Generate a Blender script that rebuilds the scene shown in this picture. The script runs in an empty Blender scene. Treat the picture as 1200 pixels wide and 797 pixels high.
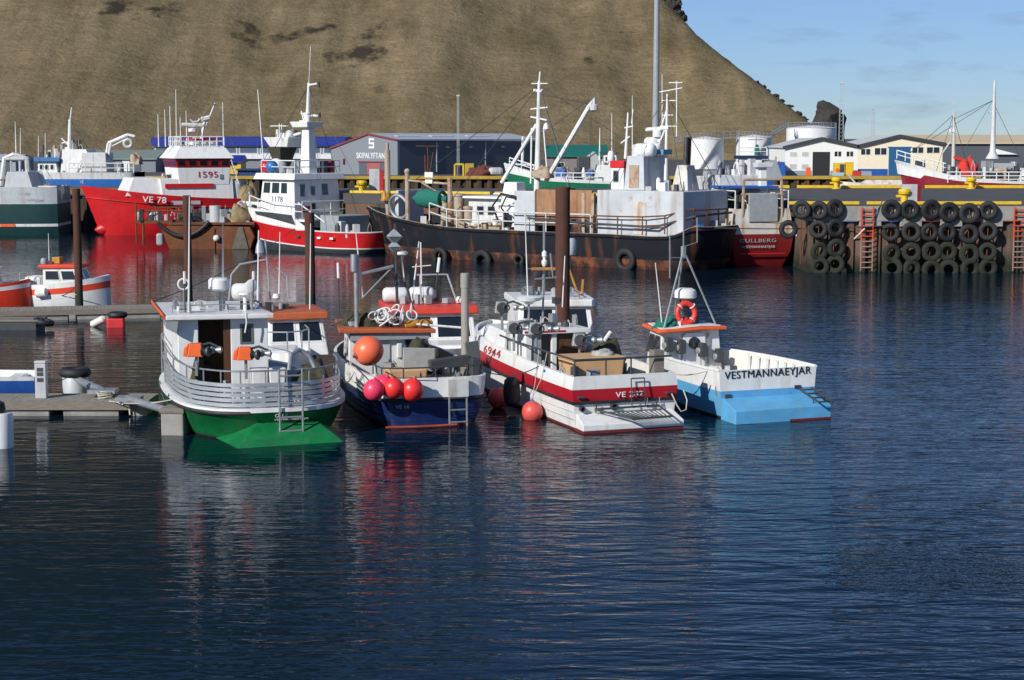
import bpy, bmesh, math, random
from mathutils import Vector as V, Matrix, noise
sc = bpy.context.scene
col = sc.collection
random.seed(7)
rad = math.radians

# ---------------------------------------------------------------- camera
FPX, CAMH, CX, CY, HOR = 2100.0, 7.93, 600.0, 398.5, 162.0
TILT = math.atan((CY - HOR) / FPX)
cam = bpy.data.objects.new('camera', bpy.data.cameras.new('camera'))
col.objects.link(cam)
cam.data.sensor_width = 36.0
cam.data.lens = 36.0 * FPX / 1200.0
cam.data.clip_end = 20000
cam.location = (0, 0, CAMH)
cam.rotation_euler = (math.pi / 2 - TILT, 0, 0)
sc.camera = cam

# ---------------------------------------------------------------- sky, sun, exposure
SUN_EL, SUN_A = rad(29), rad(42)            # sun behind the left shoulder
to_sun = V((-math.sin(SUN_A) * math.cos(SUN_EL), -math.cos(SUN_A) * math.cos(SUN_EL), math.sin(SUN_EL)))
w = bpy.data.worlds.new('World'); sc.world = w; w.use_nodes = True
nt = w.node_tree; nt.nodes.clear()
sky = nt.nodes.new('ShaderNodeTexSky'); sky.sky_type = 'NISHITA'; sky.sun_disc = False
sky.sun_elevation = SUN_EL
sky.sun_rotation = math.atan2(to_sun.x, to_sun.y)
sky.altitude = 0; sky.air_density = 0.55; sky.dust_density = 0.05; sky.ozone_density = 4.2
tc = nt.nodes.new('ShaderNodeTexCoord')
mp = nt.nodes.new('ShaderNodeMapping'); mp.inputs['Scale'].default_value = (9, 9, 42)
cn = nt.nodes.new('ShaderNodeTexNoise'); cn.inputs['Scale'].default_value = 2.2; cn.inputs['Detail'].default_value = 7; cn.inputs['Roughness'].default_value = .55
cr = nt.nodes.new('ShaderNodeValToRGB'); cr.color_ramp.elements[0].position = .54; cr.color_ramp.elements[1].position = .74
cr.color_ramp.elements[1].color = (.45, .45, .45, 1)
mx = nt.nodes.new('ShaderNodeMix'); mx.data_type = 'RGBA'; mx.inputs['B'].default_value = (2.3, 3.1, 4.6, 1)
bg = nt.nodes.new('ShaderNodeBackground'); bg.inputs['Strength'].default_value = 0.10
wo = nt.nodes.new('ShaderNodeOutputWorld')
L = nt.links.new
L(tc.outputs['Generated'], mp.inputs['Vector']); L(mp.outputs['Vector'], cn.inputs['Vector']); L(cn.outputs['Fac'], cr.inputs['Fac'])
# soften the bright band at the horizon (the photo's sky is an even mid blue)
sg_ = nt.nodes.new('ShaderNodeSeparateColor'); L(sky.outputs['Color'], sg_.inputs[0])
k1 = nt.nodes.new('ShaderNodeMath'); k1.operation = 'MULTIPLY_ADD'; L(sg_.outputs[1], k1.inputs[0]); k1.inputs[1].default_value = .14; k1.inputs[2].default_value = 1.0
k2 = nt.nodes.new('ShaderNodeMath'); k2.operation = 'DIVIDE'; k2.inputs[0].default_value = 1.52; L(k1.outputs[0], k2.inputs[1])
gm = nt.nodes.new('ShaderNodeVectorMath'); gm.operation = 'SCALE'; L(k2.outputs[0], gm.inputs['Scale'])
tn = nt.nodes.new('ShaderNodeMix'); tn.data_type = 'RGBA'; tn.blend_type = 'MULTIPLY'; tn.inputs['Factor'].default_value = 1; tn.inputs['B'].default_value = (1.04, 1.02, 1.04, 1)
L(sky.outputs['Color'], gm.inputs[0]); L(gm.outputs[0], tn.inputs['A'])
L(cr.outputs['Color'], mx.inputs['Factor']); L(tn.outputs['Result'], mx.inputs['A']); L(mx.outputs['Result'], bg.inputs['Color'])
L(bg.outputs['Background'], wo.inputs['Surface'])
sun = bpy.data.objects.new('sun', bpy.data.lights.new('sun', 'SUN')); col.objects.link(sun)
sun.data.energy = 4.95; sun.data.angle = rad(0.53); sun.data.color = (1.0, .955, .88)
sun.rotation_euler = to_sun.to_track_quat('Z', 'Y').to_euler()
sc.view_settings.view_transform = 'Standard'; sc.view_settings.look = 'None'
sc.view_settings.exposure = 0.0; sc.view_settings.gamma = 1.0

# ---------------------------------------------------------------- measuring: photo pixel -> point in the place
_F = V((0, math.cos(TILT), -math.sin(TILT))); _U = V((0, math.sin(TILT), math.cos(TILT))); _R = V((1, 0, 0)); _C = V((0, 0, CAMH))
def ray(px, py): return _F + _R * ((px - CX) / FPX) + _U * ((CY - py) / FPX)
def pz(px, py, z=0.0):
    d = ray(px, py); return _C + d * ((z - CAMH) / d.z)
def pY(px, py, Y):
    d = ray(px, py); return _C + d * (Y / d.y)
class Frame:
    """a vessel's own axes: x starboard, y forward, z up"""
    def __init__(s, o, ang):
        a = rad(ang); s.o = V((o[0], o[1], o[2] if len(o) > 2 else 0)); s.rz = a
        s.fx = V((math.cos(a), math.sin(a), 0)); s.fy = V((-math.sin(a), math.cos(a), 0))
    def loc(s, p): v = p - s.o; return V((v.dot(s.fx), v.dot(s.fy), v.z))
    def X(s, px, py, x):
        d = ray(px, py); return s.loc(_C + d * ((x - (_C - s.o).dot(s.fx)) / d.dot(s.fx)))
    def Y(s, px, py, y):
        d = ray(px, py); return s.loc(_C + d * ((y - (_C - s.o).dot(s.fy)) / d.dot(s.fy)))
    def Z(s, px, py, z): return s.loc(pz(px, py, z))
    def W(s, p): return s.o + s.fx * p[0] + s.fy * p[1] + V((0, 0, p[2]))

# ---------------------------------------------------------------- materials
MATS = {}
def mat(name, c, rough=.5, metal=0, var=.18, vscale=3.0, c2=None, c2pos=(.55, .7), bump=0, bscale=40, stretch=(1, 1, 1), spec=.5, streak=None, coat=0):
    """base colour c with uneven wear; c2 = a second colour in blotches; streak = (colour, amount) of vertical run marks"""
    if name in MATS: return MATS[name]
    m = bpy.data.materials.new(name); m.use_nodes = True; t = m.node_tree; N = t.nodes; LK = t.links.new
    b = N['Principled BSDF']; b.inputs['Roughness'].default_value = rough; b.inputs['Metallic'].default_value = metal
    b.inputs['Specular IOR Level'].default_value = spec
    if coat: b.inputs['Coat Weight'].default_value = coat
    co = N.new('ShaderNodeTexCoord'); mpn = N.new('ShaderNodeMapping'); mpn.inputs['Scale'].default_value = stretch
    LK(co.outputs['Object'], mpn.inputs['Vector'])
    n1 = N.new('ShaderNodeTexNoise'); n1.inputs['Scale'].default_value = vscale; n1.inputs['Detail'].default_value = 8; n1.inputs['Roughness'].default_value = .65
    LK(mpn.outputs['Vector'], n1.inputs['Vector'])
    r1 = N.new('ShaderNodeValToRGB'); e = r1.color_ramp.elements
    e[0].position = .28; e[1].position = .72
    e[0].color = (*[x * (1 - var) for x in c], 1); e[1].color = (*[min(1, x * (1 + var * .45)) for x in c], 1)
    LK(n1.outputs['Fac'], r1.inputs['Fac']); out = r1.outputs['Color']
    if c2:
        n2 = N.new('ShaderNodeTexNoise'); n2.inputs['Scale'].default_value = vscale * .8; n2.inputs['Detail'].default_value = 10; n2.inputs['Roughness'].default_value = .7
        mp2 = N.new('ShaderNodeMapping'); mp2.inputs['Location'].default_value = (7.3, 2.1, 4.4); mp2.inputs['Scale'].default_value = stretch
        LK(co.outputs['Object'], mp2.inputs['Vector']); LK(mp2.outputs['Vector'], n2.inputs['Vector'])
        r2 = N.new('ShaderNodeValToRGB'); r2.color_ramp.elements[0].position = c2pos[0]; r2.color_ramp.elements[1].position = c2pos[1]
        LK(n2.outputs['Fac'], r2.inputs['Fac'])
        x = N.new('ShaderNodeMix'); x.data_type = 'RGBA'; x.inputs['B'].default_value = (*c2, 1)
        LK(r2.outputs['Color'], x.inputs['Factor']); LK(out, x.inputs['A']); out = x.outputs['Result']
    if streak:
        n3 = N.new('ShaderNodeTexNoise'); n3.inputs['Scale'].default_value = 1; n3.inputs['Detail'].default_value = 5
        mp3 = N.new('ShaderNodeMapping'); k = streak[2] if len(streak) > 2 else 3.0; mp3.inputs['Scale'].default_value = (k, k, k * .12)
        LK(co.outputs['Object'], mp3.inputs['Vector']); LK(mp3.outputs['Vector'], n3.inputs['Vector'])
        r3 = N.new('ShaderNodeValToRGB'); r3.color_ramp.elements[0].position = .56; r3.color_ramp.elements[1].position = .72
        r3.color_ramp.elements[1].color = (streak[1],) * 3 + (1,)
        LK(n3.outputs['Fac'], r3.inputs['Fac'])
        x = N.new('ShaderNodeMix'); x.data_type = 'RGBA'; x.inputs['B'].default_value = (*streak[0], 1)
        LK(r3.outputs['Color'], x.inputs['Factor']); LK(out, x.inputs['A']); out = x.outputs['Result']
    LK(out, b.inputs['Base Color'])
    rr = N.new('ShaderNodeMapRange'); rr.inputs['To Min'].default_value = max(.03, rough - .1); rr.inputs['To Max'].default_value = min(1, rough + .14)
    LK(n1.outputs['Fac'], rr.inputs['Value']); LK(rr.outputs['Result'], b.inputs['Roughness'])
    if bump:
        nb = N.new('ShaderNodeTexNoise'); nb.inputs['Scale'].default_value = bscale; nb.inputs['Detail'].default_value = 6
        LK(mpn.outputs['Vector'], nb.inputs['Vector'])
        bp = N.new('ShaderNodeBump'); bp.inputs['Strength'].default_value = bump; bp.inputs['Distance'].default_value = .02
        LK(nb.outputs['Fac'], bp.inputs['Height']); LK(bp.outputs['Normal'], b.inputs['Normal'])
    MATS[name] = m; return m
RUSTC = (.16, .055, .02)
white = mat('white_paint', (.75, .76, .75), .35, streak=((.34, .24, .14), .34), var=.1, c2=(.56, .55, .50), c2pos=(.62, .8))
cream = mat('cream_gelcoat', (.70, .69, .63), .3, var=.1, streak=((.36, .30, .2), .2))
oldwhite = mat('worn_white_paint', (.60, .61, .60), .45, streak=(RUSTC, .5), c2=(.4, .37, .32), c2pos=(.6, .75))
green = mat('green_hull_paint', (.007, .18, .052), .38, c2=(.012, .10, .045), c2pos=(.52, .72), vscale=2.2, var=.3, streak=((.07, .16, .09), .5))
navy = mat('navy_hull_paint', (.009, .026, .11), .42, c2=(.03, .04, .06), c2pos=(.6, .8), streak=((.12, .12, .12), .25))
sblue = mat('sky_blue_paint', (.105, .38, .66), .42, var=.2, vscale=2, c2=(.12, .36, .55), c2pos=(.55, .8), streak=((.2, .36, .46), .5))
slime = mat('waterline_slime', (.018, .03, .014), .8, c2=(.05, .045, .025), var=.5, vscale=5)
redstripe = mat('red_stripe_paint', (.40, .012, .022), .35, var=.15)
redhull = mat('red_hull_paint', (.58, .012, .016), .4, var=.2, vscale=1.2, c2=(.42, .02, .02), c2pos=(.5, .75), streak=((.24, .04, .02), .5, 1.6))
maroon = mat('maroon_hull_paint', (.23, .008, .022), .4, streak=((.1, .02, .02), .4))
antifoul = mat('red_antifouling', (.16, .022, .02), .6, c2=(.05, .05, .03), var=.3)
orange = mat('orange_paint', (.80, .13, .025), .4, var=.14)
orangedull = mat('faded_orange_paint', (.50, .12, .04), .5, var=.25, c2=(.35, .13, .06))
black = mat('black_rubber', (.018, .018, .02), .6, var=.3, bump=.3)
dark = mat('dark_gear_paint', (.05, .055, .06), .5, var=.3)
alu = mat('bare_aluminium', (.52, .55, .58), .36, .5, var=.2, stretch=(1, 1, 6))
galv = mat('galvanised_steel', (.36, .38, .39), .45, .55, var=.25, vscale=6)
greyp = mat('grey_paint', (.30, .33, .35), .45, var=.2)
ltgrey = mat('light_grey_paint', (.47, .50, .52), .45, var=.16, streak=(RUSTC, .35, 1.2))
glass = mat('dark_window_glass', (.012, .016, .02), .06, var=.3, spec=.8)
wood = mat('weathered_wood', (.23, .20, .165), .85, var=.4, vscale=5, bump=.5, stretch=(.6, 6, 6))
brownwood = mat('varnished_brown_wood', (.10, .045, .02), .5, var=.35, stretch=(6, 6, 1))
tan = mat('tan_plastic', (.60, .37, .19), .5, var=.12)
rust = mat('rusty_steel', RUSTC, .85, c2=(.05, .035, .03), var=.5, vscale=2, bump=.6)
rustpile = mat('rust_brown_pile', (.085, .032, .02), .85, c2=(.045, .03, .026), var=.4, vscale=2.5, bump=.5)
rope = mat('pale_rope', (.50, .48, .42), .9, var=.3)
greenrope = mat('green_rope', (.03, .16, .12), .9, var=.3)
whiterope = mat('white_rope', (.72, .72, .70), .9, var=.2)
netm = mat('dark_fishing_net', (.05, .05, .03), .95, c2=(.12, .09, .04), var=.5, vscale=9, bump=.8)
greennet = mat('teal_net', (.012, .16, .12), .9, var=.4, vscale=8, bump=.8)
dred = mat('bright_red_buoy', (.80, .035, .035), .35, var=.1)
pink = mat('pink_red_buoy', (.80, .05, .12), .35, var=.1)
obuoy = mat('orange_buoy', (.86, .16, .07), .38, var=.12, streak=((.5, .12, .06), .3))
fadedbuoy = mat('faded_red_buoy', (.66, .09, .07), .45, var=.2)
yellow = mat('yellow_paint', (.72, .48, .02), .5, var=.2, streak=((.3, .16, .03), .4))
conc = mat('concrete', (.30, .29, .27), .9, c2=(.2, .19, .17), var=.3, vscale=2, bump=.4, streak=((.12, .1, .08), .5))
bluep = mat('blue_paint', (.02, .10, .38), .4, var=.2)
blueb = mat('bright_blue_plastic', (.03, .17, .45), .4)
gold = mat('ochre_paint', (.45, .22, .03), .5, var=.3)
txtblack = mat('black_lettering', (.012, .013, .02), .5)
txtwhite = mat('white_lettering', (.75, .75, .74), .5)
txtred = mat('red_lettering', (.45, .015, .03), .5)
txtgrey = mat('pale_grey_lettering', (.42, .44, .46), .5)

# ---------------------------------------------------------------- mesh builder
class MB:
    def __init__(s): s.v = []; s.f = []; s.m = []
    def add(s, vs, fs, m=0):
        o = len(s.v); s.v += [tuple(x) for x in vs]; s.f += [tuple(i + o for i in f) for f in fs]; s.m += [m] * len(fs); return s
    def hexa(s, p, m=0):            # p: 4 bottom + 4 top
        return s.add(p, [(3, 2, 1, 0), (4, 5, 6, 7), (0, 1, 5, 4), (1, 2, 6, 5), (2, 3, 7, 6), (3, 0, 4, 7)], m)
    def bx(s, x0, x1, y0, y1, z0, z1, m=0):
        x0, x1 = min(x0, x1), max(x0, x1); y0, y1 = min(y0, y1), max(y0, y1); z0, z1 = min(z0, z1), max(z0, z1)
        return s.hexa([(x0, y0, z0), (x1, y0, z0), (x1, y1, z0), (x0, y1, z0), (x0, y0, z1), (x1, y0, z1), (x1, y1, z1), (x0, y1, z1)], m)
    def box(s, c, sz, rz=0, m=0, rx=0, ry=0):
        R = Matrix.Rotation(rz, 3, 'Z') @ Matrix.Rotation(ry, 3, 'Y') @ Matrix.Rotation(rx, 3, 'X'); h = [q / 2 for q in sz]
        P = [(-1, -1, -1), (1, -1, -1), (1, 1, -1), (-1, 1, -1), (-1, -1, 1), (1, -1, 1), (1, 1, 1), (-1, 1, 1)]
        return s.hexa([V(c) + R @ V((a * h[0], b * h[1], d * h[2])) for a, b, d in P], m)
    def prism(s, poly, vec, m=0):   # planar 3-D polygon pushed along vec
        n = len(poly); vec = V(vec); a = [V(p) for p in poly]; b = [p + vec for p in a]
        nrm = sum(((a[i]).cross(a[(i + 1) % n]) for i in range(n)), V())
        if nrm.dot(vec) > 0: a, b = b, a
        return s.add(a + b, [tuple(range(n)), tuple(range(2 * n - 1, n - 1, -1))] + [(i, i + n, (i + 1) % n + n, (i + 1) % n) for i in range(n)], m)
    def tube(s, pts, r, n=6, m=0, closed=False, r1=None):
        P = [V(p) for p in pts]; k = len(P); vs = []; fs = []; up = None
        for i in range(k):
            if closed: t = P[(i + 1) % k] - P[i - 1]
            else: t = P[min(i + 1, k - 1)] - P[max(i - 1, 0)]
            if t.length < 1e-9: t = V((0, 0, 1))
            t.normalize()
            if up is None:
                up = V((0, 0, 1)) if abs(t.z) < .9 else V((1, 0, 0))
            u = up - t * up.dot(t)
            if u.length < 1e-6: u = t.orthogonal()
            u.normalize(); up = u; q = t.cross(u)
            rr = r if r1 is None else r + (r1 - r) * i / max(1, k - 1)
            for j in range(n):
                a = 2 * math.pi * j / n; vs.append(P[i] + (u * math.cos(a) + q * math.sin(a)) * rr)
        for i in range(k if closed else k - 1):
            for j in range(n):
                a, b = i * n, ((i + 1) % k) * n; fs.append((a + j, a + (j + 1) % n, b + (j + 1) % n, b + j))
        if not closed: fs += [tuple(range(n - 1, -1, -1)), tuple(range((k - 1) * n, k * n))]
        return s.add(vs, fs, m)
    def bar(s, a, b, r, m=0, n=6, r1=None): return s.tube([a, b], r, n, m, False, r1)
    def lathe(s, prof, c=(0, 0, 0), axis=(0, 0, 1), n=20, m=0, ms=None):
        ax = V(axis).normalized(); u = ax.orthogonal().normalized(); q = ax.cross(u); c = V(c); vs = []; k = len(prof)
        for r, h in prof:
            for j in range(n):
                a = 2 * math.pi * j / n; vs.append(c + ax * h + (u * math.cos(a) + q * math.sin(a)) * max(r, 1e-4))
        for i in range(k - 1):
            s.add([], [], 0)
        o = len(s.v); s.v += [tuple(x) for x in vs]
        for i in range(k - 1):
            for j in range(n):
                s.f.append((o + i * n + j, o + i * n + (j + 1) % n, o + (i + 1) * n + (j + 1) % n, o + (i + 1) * n + j)); s.m.append(ms[i] if ms else m)
        s.f += [tuple(o + j for j in range(n - 1, -1, -1)), tuple(o + (k - 1) * n + j for j in range(n))]; s.m += [ms[0] if ms else m, ms[-1] if ms else m]
        return s
    def sphere(s, c, r, sc_=(1, 1, 1), m=0, nu=20, nv=12):
        prof = [(math.sin(math.pi * i / nv), -math.cos(math.pi * i / nv)) for i in range(nv + 1)]
        o = len(s.v); s.lathe([(a * r, b * r) for a, b in prof], (0, 0, 0), n=nu, m=m)
        for i in range(o, len(s.v)): x = s.v[i]; s.v[i] = (c[0] + x[0] * sc_[0], c[1] + x[1] * sc_[1], c[2] + x[2] * sc_[2])
        return s
    def torus(s, c, R, r, axis=(0, 0, 1), n=24, k=8, m=0, flat=1.0):
        ax = V(axis).normalized(); u = ax.orthogonal().normalized(); q = ax.cross(u); vs = []
        for i in range(n):
            a = 2 * math.pi * i / n; d = u * math.cos(a) + q * math.sin(a)
            for j in range(k):
                b = 2 * math.pi * j / k; vs.append(V(c) + d * (R + r * math.cos(b)) + ax * (r * flat * math.sin(b)))
        fs = [(i * k + j, ((i + 1) % n) * k + j, ((i + 1) % n) * k + (j + 1) % k, i * k + (j + 1) % k) for i in range(n) for j in range(k)]
        return s.add(vs, fs, m)
    def sheet(s, quad, th, m=0):    # 4-corner plate with thickness
        a = [V(p) for p in quad]; n = (a[1] - a[0]).cross(a[3] - a[0]).normalized() * th
        return s.prism(a, n, m)
    def build(s, name, mats, parent=None, smooth=False, bevel=0):
        me = bpy.data.meshes.new(name); me.from_pydata(s.v, [], s.f); me.validate()
        for m in (mats if isinstance(mats, (list, tuple)) else [mats]): me.materials.append(m)
        for p, mi in zip(me.polygons, s.m): p.material_index = mi
        if smooth:
            me.polygons.foreach_set('use_smooth', [True] * len(me.polygons))
            try: me.set_sharp_from_angle(angle=rad(smooth if smooth is not True else 40))
            except Exception: pass
        o = bpy.data.objects.new(name, me); col.objects.link(o)
        if parent: o.parent = parent
        if bevel:
            b = o.modifiers.new('bevel', 'BEVEL'); b.width = bevel; b.segments = 2; b.limit_method = 'ANGLE'
        return o
def tag(o, label, cat, group=None, kind=None):
    if label: o['label'] = label
    if cat: o['category'] = cat
    if group: o['group'] = group
    if kind: o['kind'] = kind
    return o
def thing(name, label, cat, loc=(0, 0, 0), rz=0, group=None):
    o = bpy.data.objects.new(name, None); o.empty_display_size = .3; col.objects.link(o)
    o.location = loc; o.rotation_euler = (0, 0, rz); return tag(o, label, cat, group)
def vessel(name, label, fr, cat='boat', group=None): return thing(name, label, cat, fr.o, fr.rz, group)
def struct(o): o['kind'] = 'structure'; return o
def relocate(o, loc):
    """put the origin of a single-mesh thing at loc (its base)"""
    o.data.transform(Matrix.Translation(-V(loc))); o.location = loc; return o
def text(s, parent, p, xdir, up, h, m, width=None, name='lettering', bold=.012, th=.006):
    cu = bpy.data.curves.new('lettering', 'FONT'); cu.body = s; cu.size = 1; cu.offset = 0; cu.extrude = .5; cu.resolution_u = 3; cu.space_character = 1.08
    t = bpy.data.objects.new('lettering_curve', cu); col.objects.link(t)
    dg = bpy.context.evaluated_depsgraph_get(); me = bpy.data.meshes.new_from_object(t.evaluated_get(dg))
    bpy.data.objects.remove(t)
    xs = [v.co.x for v in me.vertices]; ys = [v.co.y for v in me.vertices]
    x0, x1, y0, y1 = min(xs), max(xs), min(ys), max(ys)
    sy = h / (y1 - y0); sx = width / (x1 - x0) if width else sy
    X = V(xdir).normalized(); U = V(up); U = (U - X * U.dot(X)).normalized(); Nn = X.cross(U)
    for v in me.vertices:
        v.co = V(p) + X * ((v.co.x - x0) * sx) + U * ((v.co.y - y0) * sy) + Nn * (v.co.z * th + th * .5)
    if bold > .004:         # heavier strokes: the letters laid down twice more, a hair to each side
        bm = bmesh.new(); bm.from_mesh(me); src = [[v.co.copy() for v in bm.verts], [[v.index for v in f.verts] for f in bm.faces]]
        for k_, sft in ((1, 1), (2, -1)):
            nv = [bm.verts.new(c + X * (sft * bold * h * 1.6) + Nn * (.0012 * k_)) for c in src[0]]
            for f in src[1]:
                try: bm.faces.new([nv[i] for i in f])
                except ValueError: pass
        bm.to_mesh(me); bm.free()
    me.materials.clear(); me.materials.append(m)
    o = bpy.data.objects.new(name, me); col.objects.link(o)
    if parent: o.parent = parent
    return o
def cat_interp(P, k):
    n = len(P)
    if n < 3 or k == 1: return [V(p) for p in P]
    out = []
    for i in range(n - 1):
        a, b, c, d = V(P[max(0, i - 1)]), V(P[i]), V(P[i + 1]), V(P[min(n - 1, i + 2)])
        for j in range(k):
            t = j / k
            out.append(.5 * ((2 * b) + (c - a) * t + (2 * a - 5 * b + 4 * c - d) * t * t + (3 * b - a - 3 * c + d) * t ** 3))
    out.append(V(P[-1])); return out
def hull(parent, rows, bands, mats, deck, k=4, name='hull', smooth=35):
    """rows: keel-to-deck lines on the starboard side, each [(x,y,z)...] stern to bow; mirrored; bands = material index between rows; deck = index of the deck"""
    R = [cat_interp(r, k) for r in rows]; n = len(R[0]); mb = MB(); nr = len(R); vs = []
    for sgn in (1, -1):
        for r in R: vs += [(sgn * p.x, p.y, p.z) for p in r]
    idx = lambda sd, r, i: sd * nr * n + r * n + i
    F = []; Mi = []
    for r in range(nr - 1):
        for i in range(n - 1):
            F.append((idx(0, r, i), idx(0, r, i + 1), idx(0, r + 1, i + 1), idx(0, r + 1, i)))
            F.append((idx(1, r, i), idx(1, r + 1, i), idx(1, r + 1, i + 1), idx(1, r, i + 1))); Mi += [bands[r]] * 2
        for e, flip in ((0, 0), (n - 1, 1)):
            if max(R[r][e].x, R[r + 1][e].x) > .03:
                q = (idx(1, r, e), idx(0, r, e), idx(0, r + 1, e), idx(1, r + 1, e))
                F.append(q[::-1] if flip else q); Mi.append(bands[r])
    for i in range(n - 1):
        F.append((idx(0, nr - 1, i), idx(0, nr - 1, i + 1), idx(1, nr - 1, i + 1), idx(1, nr - 1, i))); Mi.append(deck)
    mb.v = vs; mb.f = F; mb.m = Mi
    o = mb.build(name, mats, parent, smooth=smooth); return o, R
def wrap_text(s, parent, R, p, yd, h, m, width, rows, side=-1, lift=.012, **k):
    """lettering laid on the curved hull side: starts at (y, z) = p, runs along yd = -1 (aft) or 1"""
    o = text(s, parent, (0, 0, 0), (1, 0, 0), (0, 1, 0), h, m, width, **k)
    def hx(y, z):
        pts = []
        for r in rows:
            L_ = R[r]
            for a, b in zip(L_, L_[1:]):
                if (a.y - y) * (b.y - y) <= 0 and abs(b.y - a.y) > 1e-6: t = (y - a.y) / (b.y - a.y); q = a.lerp(b, t); pts.append((q.z, q.x)); break
        pts.sort()
        if len(pts) == 1: return pts[0][1]
        for (z0, x0), (z1, x1) in zip(pts, pts[1:]):
            if z <= z1 or (z1, x1) == pts[-1]: return x0 + (x1 - x0) * (z - z0) / max(1e-6, z1 - z0)
    for v in o.data.vertices:
        y, z = p[0] + yd * v.co.x, p[1] + v.co.y; v.co = V((side * (hx(y, z) + lift + v.co.z), y, z))
    return o
def line_tube(parent, P, r, m, name, both=True, n=6, k=1, off=0):
    mb = MB(); Q = cat_interp(P, k)
    mb.tube([(p.x + off, p.y, p.z) for p in Q], r, n)
    if both: mb.tube([(-p.x - off, p.y, p.z) for p in Q], r, n)
    return mb.build(name, m, parent, smooth=True)
def rail(parent, P, h, r=.018, posts=None, mids=(), m=None, name='guard_rail', closed=False):
    """tubular railing: top rail + posts over the base line P"""
    mb = MB(); P = [V(p) for p in P]; up = V((0, 0, 1))
    mb.tube([p + up * h for p in P], r)
    for f in mids: mb.tube([p + up * h * f for p in P], r * .8)
    for p in (posts or P): p = V(p); mb.bar(p, p + up * h, r * .9)
    return mb.build(name, m or galv, parent, smooth=True)
def window(parent, q, fw=.04, fm=None, gm=None, out=.012, name='window'):
    """window from 4 corners (counter-clockwise seen from outside): frame with a pane as sub-part"""
    a = [V(p) for p in q]; n = (a[1] - a[0]).cross(a[3] - a[0]).normalized()
    f = MB()
    for i in range(4):
        p, r_ = a[i], a[(i + 1) % 4]; c = sum(a, V()) / 4
        d = (r_ - p).normalized(); inw = n.cross(d)
        f.prism([p, r_, r_ - d * fw + inw * fw, p + d * fw + inw * fw], n * out)
    fo = f.build(name, fm or dark, parent)
    c = sum(a, V()) / 4
    b = [p + (c - p).normalized() * fw * 1.2 for p in a]
    MB().prism(b, n * (out * .4)).build('pane', gm or glass, fo)
    return fo
def wall_quad(a, b, c, d, u0, u1, v0, v1):
    a, b, c, d = V(a), V(b), V(c), V(d)
    P = lambda u, v: (a * (1 - u) + b * u) * (1 - v) + (d * (1 - u) + c * u) * v
    return [P(u0, v0), P(u1, v0), P(u1, v1), P(u0, v1)]
def antenna(parent, base, top, r=.014, r1=.005, m=None, name='antenna', white_top=0):
    b, t = V(base), V(top)
    if white_top:
        mid = b + (t - b) * (1 - white_top)
        mb = MB().bar(b, mid, r * .6, 0).bar(mid, t, r * 1.3, 1); return mb.build(name, [dark, white], parent, smooth=True)
    return MB().bar(b, t, r, 0, 6, r1).build(name, m or white, parent, smooth=True)
def scanner(parent, base, w_=.9, h=.35, name='radar_scanner', rz=.3):
    b = V(base); o = MB().lathe([(.09, 0), (.09, h * .5), (.13, h * .55), (.13, h)], b, n=12).build(name, white, parent, smooth=True)
    MB().box(b + V((0, 0, h + .05)), (w_, .13, .1), rz).build('scanner_bar', white, o, bevel=.02); return o
def dome(parent, c, r, h, name='radar_dome', m=None):
    return MB().lathe([(r * .8, 0), (r, h * .12), (r, h * .55), (r * .93, h * .8), (r * .6, h), (0, h)], c, n=20).build(name, m or white, parent, smooth=True)
def liferaft(parent, c, l, r, ax=(1, 0, 0), name='liferaft_canister'):
    o = MB().lathe([(r * .55, -l / 2), (r * .85, -l * .45), (r, -l * .36), (r, -.03), (r * 1.06, -.03), (r * 1.06, .03), (r, .03), (r, l * .36), (r * .85, l * .45), (r * .55, l / 2)], c, ax, n=16).build(name, white, parent, smooth=True)
    return o
def fender_buoy(name, label, c, r, m, group=None, neck=(0, 0, 1), squash=1.08, knob=blueb):
    ax = V(neck).normalized()
    prof = [(math.sin(math.pi * i / 16) * r, -math.cos(math.pi * i / 16) * r * squash) for i in range(17)]
    o = MB().lathe(prof, (0, 0, 0), ax, n=28).build(name, m, None, smooth=60); o.location = c
    tag(o, label, 'buoy', group)
    MB().lathe([(r * .26, r * squash * .93), (r * .18, r * squash * 1.04), (r * .11, r * squash * 1.1), (r * .11, r * squash * 1.18)], (0, 0, 0), ax, n=12).build('neck', knob, o, smooth=True)
    return o
def hang(a, b, sag, n=12):
    a, b = V(a), V(b); return [a + (b - a) * (i / n) - V((0, 0, sag * 4 * (i / n) * (1 - i / n))) for i in range(n + 1)]
def line(name, label, pts, r=.018, m=None, cat='rope', group=None):
    o = MB().tube(pts, r, 5).build(name, m or rope, None, smooth=True); relocate(o, V(pts[0]) if not isinstance(pts[0], V) else pts[0].copy()); return tag(o, label, cat, group)
# ================================================================= SETTING
def node_mat(name):
    m = bpy.data.materials.new(name); m.use_nodes = True; t = m.node_tree
    return m, t.nodes, t.links.new, t.nodes['Principled BSDF']
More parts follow.
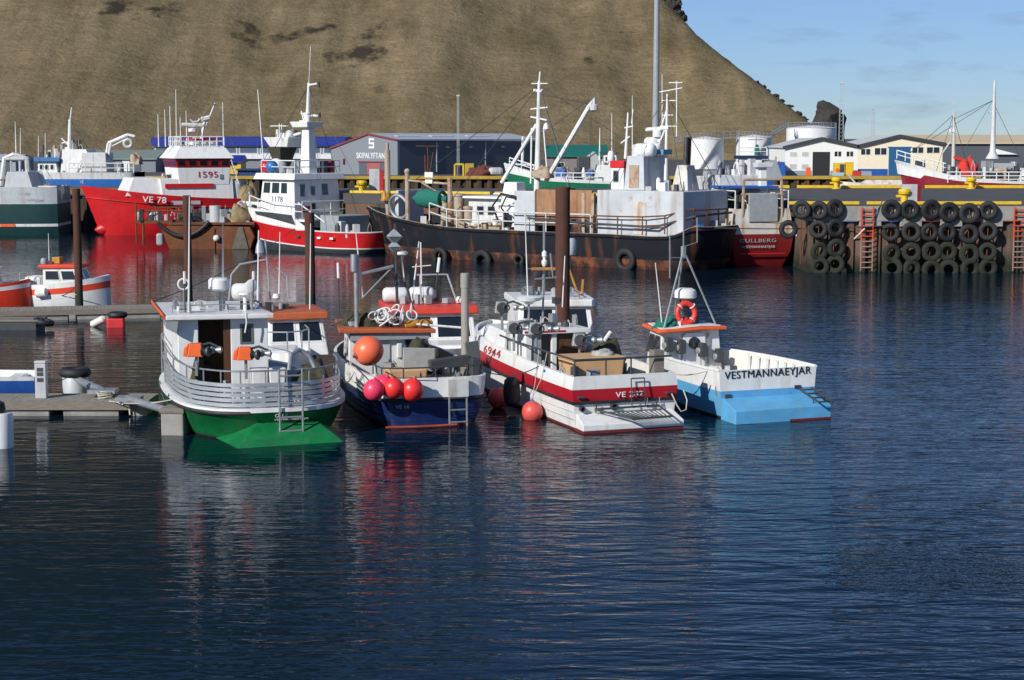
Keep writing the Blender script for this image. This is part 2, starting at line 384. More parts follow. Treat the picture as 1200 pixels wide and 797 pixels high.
# ---- water
wm, N, LK, B = node_mat('harbour_water')
B.inputs['Base Color'].default_value = (.0010, .0105, .0215, 1); B.inputs['Roughness'].default_value = .035; B.inputs['IOR'].default_value = 1.33; B.inputs['Specular IOR Level'].default_value = .19
co = N.new('ShaderNodeTexCoord')
def wave(scale, sx, sy, rot, det, dist=.0):
    mpn = N.new('ShaderNodeMapping'); mpn.inputs['Scale'].default_value = (sx, sy, 1); mpn.inputs['Rotation'].default_value = (0, 0, rad(rot))
    n = N.new('ShaderNodeTexNoise'); n.inputs['Scale'].default_value = scale; n.inputs['Detail'].default_value = det; n.inputs['Roughness'].default_value = .5; n.inputs['Distortion'].default_value = dist
    LK(co.outputs['Object'], mpn.inputs['Vector']); LK(mpn.outputs['Vector'], n.inputs['Vector']); return n.outputs['Fac']
def mul(a, b):
    n = N.new('ShaderNodeMath'); n.operation = 'MULTIPLY'
    for i, q in enumerate((a, b)):
        if isinstance(q, (int, float)): n.inputs[i].default_value = q
        else: LK(q, n.inputs[i])
    return n.outputs[0]
def addn(a, b):
    n = N.new('ShaderNodeMath'); n.operation = 'ADD'
    for i, q in enumerate((a, b)):
        if isinstance(q, (int, float)): n.inputs[i].default_value = q
        else: LK(q, n.inputs[i])
    return n.outputs[0]
w1 = mul(wave(1.55, .42, 1.35, 5, 2.5, .5), .050)
w2 = mul(wave(4.0, .45, 1.4, -9, 2, .4), .017)
w3 = mul(wave(.25, .5, 1.2, 14, 2), .055)
# gusts: rougher and calmer areas of the surface
gust = wave(.035, .6, 1.6, 10, 3, .5)
gr = N.new('ShaderNodeMapRange'); gr.inputs['From Min'].default_value = .36; gr.inputs['From Max'].default_value = .64; gr.inputs['To Min'].default_value = .5; gr.inputs['To Max'].default_value = 1.15
LK(gust, gr.inputs['Value'])
# breeze is fresher in the open water on the right, calmer in the lee of the boats on the left
sxyz = N.new('ShaderNodeSeparateXYZ'); LK(co.outputs['Object'], sxyz.inputs[0])
lee = N.new('ShaderNodeMapRange'); lee.interpolation_type = 'SMOOTHSTEP'; lee.inputs['From Min'].default_value = -9; lee.inputs['From Max'].default_value = 9; lee.inputs['To Min'].default_value = .48; lee.inputs['To Max'].default_value = 1.45
LK(sxyz.outputs['X'], lee.inputs['Value'])
# cat's-paw: one patch of short steep ripples
cp = pz(1090, 668)
vm = N.new('ShaderNodeVectorMath'); vm.operation = 'SUBTRACT'; LK(co.outputs['Object'], vm.inputs[0]); vm.inputs[1].default_value = (cp.x, cp.y, 0)
vs_ = N.new('ShaderNodeVectorMath'); vs_.operation = 'MULTIPLY'; LK(vm.outputs[0], vs_.inputs[0]); vs_.inputs[1].default_value = (1 / 2.1, 1 / 1.9, 0)
vn = N.new('ShaderNodeTexNoise'); vn.inputs['Scale'].default_value = 1.2; vn.inputs['Detail'].default_value = 4; LK(co.outputs['Object'], vn.inputs['Vector'])
vl = N.new('ShaderNodeVectorMath'); vl.operation = 'LENGTH'; LK(vs_.outputs[0], vl.inputs[0])
paw = N.new('ShaderNodeMapRange'); paw.interpolation_type = 'SMOOTHSTEP'; paw.inputs['From Min'].default_value = 1.4; paw.inputs['From Max'].default_value = .6; paw.inputs['To Min'].default_value = 0; paw.inputs['To Max'].default_value = 1
LK(addn(vl.outputs['Value'], mul(addn(vn.outputs['Fac'], -.5), 1.8)), paw.inputs['Value'])
w4 = mul(mul(wave(6.5, .8, 1.2, 0, 2), .04), paw.outputs[0])
hgt = addn(mul(addn(addn(w1, w2), w3), mul(gr.outputs[0], lee.outputs[0])), w4)
bp = N.new('ShaderNodeBump'); bp.inputs['Strength'].default_value = 1; bp.inputs['Distance'].default_value = 1.0
LK(hgt, bp.inputs['Height']); LK(bp.outputs['Normal'], B.inputs['Normal'])
struct(MB().add([(-3000, -150, 0), (3000, -150, 0), (3000, 9000, 0), (-3000, 9000, 0)], [(0, 1, 2, 3)]).build('harbour_water', wm))

# ---- land: asphalt sheet behind the far wharves, reaching the horizon
asph = mat('quay_asphalt', (.075, .075, .077), .9, c2=(.11, .105, .10), var=.25, vscale=.4, bump=.3)
landm = mat('grassy_ground', (.12, .10, .05), .95, c2=(.08, .08, .04), var=.3, vscale=.05)
LZ = 4.0
struct(MB().add([(-3000, 187.6, LZ), (3000, 187.6, LZ), (3000, 9000, LZ), (-3000, 9000, LZ)], [(0, 1, 2, 3)]).build('ground', asph))
# ---- left wharf and the long pier of the right-hand quay (decks)
PIER = [(17.6, 106.5), (80, 106.5), (80, 142), (-14, 142), (-12, 128.5), (17.6, 119.5)]
struct(MB().prism([(x, y, 3.3) for x, y in PIER], (0, 0, .7)).build('pier_deck', [asph]))
struct(MB().prism([(-60, 157, 3.0), (-33, 157, 3.0), (-33, 164, 3.0), (-60, 164, 3.0)], (0, 0, .55)).build('left_wharf_deck', asph))

# ---- quay wall of the pier: concrete cap on rusty sheet piling
qm, N, LK, B = node_mat('rusty_sheet_piling')
co = N.new('ShaderNodeTexCoord'); sp = N.new('ShaderNodeSeparateXYZ'); LK(co.outputs['Object'], sp.inputs[0])
def ncol(scale, st, stops, det=6):
    mpn = N.new('ShaderNodeMapping'); mpn.inputs['Scale'].default_value = st; LK(co.outputs['Object'], mpn.inputs['Vector'])
    n = N.new('ShaderNodeTexNoise'); n.inputs['Scale'].default_value = scale; n.inputs['Detail'].default_value = det; n.inputs['Roughness'].default_value = .65; LK(mpn.outputs['Vector'], n.inputs['Vector'])
    r = N.new('ShaderNodeValToRGB'); e = r.color_ramp.elements
    while len(e) < len(stops): e.new(.5)
    for x, (p, c) in zip(e, stops): x.position = p; x.color = (*c, 1)
    LK(n.outputs['Fac'], r.inputs['Fac']); return r.outputs['Color'], n.outputs['Fac']
c1, f1 = ncol(.55, (1, 1, .35), [(.3, (.035, .028, .024)), (.45, (.10, .075, .058)), (.56, (.14, .062, .034)), (.7, (.15, .115, .09))])
al = N.new('ShaderNodeMapRange'); al.inputs['From Min'].default_value = 1.35; al.inputs['From Max'].default_value = .3
ad = N.new('ShaderNodeMath'); ad.operation = 'ADD'; LK(sp.outputs['Z'], ad.inputs[0]); mm = N.new('ShaderNodeMath'); mm.operation = 'MULTIPLY_ADD'; LK(f1, mm.inputs[0]); mm.inputs[1].default_value = 1.6; mm.inputs[2].default_value = -.8; LK(mm.outputs[0], ad.inputs[1]); LK(ad.outputs[0], al.inputs['Value'])
xx = N.new('ShaderNodeMix'); xx.data_type = 'RGBA'; xx.inputs['B'].default_value = (.014, .018, .008, 1); LK(al.outputs[0], xx.inputs['Factor']); LK(c1, xx.inputs['A']); LK(xx.outputs['Result'], B.inputs['Base Color']); B.inputs['Roughness'].default_value = .85
qw = thing('quay_wall', 'quay wall of rusty sheet piling under a concrete cap on the right', 'quay wall', (17.6, 106.5, 0))
def corr(x0, x1, y, z0, z1, pitch=.8, dep=.16):
    vs = []; x = x0; k = 0
    while x < x1:
        for dx, dy in ((0, 0), (.3, 0), (.4, dep), (.7, dep)):
            if x + dx * pitch / .8 <= x1: vs.append((x + dx * pitch / .8, y + dy))
        x += pitch
    mb = MB(); n = len(vs)
    mb.add([(a, b, z0) for a, b in vs] + [(a, b, z1) for a, b in vs], [(i, i + 1, n + i + 1, n + i) for i in range(n - 1)]); return mb
corr(0, 62, .02, -2, 3.0).build('sheet_piling', qm, qw)
capm = MB(); capm.bx(-.25, 62, -.22, .5, 3.05, 3.92)
for i in range(26): capm.bx(.6 + i * 2.4, 1.9 + i * 2.4, -.2, .4, 2.72, 3.049)
capm.build('concrete_cap', conc, qw, bevel=.03)
corr(0, 13, .02, -2, 3.0); lw = MB().bx(-.02, .3, 0, 13, -2, 3.0).build('return_wall', qm, qw)
pw = MB()
for a, b in (((17.3, 119.4), (-11.9, 128.3)), ((-12.1, 128.5), (-14, 141.9))):
    pw.prism([(a[0], a[1], -2), (b[0], b[1], -2), (b[0], b[1], 3.29), (a[0], a[1], 3.29)], (.25, .4, 0))
tag(relocate(pw.build('pier_wall', qm), (0, 123, 0)), 'dark inner wall of the pier behind the rusty black ship', 'quay wall')
# ---- yellow kerb beams along the pier edges
def kerb(p0, p1, lab, z=LZ, r=.105, rot=None):
    a, b = V(p0), V(p1); d = b - a; o = MB().box((0, 0, r), (d.length, r * 2, r * 2 - .02)).build('kerb_beam', yellow, None, bevel=.03)
    o.location = (a + b) / 2; o.rotation_euler = (0, 0, math.atan2(d.y, d.x)); tag(o, lab, 'kerb', 'yellow kerb beams along the quay edges')
FK = [(925, 1007, 'yellow kerb beam on the quay front edge, left of the bare gap above the orange ladder'), (1016, 1197, 'yellow kerb beam on the quay front edge above the block of twenty-four tyres')]
for a, b, l in FK:
    p, q = pY(a, 233, 106.75), pY(b, 233, 106.75); kerb((p.x, 106.75, LZ), (q.x, 106.75, LZ), l)
for a, b, l in [(742, 925, 'yellow kerb beam on the pier back edge beside the grey and red trawler stern'), (934, 976, 'short yellow kerb beam on the pier back edge left of the yellow bollard'),
                (985, 1075, 'yellow kerb beam on the pier back edge in front of the white motorboat'), (1084, 1136, 'yellow kerb beam on the pier back edge below the maroon bow'), (1143, 1240, 'yellow kerb beam on the pier back edge at the right border')]:
    p, q = pY(a, 221, 141.7), pY(b, 221, 141.7); kerb((p.x, 141.7, LZ), (q.x, 141.7, LZ), l, r=.13)
p, q = pY(392, 227, 128.9), pY(470, 227, 127.0); kerb((-11.6, 128.8, LZ), (-1.5, 125.7, LZ), 'yellow kerb beam on the pier edge behind the black ship bow', r=.11)
kerb((-1.2, 125.6, LZ), (10, 122.2, LZ), 'yellow kerb beam on the pier edge behind the rusty deck panels', r=.11)
def bollard(px, py, Y, lab):
    p = pY(px, py, Y); t = thing('bollard', lab, 'bollard', (p.x, Y, LZ), 0, 'yellow mooring bollards')
    MB().lathe([(.36, 0), (.36, .08), (.22, .12), (.2, .5), (.36, .6), (.4, .75), (.3, .9), (0, .92)], n=16).build('bollard_post', yellow, t, smooth=True)
    MB().bar((-.5, 0, .45), (.5, 0, .45), .09).build('cross_bar', yellow, t, smooth=True)
bollard(1060, 229, 108.2, 'yellow mooring bollard on the quay beside the grey service box')
bollard(1138, 219, 140.4, 'yellow mooring bollard on the pier back edge below the maroon ship')
bollard(980, 219, 140.4, 'yellow mooring bollard on the pier back edge left of the white motorboat')
bollard(424, 226, 130, 'yellow mooring bollard on the pier behind the red and white boat stern')
t = thing('service_box', 'pale grey service box with a dark red side on the quay edge', 'box', pY(1067, 231.8, 108.4) * 1)
t.location.z = LZ
MB().bx(-.55, .35, -.3, .3, 0, 2.25 * .52).build('cabinet', ltgrey, t, bevel=.02); MB().bx(.352, .56, -.28, .28, 0, 1.1).build('side_panel', maroon, t)

# ---- tyre fenders
tyrem = mat('old_tyre_rubber', (.014, .0145, .016), .7, var=.4, bump=.5, bscale=12)
tyrew = mat('algae_grown_tyre', (.022, .025, .016), .9, c2=(.014, .014, .013), var=.4, bump=.5, vscale=2.5)
def tyre_mesh():
    R, r = .40, .155; mb = MB(); prof = []
    for j in range(14):
        a = 2 * math.pi * j / 14; prof.append((R + r * (abs(math.cos(a)) ** .7) * math.copysign(1, math.cos(a)), .16 * (abs(math.sin(a)) ** .7) * math.copysign(1, math.sin(a))))
    n = 30; k = len(prof); vs = []
    for i in range(n):
        a = 2 * math.pi * i / n; tr = 1.0 + (.02 if i % 2 else 0)
        for rr, h in prof: vs.append(((rr * (tr if rr > R else 1)) * math.cos(a), h, rr * (tr if rr > R else 1) * math.sin(a)))
    mb.add(vs, [(i * k + j, i * k + (j + 1) % k, ((i + 1) % n) * k + (j + 1) % k, ((i + 1) % n) * k + j) for i in range(n) for j in range(k)]); return mb
tyre0 = tyre_mesh().build('tyre_fender', tyrem, None, smooth=True); me_w = tyre0.data.copy(); me_w.materials.clear(); me_w.materials.append(tyrew)
first = True; ordn = ['first', 'second', 'third', 'fourth', 'fifth', 'sixth']; rown = ['top', 'second', 'third', 'lowest, half sunk']
def tyre(cx, cy, lab, wet, sc_=1.0):
    global first
    px, py = 880 + cx / 3.1875, 90 + cy / 3.1875
    p = pY(px, py, 106.06)
    o = tyre0 if first else tyre0.copy()
    if not first: col.objects.link(o)
    first = False
    if wet: o.data = me_w
    o.location = p; o.rotation_euler = (random.uniform(-.14, .14), random.uniform(0, 6), random.uniform(-.32, .32)); o.scale = (sc_, 1, sc_)
    tag(o, lab, 'tyre', 'tyre fenders hung on the quay wall')
    return p
tops = []
for ci, cx in enumerate((527, 597, 670, 738, 817, 889)):
    for ri, cy in enumerate((500, 581, 655, 716)):
        p = tyre(cx + random.uniform(-6, 6), cy + random.uniform(-6, 6) + (6 if ci == 4 else 0), 'tyre fender in the %s row, %s column right of the orange ladder' % (rown[ri], ordn[ci]), ri > 1, random.uniform(.98, 1.13))
        if ri == 0: tops.append(p)
for ci, (cx, rows) in enumerate(((190, (497,)), (255, (499, 570, 652, 708)), (317, (492, 565, 640, 700)))):
    for ri, cy in enumerate(rows):
        p = tyre(cx + random.uniform(-3, 3), cy, 'tyre fender in the %s row, %s column left of the orange ladder' % (rown[ri], ordn[ci]), ri > 1)
        if ri == 0: tops.append(p)
tyre(140, 570, 'tyre fender half hidden behind the grey and red trawler stern', False)
ch = 0
for i, p in enumerate(tops):
    line('fender_chain', 'chain holding the tyre column %s' % ('%s right of the orange ladder' % ordn[i] if i < 6 else '%s left of the orange ladder' % ordn[i - 6]), [(p.x, 106.22, 3.3), (p.x + .03, 106.1, p.z + .3), (p.x, 106.2, .5)], .03, rust, 'chain', 'chains carrying the tyre fenders')
# ---- quay ladders
def qladder(px, lab):
    p = pY(px, 240, 106.1); t = thing('quay_ladder', lab, 'ladder', (p.x, 106.1, 0), 0, 'ladders on the quay wall')
    up = MB(); lo = MB()
    for s in (-.34, .34): up.bar((s, 0, 2.0), (s, 0, 3.9), .05); lo.bar((s, 0, .1), (s, 0, 2.0), .04)
    for i in range(12):
        z = .3 + i * .31; (up if z > 2.0 else lo).bar((-.34, 0, z), (.34, 0, z), .04)
    up.build('upper_rails', mat('red_orange_paint', (.62, .07, .025), .6, var=.3), t, smooth=True); lo.build('lower_rails', mat('rust_pink_steel', (.34, .21, .17), .8, var=.4), t, smooth=True)
qladder(1017, 'orange topped ladder on the quay wall between two groups of tyres'); qladder(1196, 'orange topped ladder on the quay wall at the right border')

# ---- left wharf piling front and far wharf front
pil = mat('wharf_piling', (.05, .033, .022), .9, c2=(.13, .075, .03), c2pos=(.5, .62), var=.5, vscale=1.2, stretch=(1, 1, .15))
t = thing('timber_wharf_front', 'dark timber wharf front between the green trawler and the red bow', 'wharf', (-60, 157, 0))
corr(0, 27, -.1, -2, 2.95, .9, .3).build('piling', pil, t); MB().bx(0, 27, -.35, -.105, 3.05, 3.62).build('cap_beam', mat('orange_brown_timber', (.25, .13, .05), .8, var=.4), t)
MB().bx(26.6, 27, 0, 7, -2, 2.95).build('end_wall', pil, t)
t = thing('timber_wharf_front', 'long dark timber wharf front below the grey slipway hall and white warehouses', 'wharf', (-140, 187, 0))
corr(0, 240, 0, -2, 3.7, 1.1, .35).build('piling', pil, t); MB().bx(0, 240, -.2, .6, 3.702, 4.03).build('cap_beam', mat('wharf_cap_yellow', (.45, .30, .04), .7, c2=(.2, .13, .06), var=.3, vscale=.3), t)

# ---- hill
def interp(x, T):
    if x <= T[0][0]: return T[0][1]
    for (a, b), (c, d) in zip(T, T[1:]):
        if x <= c: return b + (d - b) * (x - a) / (c - a)
    return T[-1][1]
PROF = [(-400, 240), (-90, 200), (-25, 120), (10, 66), (27, 47), (32, 39.5), (35.5, 34.5), (38.5, 30.2), (43, 25), (50, 18), (57, 10.8), (64, 6.5), (72, 4.2), (90, 3.4)]
def hz(x, y):
    b = 318 + 10 * math.sin(x * .021 + 1) + 3 * math.sin(x * .09)
    a = 3.2 + (y - b) * .58
    p = interp(x, PROF); k = 2.2
    a += 1.0 * noise.noise(V((x * .09, y * .012, 7.7))) * min(1, max(0, (y - b) / 25)) + .7 * noise.noise(V((x * .25, y * .03, 3.1))) * min(1, max(0, (y - b) / 25))
    a += 1.6 * noise.noise(V((x * .05, y * .02, 1.3))) + .8 * noise.noise(V((x * .16, y * .07, 4.3)))
    r = -k * math.log(math.exp(-min(a, 200) / k) + math.exp(-p / k)) if abs(a - p) < 40 else min(a, p)
    if a > p and x > 25: r += .35 * noise.noise(V((x * .5, y * .3, 2)))
    if y > 700: r -= (y - 700) * .5
    return max(r, 2.8)
xs = [-260 + i * 2.4 for i in range(145)]; xs = [x for x in xs if x < 20] + [20 + i * .9 for i in range(78)]
ys = [296 + j * 2.2 for j in range(82)] + [480 + j * 9 for j in range(34)]
hm_, N, LK, B = node_mat('hill_turf')
co = N.new('ShaderNodeTexCoord')
t1, f1 = ncol(.06, (1, 1, 1), [(.3, (.162, .124, .068)), (.5, (.220, .171, .100)), (.7, (.262, .207, .127))], 8)
t2, f2 = ncol(.75, (.3, 1, 1.5), [(.36, (.35, .35, .35)), (.62, (1, 1, 1))], 9)
t3, f3 = ncol(.065, (.8, .7, 1.0), [(.63, (0, 0, 0)), (.685, (1, 1, 1))], 10)
t4, f4 = ncol(1.1, (1, 1, 1), [(.7, (0, 0, 0)), (.78, (1, 1, 1))], 6)
t5, f5 = ncol(.035, (1, .6, 1.0), [(.62, (0, 0, 0)), (.74, (.6, .6, .6))], 9)
def mixc(a, b, f, mode='MIX', fac=None):
    x = N.new('ShaderNodeMix'); x.data_type = 'RGBA'; x.blend_type = mode
    if fac is not None: x.inputs['Factor'].default_value = fac
    else: LK(f, x.inputs['Factor'])
    LK(a, x.inputs['A'])
    if isinstance(b, tuple): x.inputs['B'].default_value = (*b, 1)
    else: LK(b, x.inputs['B'])
    return x.outputs['Result']
t6, f6 = ncol(2.6, (.6, 1, 1), [(.3, (.45, .47, .45)), (.52, (1, 1, 1)), (.75, (1.2, 1.18, 1.1))], 10); t7, f7 = ncol(.12, (2.2, .5, .5), [(.4, (.72, .74, .7)), (.6, (1.06, 1.05, 1.04))], 6)
h = mixc(t1, t2, None, 'MULTIPLY', .35); h = mixc(h, t6, None, 'MULTIPLY', .6); h = mixc(h, t7, None, 'MULTIPLY', .8); h = mixc(h, (.12, .115, .05), t5); zz = N.new('ShaderNodeSeparateXYZ'); LK(co.outputs['Object'], zz.inputs[0]); hm2 = N.new('ShaderNodeMapRange'); hm2.inputs['From Min'].default_value = 18; hm2.inputs['From Max'].default_value = 42; hm2.inputs['To Min'].default_value = -.03; hm2.inputs['To Max'].default_value = .10; LK(zz.outputs['Z'], hm2.inputs['Value'])
hs = N.new('ShaderNodeMath'); hs.operation = 'ADD'; LK(f3, hs.inputs[0]); LK(hm2.outputs[0], hs.inputs[1]); hr = N.new('ShaderNodeMapRange'); hr.inputs['From Min'].default_value = .635; hr.inputs['From Max'].default_value = .69; LK(hs.outputs[0], hr.inputs['Value'])
h = mixc(h, (.045, .034, .026), hr.outputs[0]); h = mixc(h, (.05, .04, .025), t4)
# dark green tint added on the unseen upper hill, to darken its water reflection
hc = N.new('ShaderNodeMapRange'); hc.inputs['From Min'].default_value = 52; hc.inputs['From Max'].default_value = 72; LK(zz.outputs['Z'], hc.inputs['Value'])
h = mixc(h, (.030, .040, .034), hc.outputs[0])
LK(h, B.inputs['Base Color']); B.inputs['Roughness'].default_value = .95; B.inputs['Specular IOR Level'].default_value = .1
bp = N.new('ShaderNodeBump'); bp.inputs['Strength'].default_value = .6; bp.inputs['Distance'].default_value = .7
mn = N.new('ShaderNodeMath'); mn.operation = 'ADD'; LK(f2, mn.inputs[0]); LK(f4, mn.inputs[1]); LK(mn.outputs[0], bp.inputs['Height']); LK(bp.outputs['Normal'], B.inputs['Normal'])
mb = MB(); nx, ny = len(xs), len(ys)
mb.add([(x, y, hz(x, y)) for y in ys for x in xs], [(j * nx + i, j * nx + i + 1, (j + 1) * nx + i + 1, (j + 1) * nx + i) for j in range(ny - 1) for i in range(nx - 1)])
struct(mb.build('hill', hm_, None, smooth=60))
rockm = mat('dark_lava_rock', (.042, .038, .034), .95, c2=(.085, .08, .045), var=.5, vscale=.5, bump=1, bscale=3)
def crag(name, c, s, seed, n=18, amp=.45):
    mb = MB(); mb.sphere((0, 0, 0), 1, (1, 1, 1), nu=n, nv=n // 2 + 3); vs = []
    for v in mb.v:
        p = V(v); d = 1 + amp * noise.noise(p * 1.6 + V((seed, 0, 0))) + amp * .6 * noise.noise(p * 4 + V((0, seed, 0)))
        vs.append((p.x * d * s[0], p.y * d * s[1], p.z * d * s[2]))
    mb.v = vs; o = mb.build(name, rockm); o.location = c; return struct(o)
for i, (px, py, Y, s) in enumerate([(768, 4, 392, (4.2, 3, 3.0)), (778, 18, 390, (3.2, 3, 2.6)), (786, 32, 386, (2.6, 2.4, 2.2)), (793, 42, 384, (1.8, 2.4, 1.3)), (884, 105, 360, (.8, 1.5, .5)), (890, 109, 357, (1.0, 1.5, .6)), (897, 112, 357, (.7, 1.5, .45)), (905, 117, 352, (1.1, 1.6, .6)), (912, 121, 352, (.8, 1.2, .5)), (921, 127, 350, (.9, 1.5, .5)), (932, 135, 348, (1.1, 1.5, .6)), (940, 140, 348, (.8, 1.5, .5)), (728, 38, 370, (1.0, 1.2, .6)), (525, 80, 360, (.7, .8, .5)), (270, 62, 364, (.8, .8, .5))]):
    p = pY(px, py, Y)
    y = 305
    for _ in range(260):        # find where the hillside lies behind this spot of the photo
        p = pY(px, py, y)
        if hz(p.x, y) >= p.z: break
        y += .5
    if px > 745 and py < 200:
        y = Y
    if px > 745:        # on the skyline: where the ridge stands highest against the sky
        sx = (px - CX) / FPX; y = max(range(335, 470), key=lambda q: (hz(sx * q, q) - CAMH) / q); p = V((sx * y, y, hz(sx * y, y)))
    crag('rock_outcrop', p + V((0, s[1] * .25, -s[2] * (.62 if px < 745 else (.1 if py < 60 else .5)))), [q * .9 for q in s], i * 3.1, 28, .6)
# scree strip on the far left slope
# ---- rock stack with an arch of lava on the skyline
def stack(name, poly, Y, th):
    P = [pY(880 + a / 3.1875, 90 + b / 3.1875, Y) for a, b in poly]
    mb = MB(); n = len(P); c = sum(P, V()) / n; K = 7; vs = []
    for j in range(K):
        t = j / (K - 1) * 2 - 1; sc_ = math.sqrt(max(0, 1 - (abs(t) ** 2.4))) * .5 + .5 * (1 - abs(t) ** 4)
        for p in P:
            q = c + (p - c) * max(sc_, .05); q = q + V((0, t * th, 0)); d = .22 * noise.noise(q * .9) ; vs.append(q + V((d, d, d * .7)))
    fs = [(j * n + i, j * n + (i + 1) % n, (j + 1) * n + (i + 1) % n, (j + 1) * n + i) for j in range(K - 1) for i in range(n)] + [tuple(range(n - 1, -1, -1)), tuple(range((K - 1) * n, K * n))]
    mb.add(vs, fs); struct(mb.build(name, rockm))
stack('rock_stack', [(228, 175), (245, 140), (246, 128), (253, 118), (248, 105), (252, 92), (268, 88), (290, 96), (320, 112), (336, 128), (330, 150), (322, 165), (318, 200), (322, 240), (235, 240)], 330, 4)
stack('rock_stack', [(322, 250), (318, 185), (328, 150), (336, 138), (350, 140), (355, 155), (350, 180), (347, 225), (348, 250)], 331, 1.5)
# ================================================================= NEAR BOATS
def mir(P): return [(x, y, z) for x, y, z in P]
def row(outline, z, sx=1.0, dy=0.0, sheer=0.0, L_=9.0, inset=0.0):
    """one keel-to-deck line: outline [(x,y)] scaled and lifted by the sheer towards the bow"""
    return [(max(0, x * sx - (inset if x > inset else x * .9)), y + dy * (1 - min(1, max(0, y / L_)) * 1.6) if y < L_ * .7 else y + dy * -.12 - (inset * 1.2 if x < .3 else 0), z + sheer * (max(0, y) / L_) ** 2) for x, y in outline]
def jigger(parent, p, rz, m, name='line_hauler', big=1.0, ringm=None, front=True):
    R = Matrix.Rotation(rz, 4, 'Z'); T = Matrix.Translation(V(p)) @ R @ Matrix.Scale(big, 4)
    def X(mb):
        mb.v = [tuple(T @ V(v)) for v in mb.v]; return mb
    a = X(MB().hexa([(-.2, -.16, 0), (.16, -.16, 0), (.16, .16, 0), (-.2, .16, 0), (-.15, -.13, .3), (.12, -.13, .3), (.12, .13, .3), (-.15, .13, .3)])).build(name, m, parent, bevel=.02 * big)
    if front: X(MB().lathe([(.13, -.2), (.15, -.17), (.10, -.165), (.10, -.16)], (0, 0, .15), (0, 1, 0), n=16)).build('drum', ringm or dark, a, smooth=True)
    else:
        X(MB().hexa([(-.3, -.14, .02), (-.2, -.14, 0), (-.2, .14, 0), (-.3, .14, .02), (-.27, -.12, .22), (-.16, -.12, .3), (-.16, .12, .3), (-.27, .12, .22)])).build('hauler_cheek', m, a, bevel=.02)
        X(MB().lathe([(.05, .1), (.12, .14), (.06, .2), (.12, .26), (.12, .3)], (.02, -.08, .13), (1, -.35, 0), n=16)).build('drum', ringm or dark, a, smooth=True)
    X(MB().lathe([(.06, .16), (.09, .22), (.05, .3), (.09, .42), (.03, .46)], (.14, 0, .14), (1, 0, 0), n=12)).build('drive_motor', galv, a, smooth=True)
    X(MB().bar((0, 0, -.45), (0, 0, 0), .035)).build('pedestal', galv, a, smooth=True)
    X(MB().tube([(.12, .05, .25), (.3, .05, .3), (.52, .03, .2)], .03)).build('hauling_arm', dark, a, smooth=True)
    return a
def stern_ladder(parent, x0, x1, y0, z0, z1, n, m=alu, y1=None, name='stern_ladder'):
    y1 = y0 if y1 is None else y1; mb = MB()
    for x in (x0, x1): mb.bar((x, y0, z0), (x, y1, z1), .028)
    for i in range(n):
        t = (i + .5) / n; mb.bar((x0, y0 + (y1 - y0) * t, z0 + (z1 - z0) * t), (x1, y0 + (y1 - y0) * t, z0 + (z1 - z0) * t), .024)
    return mb.build(name, m, parent, smooth=True)

# ----------------------------------------------------------------- sky blue boat (right)
F4 = Frame((7.657, 49.907), 20.5)
b4 = vessel('fishing_boat', 'small sky blue and white fishing boat with orange roof edge, rightmost of the moored row', F4, 'boat', 'small fishing boats moored in a row')
O4 = [(1.52, .95), (1.56, 2.2), (1.52, 3.8), (1.36, 5.3), (1.02, 6.5), (.55, 7.4), (0, 8.0)]
rows = [row(O4, -.5, .55, .2, .1), row(O4, -.1, .88, .05, .15), row(O4, .055, .91, .03, .1), row(O4, .30, .95, .0, .1), row(O4, .80, 1, 0, .05), row(O4, 1.38, 1.03, 0, -.1), row(O4, 1.385, 1.03, 0, -.1, inset=.1), row(O4, .74, 1.0, 0, .1, inset=.12)]
for r in rows[6:]:
    for i in (0,): r[i] = (r[i][0], r[i][1] + .1, r[i][2])
hull(b4, rows, [0, 0, 1, 1, 2, 2, 3], [slime, sblue, white, cream], 4 - 1, k=4)
line_tube(b4, [(1.55, .95, 1.39), (1.6, 2.2, 1.38), (1.56, 3.8, 1.36), (1.4, 5.3, 1.34), (1.05, 6.5, 1.33), (.56, 7.4, 1.32)], .045, white, 'gunwale', k=3)
MB().hexa([(-1.52, 0, -.4), (1.52, 0, -.4), (1.5, .99, -.4), (-1.5, .99, -.4), (-1.52, 0, .36), (1.52, 0, .40), (1.46, .96, .62), (-1.46, .96, .60)]).build('swim_step', sblue, b4, bevel=.02)
MB().bx(.2, 1.522, -.003, 1, -.3, .055).build('waterline_strip', antifoul, b4)
p0 = F4.Y(849, 447.5, .94); p1 = F4.Y(950, 444, .94)
text('VESTMANNAEYJAR', b4, (p0.x, .938, p0.z), (1, 0, .015), (0, 0, 1), .285, txtblack, p1.x - p0.x, bold=.006)
lad = MB()
for x in (1.0, 1.42): lad.bar((x, -.25, .52), (x, 1.0, .78), .03)
for i in range(4): y = -.2 + i * .34; lad.bar((1.0, y, .53 + i * .07), (1.42, y, .53 + i * .07), .025)
for x in (1.05, 1.4): lad.bar((x, .2, .42), (x, .2, .62), .02)
lad.build('folding_ladder', dark, b4, smooth=True)
for x, z in ((-1.28, .66), (.95, .82)): MB().bx(x - .1, x + .1, .915, .945, z - .05, z + .05).build('scupper', dark, b4, bevel=.01)
MB().box((-1.515, 1.2, 1.02), (.05, .06, .7), m=0).build('stern_post', wood, b4)
# inner frames of the starboard bulwark
for i in range(7):
    y = 1.5 + i * .5; MB().bx(1.36 - max(0, i - 3) * .04, 1.44 - max(0, i - 3) * .04, y, y + .05, .76, 1.33).build('bulwark_frame', white, b4)
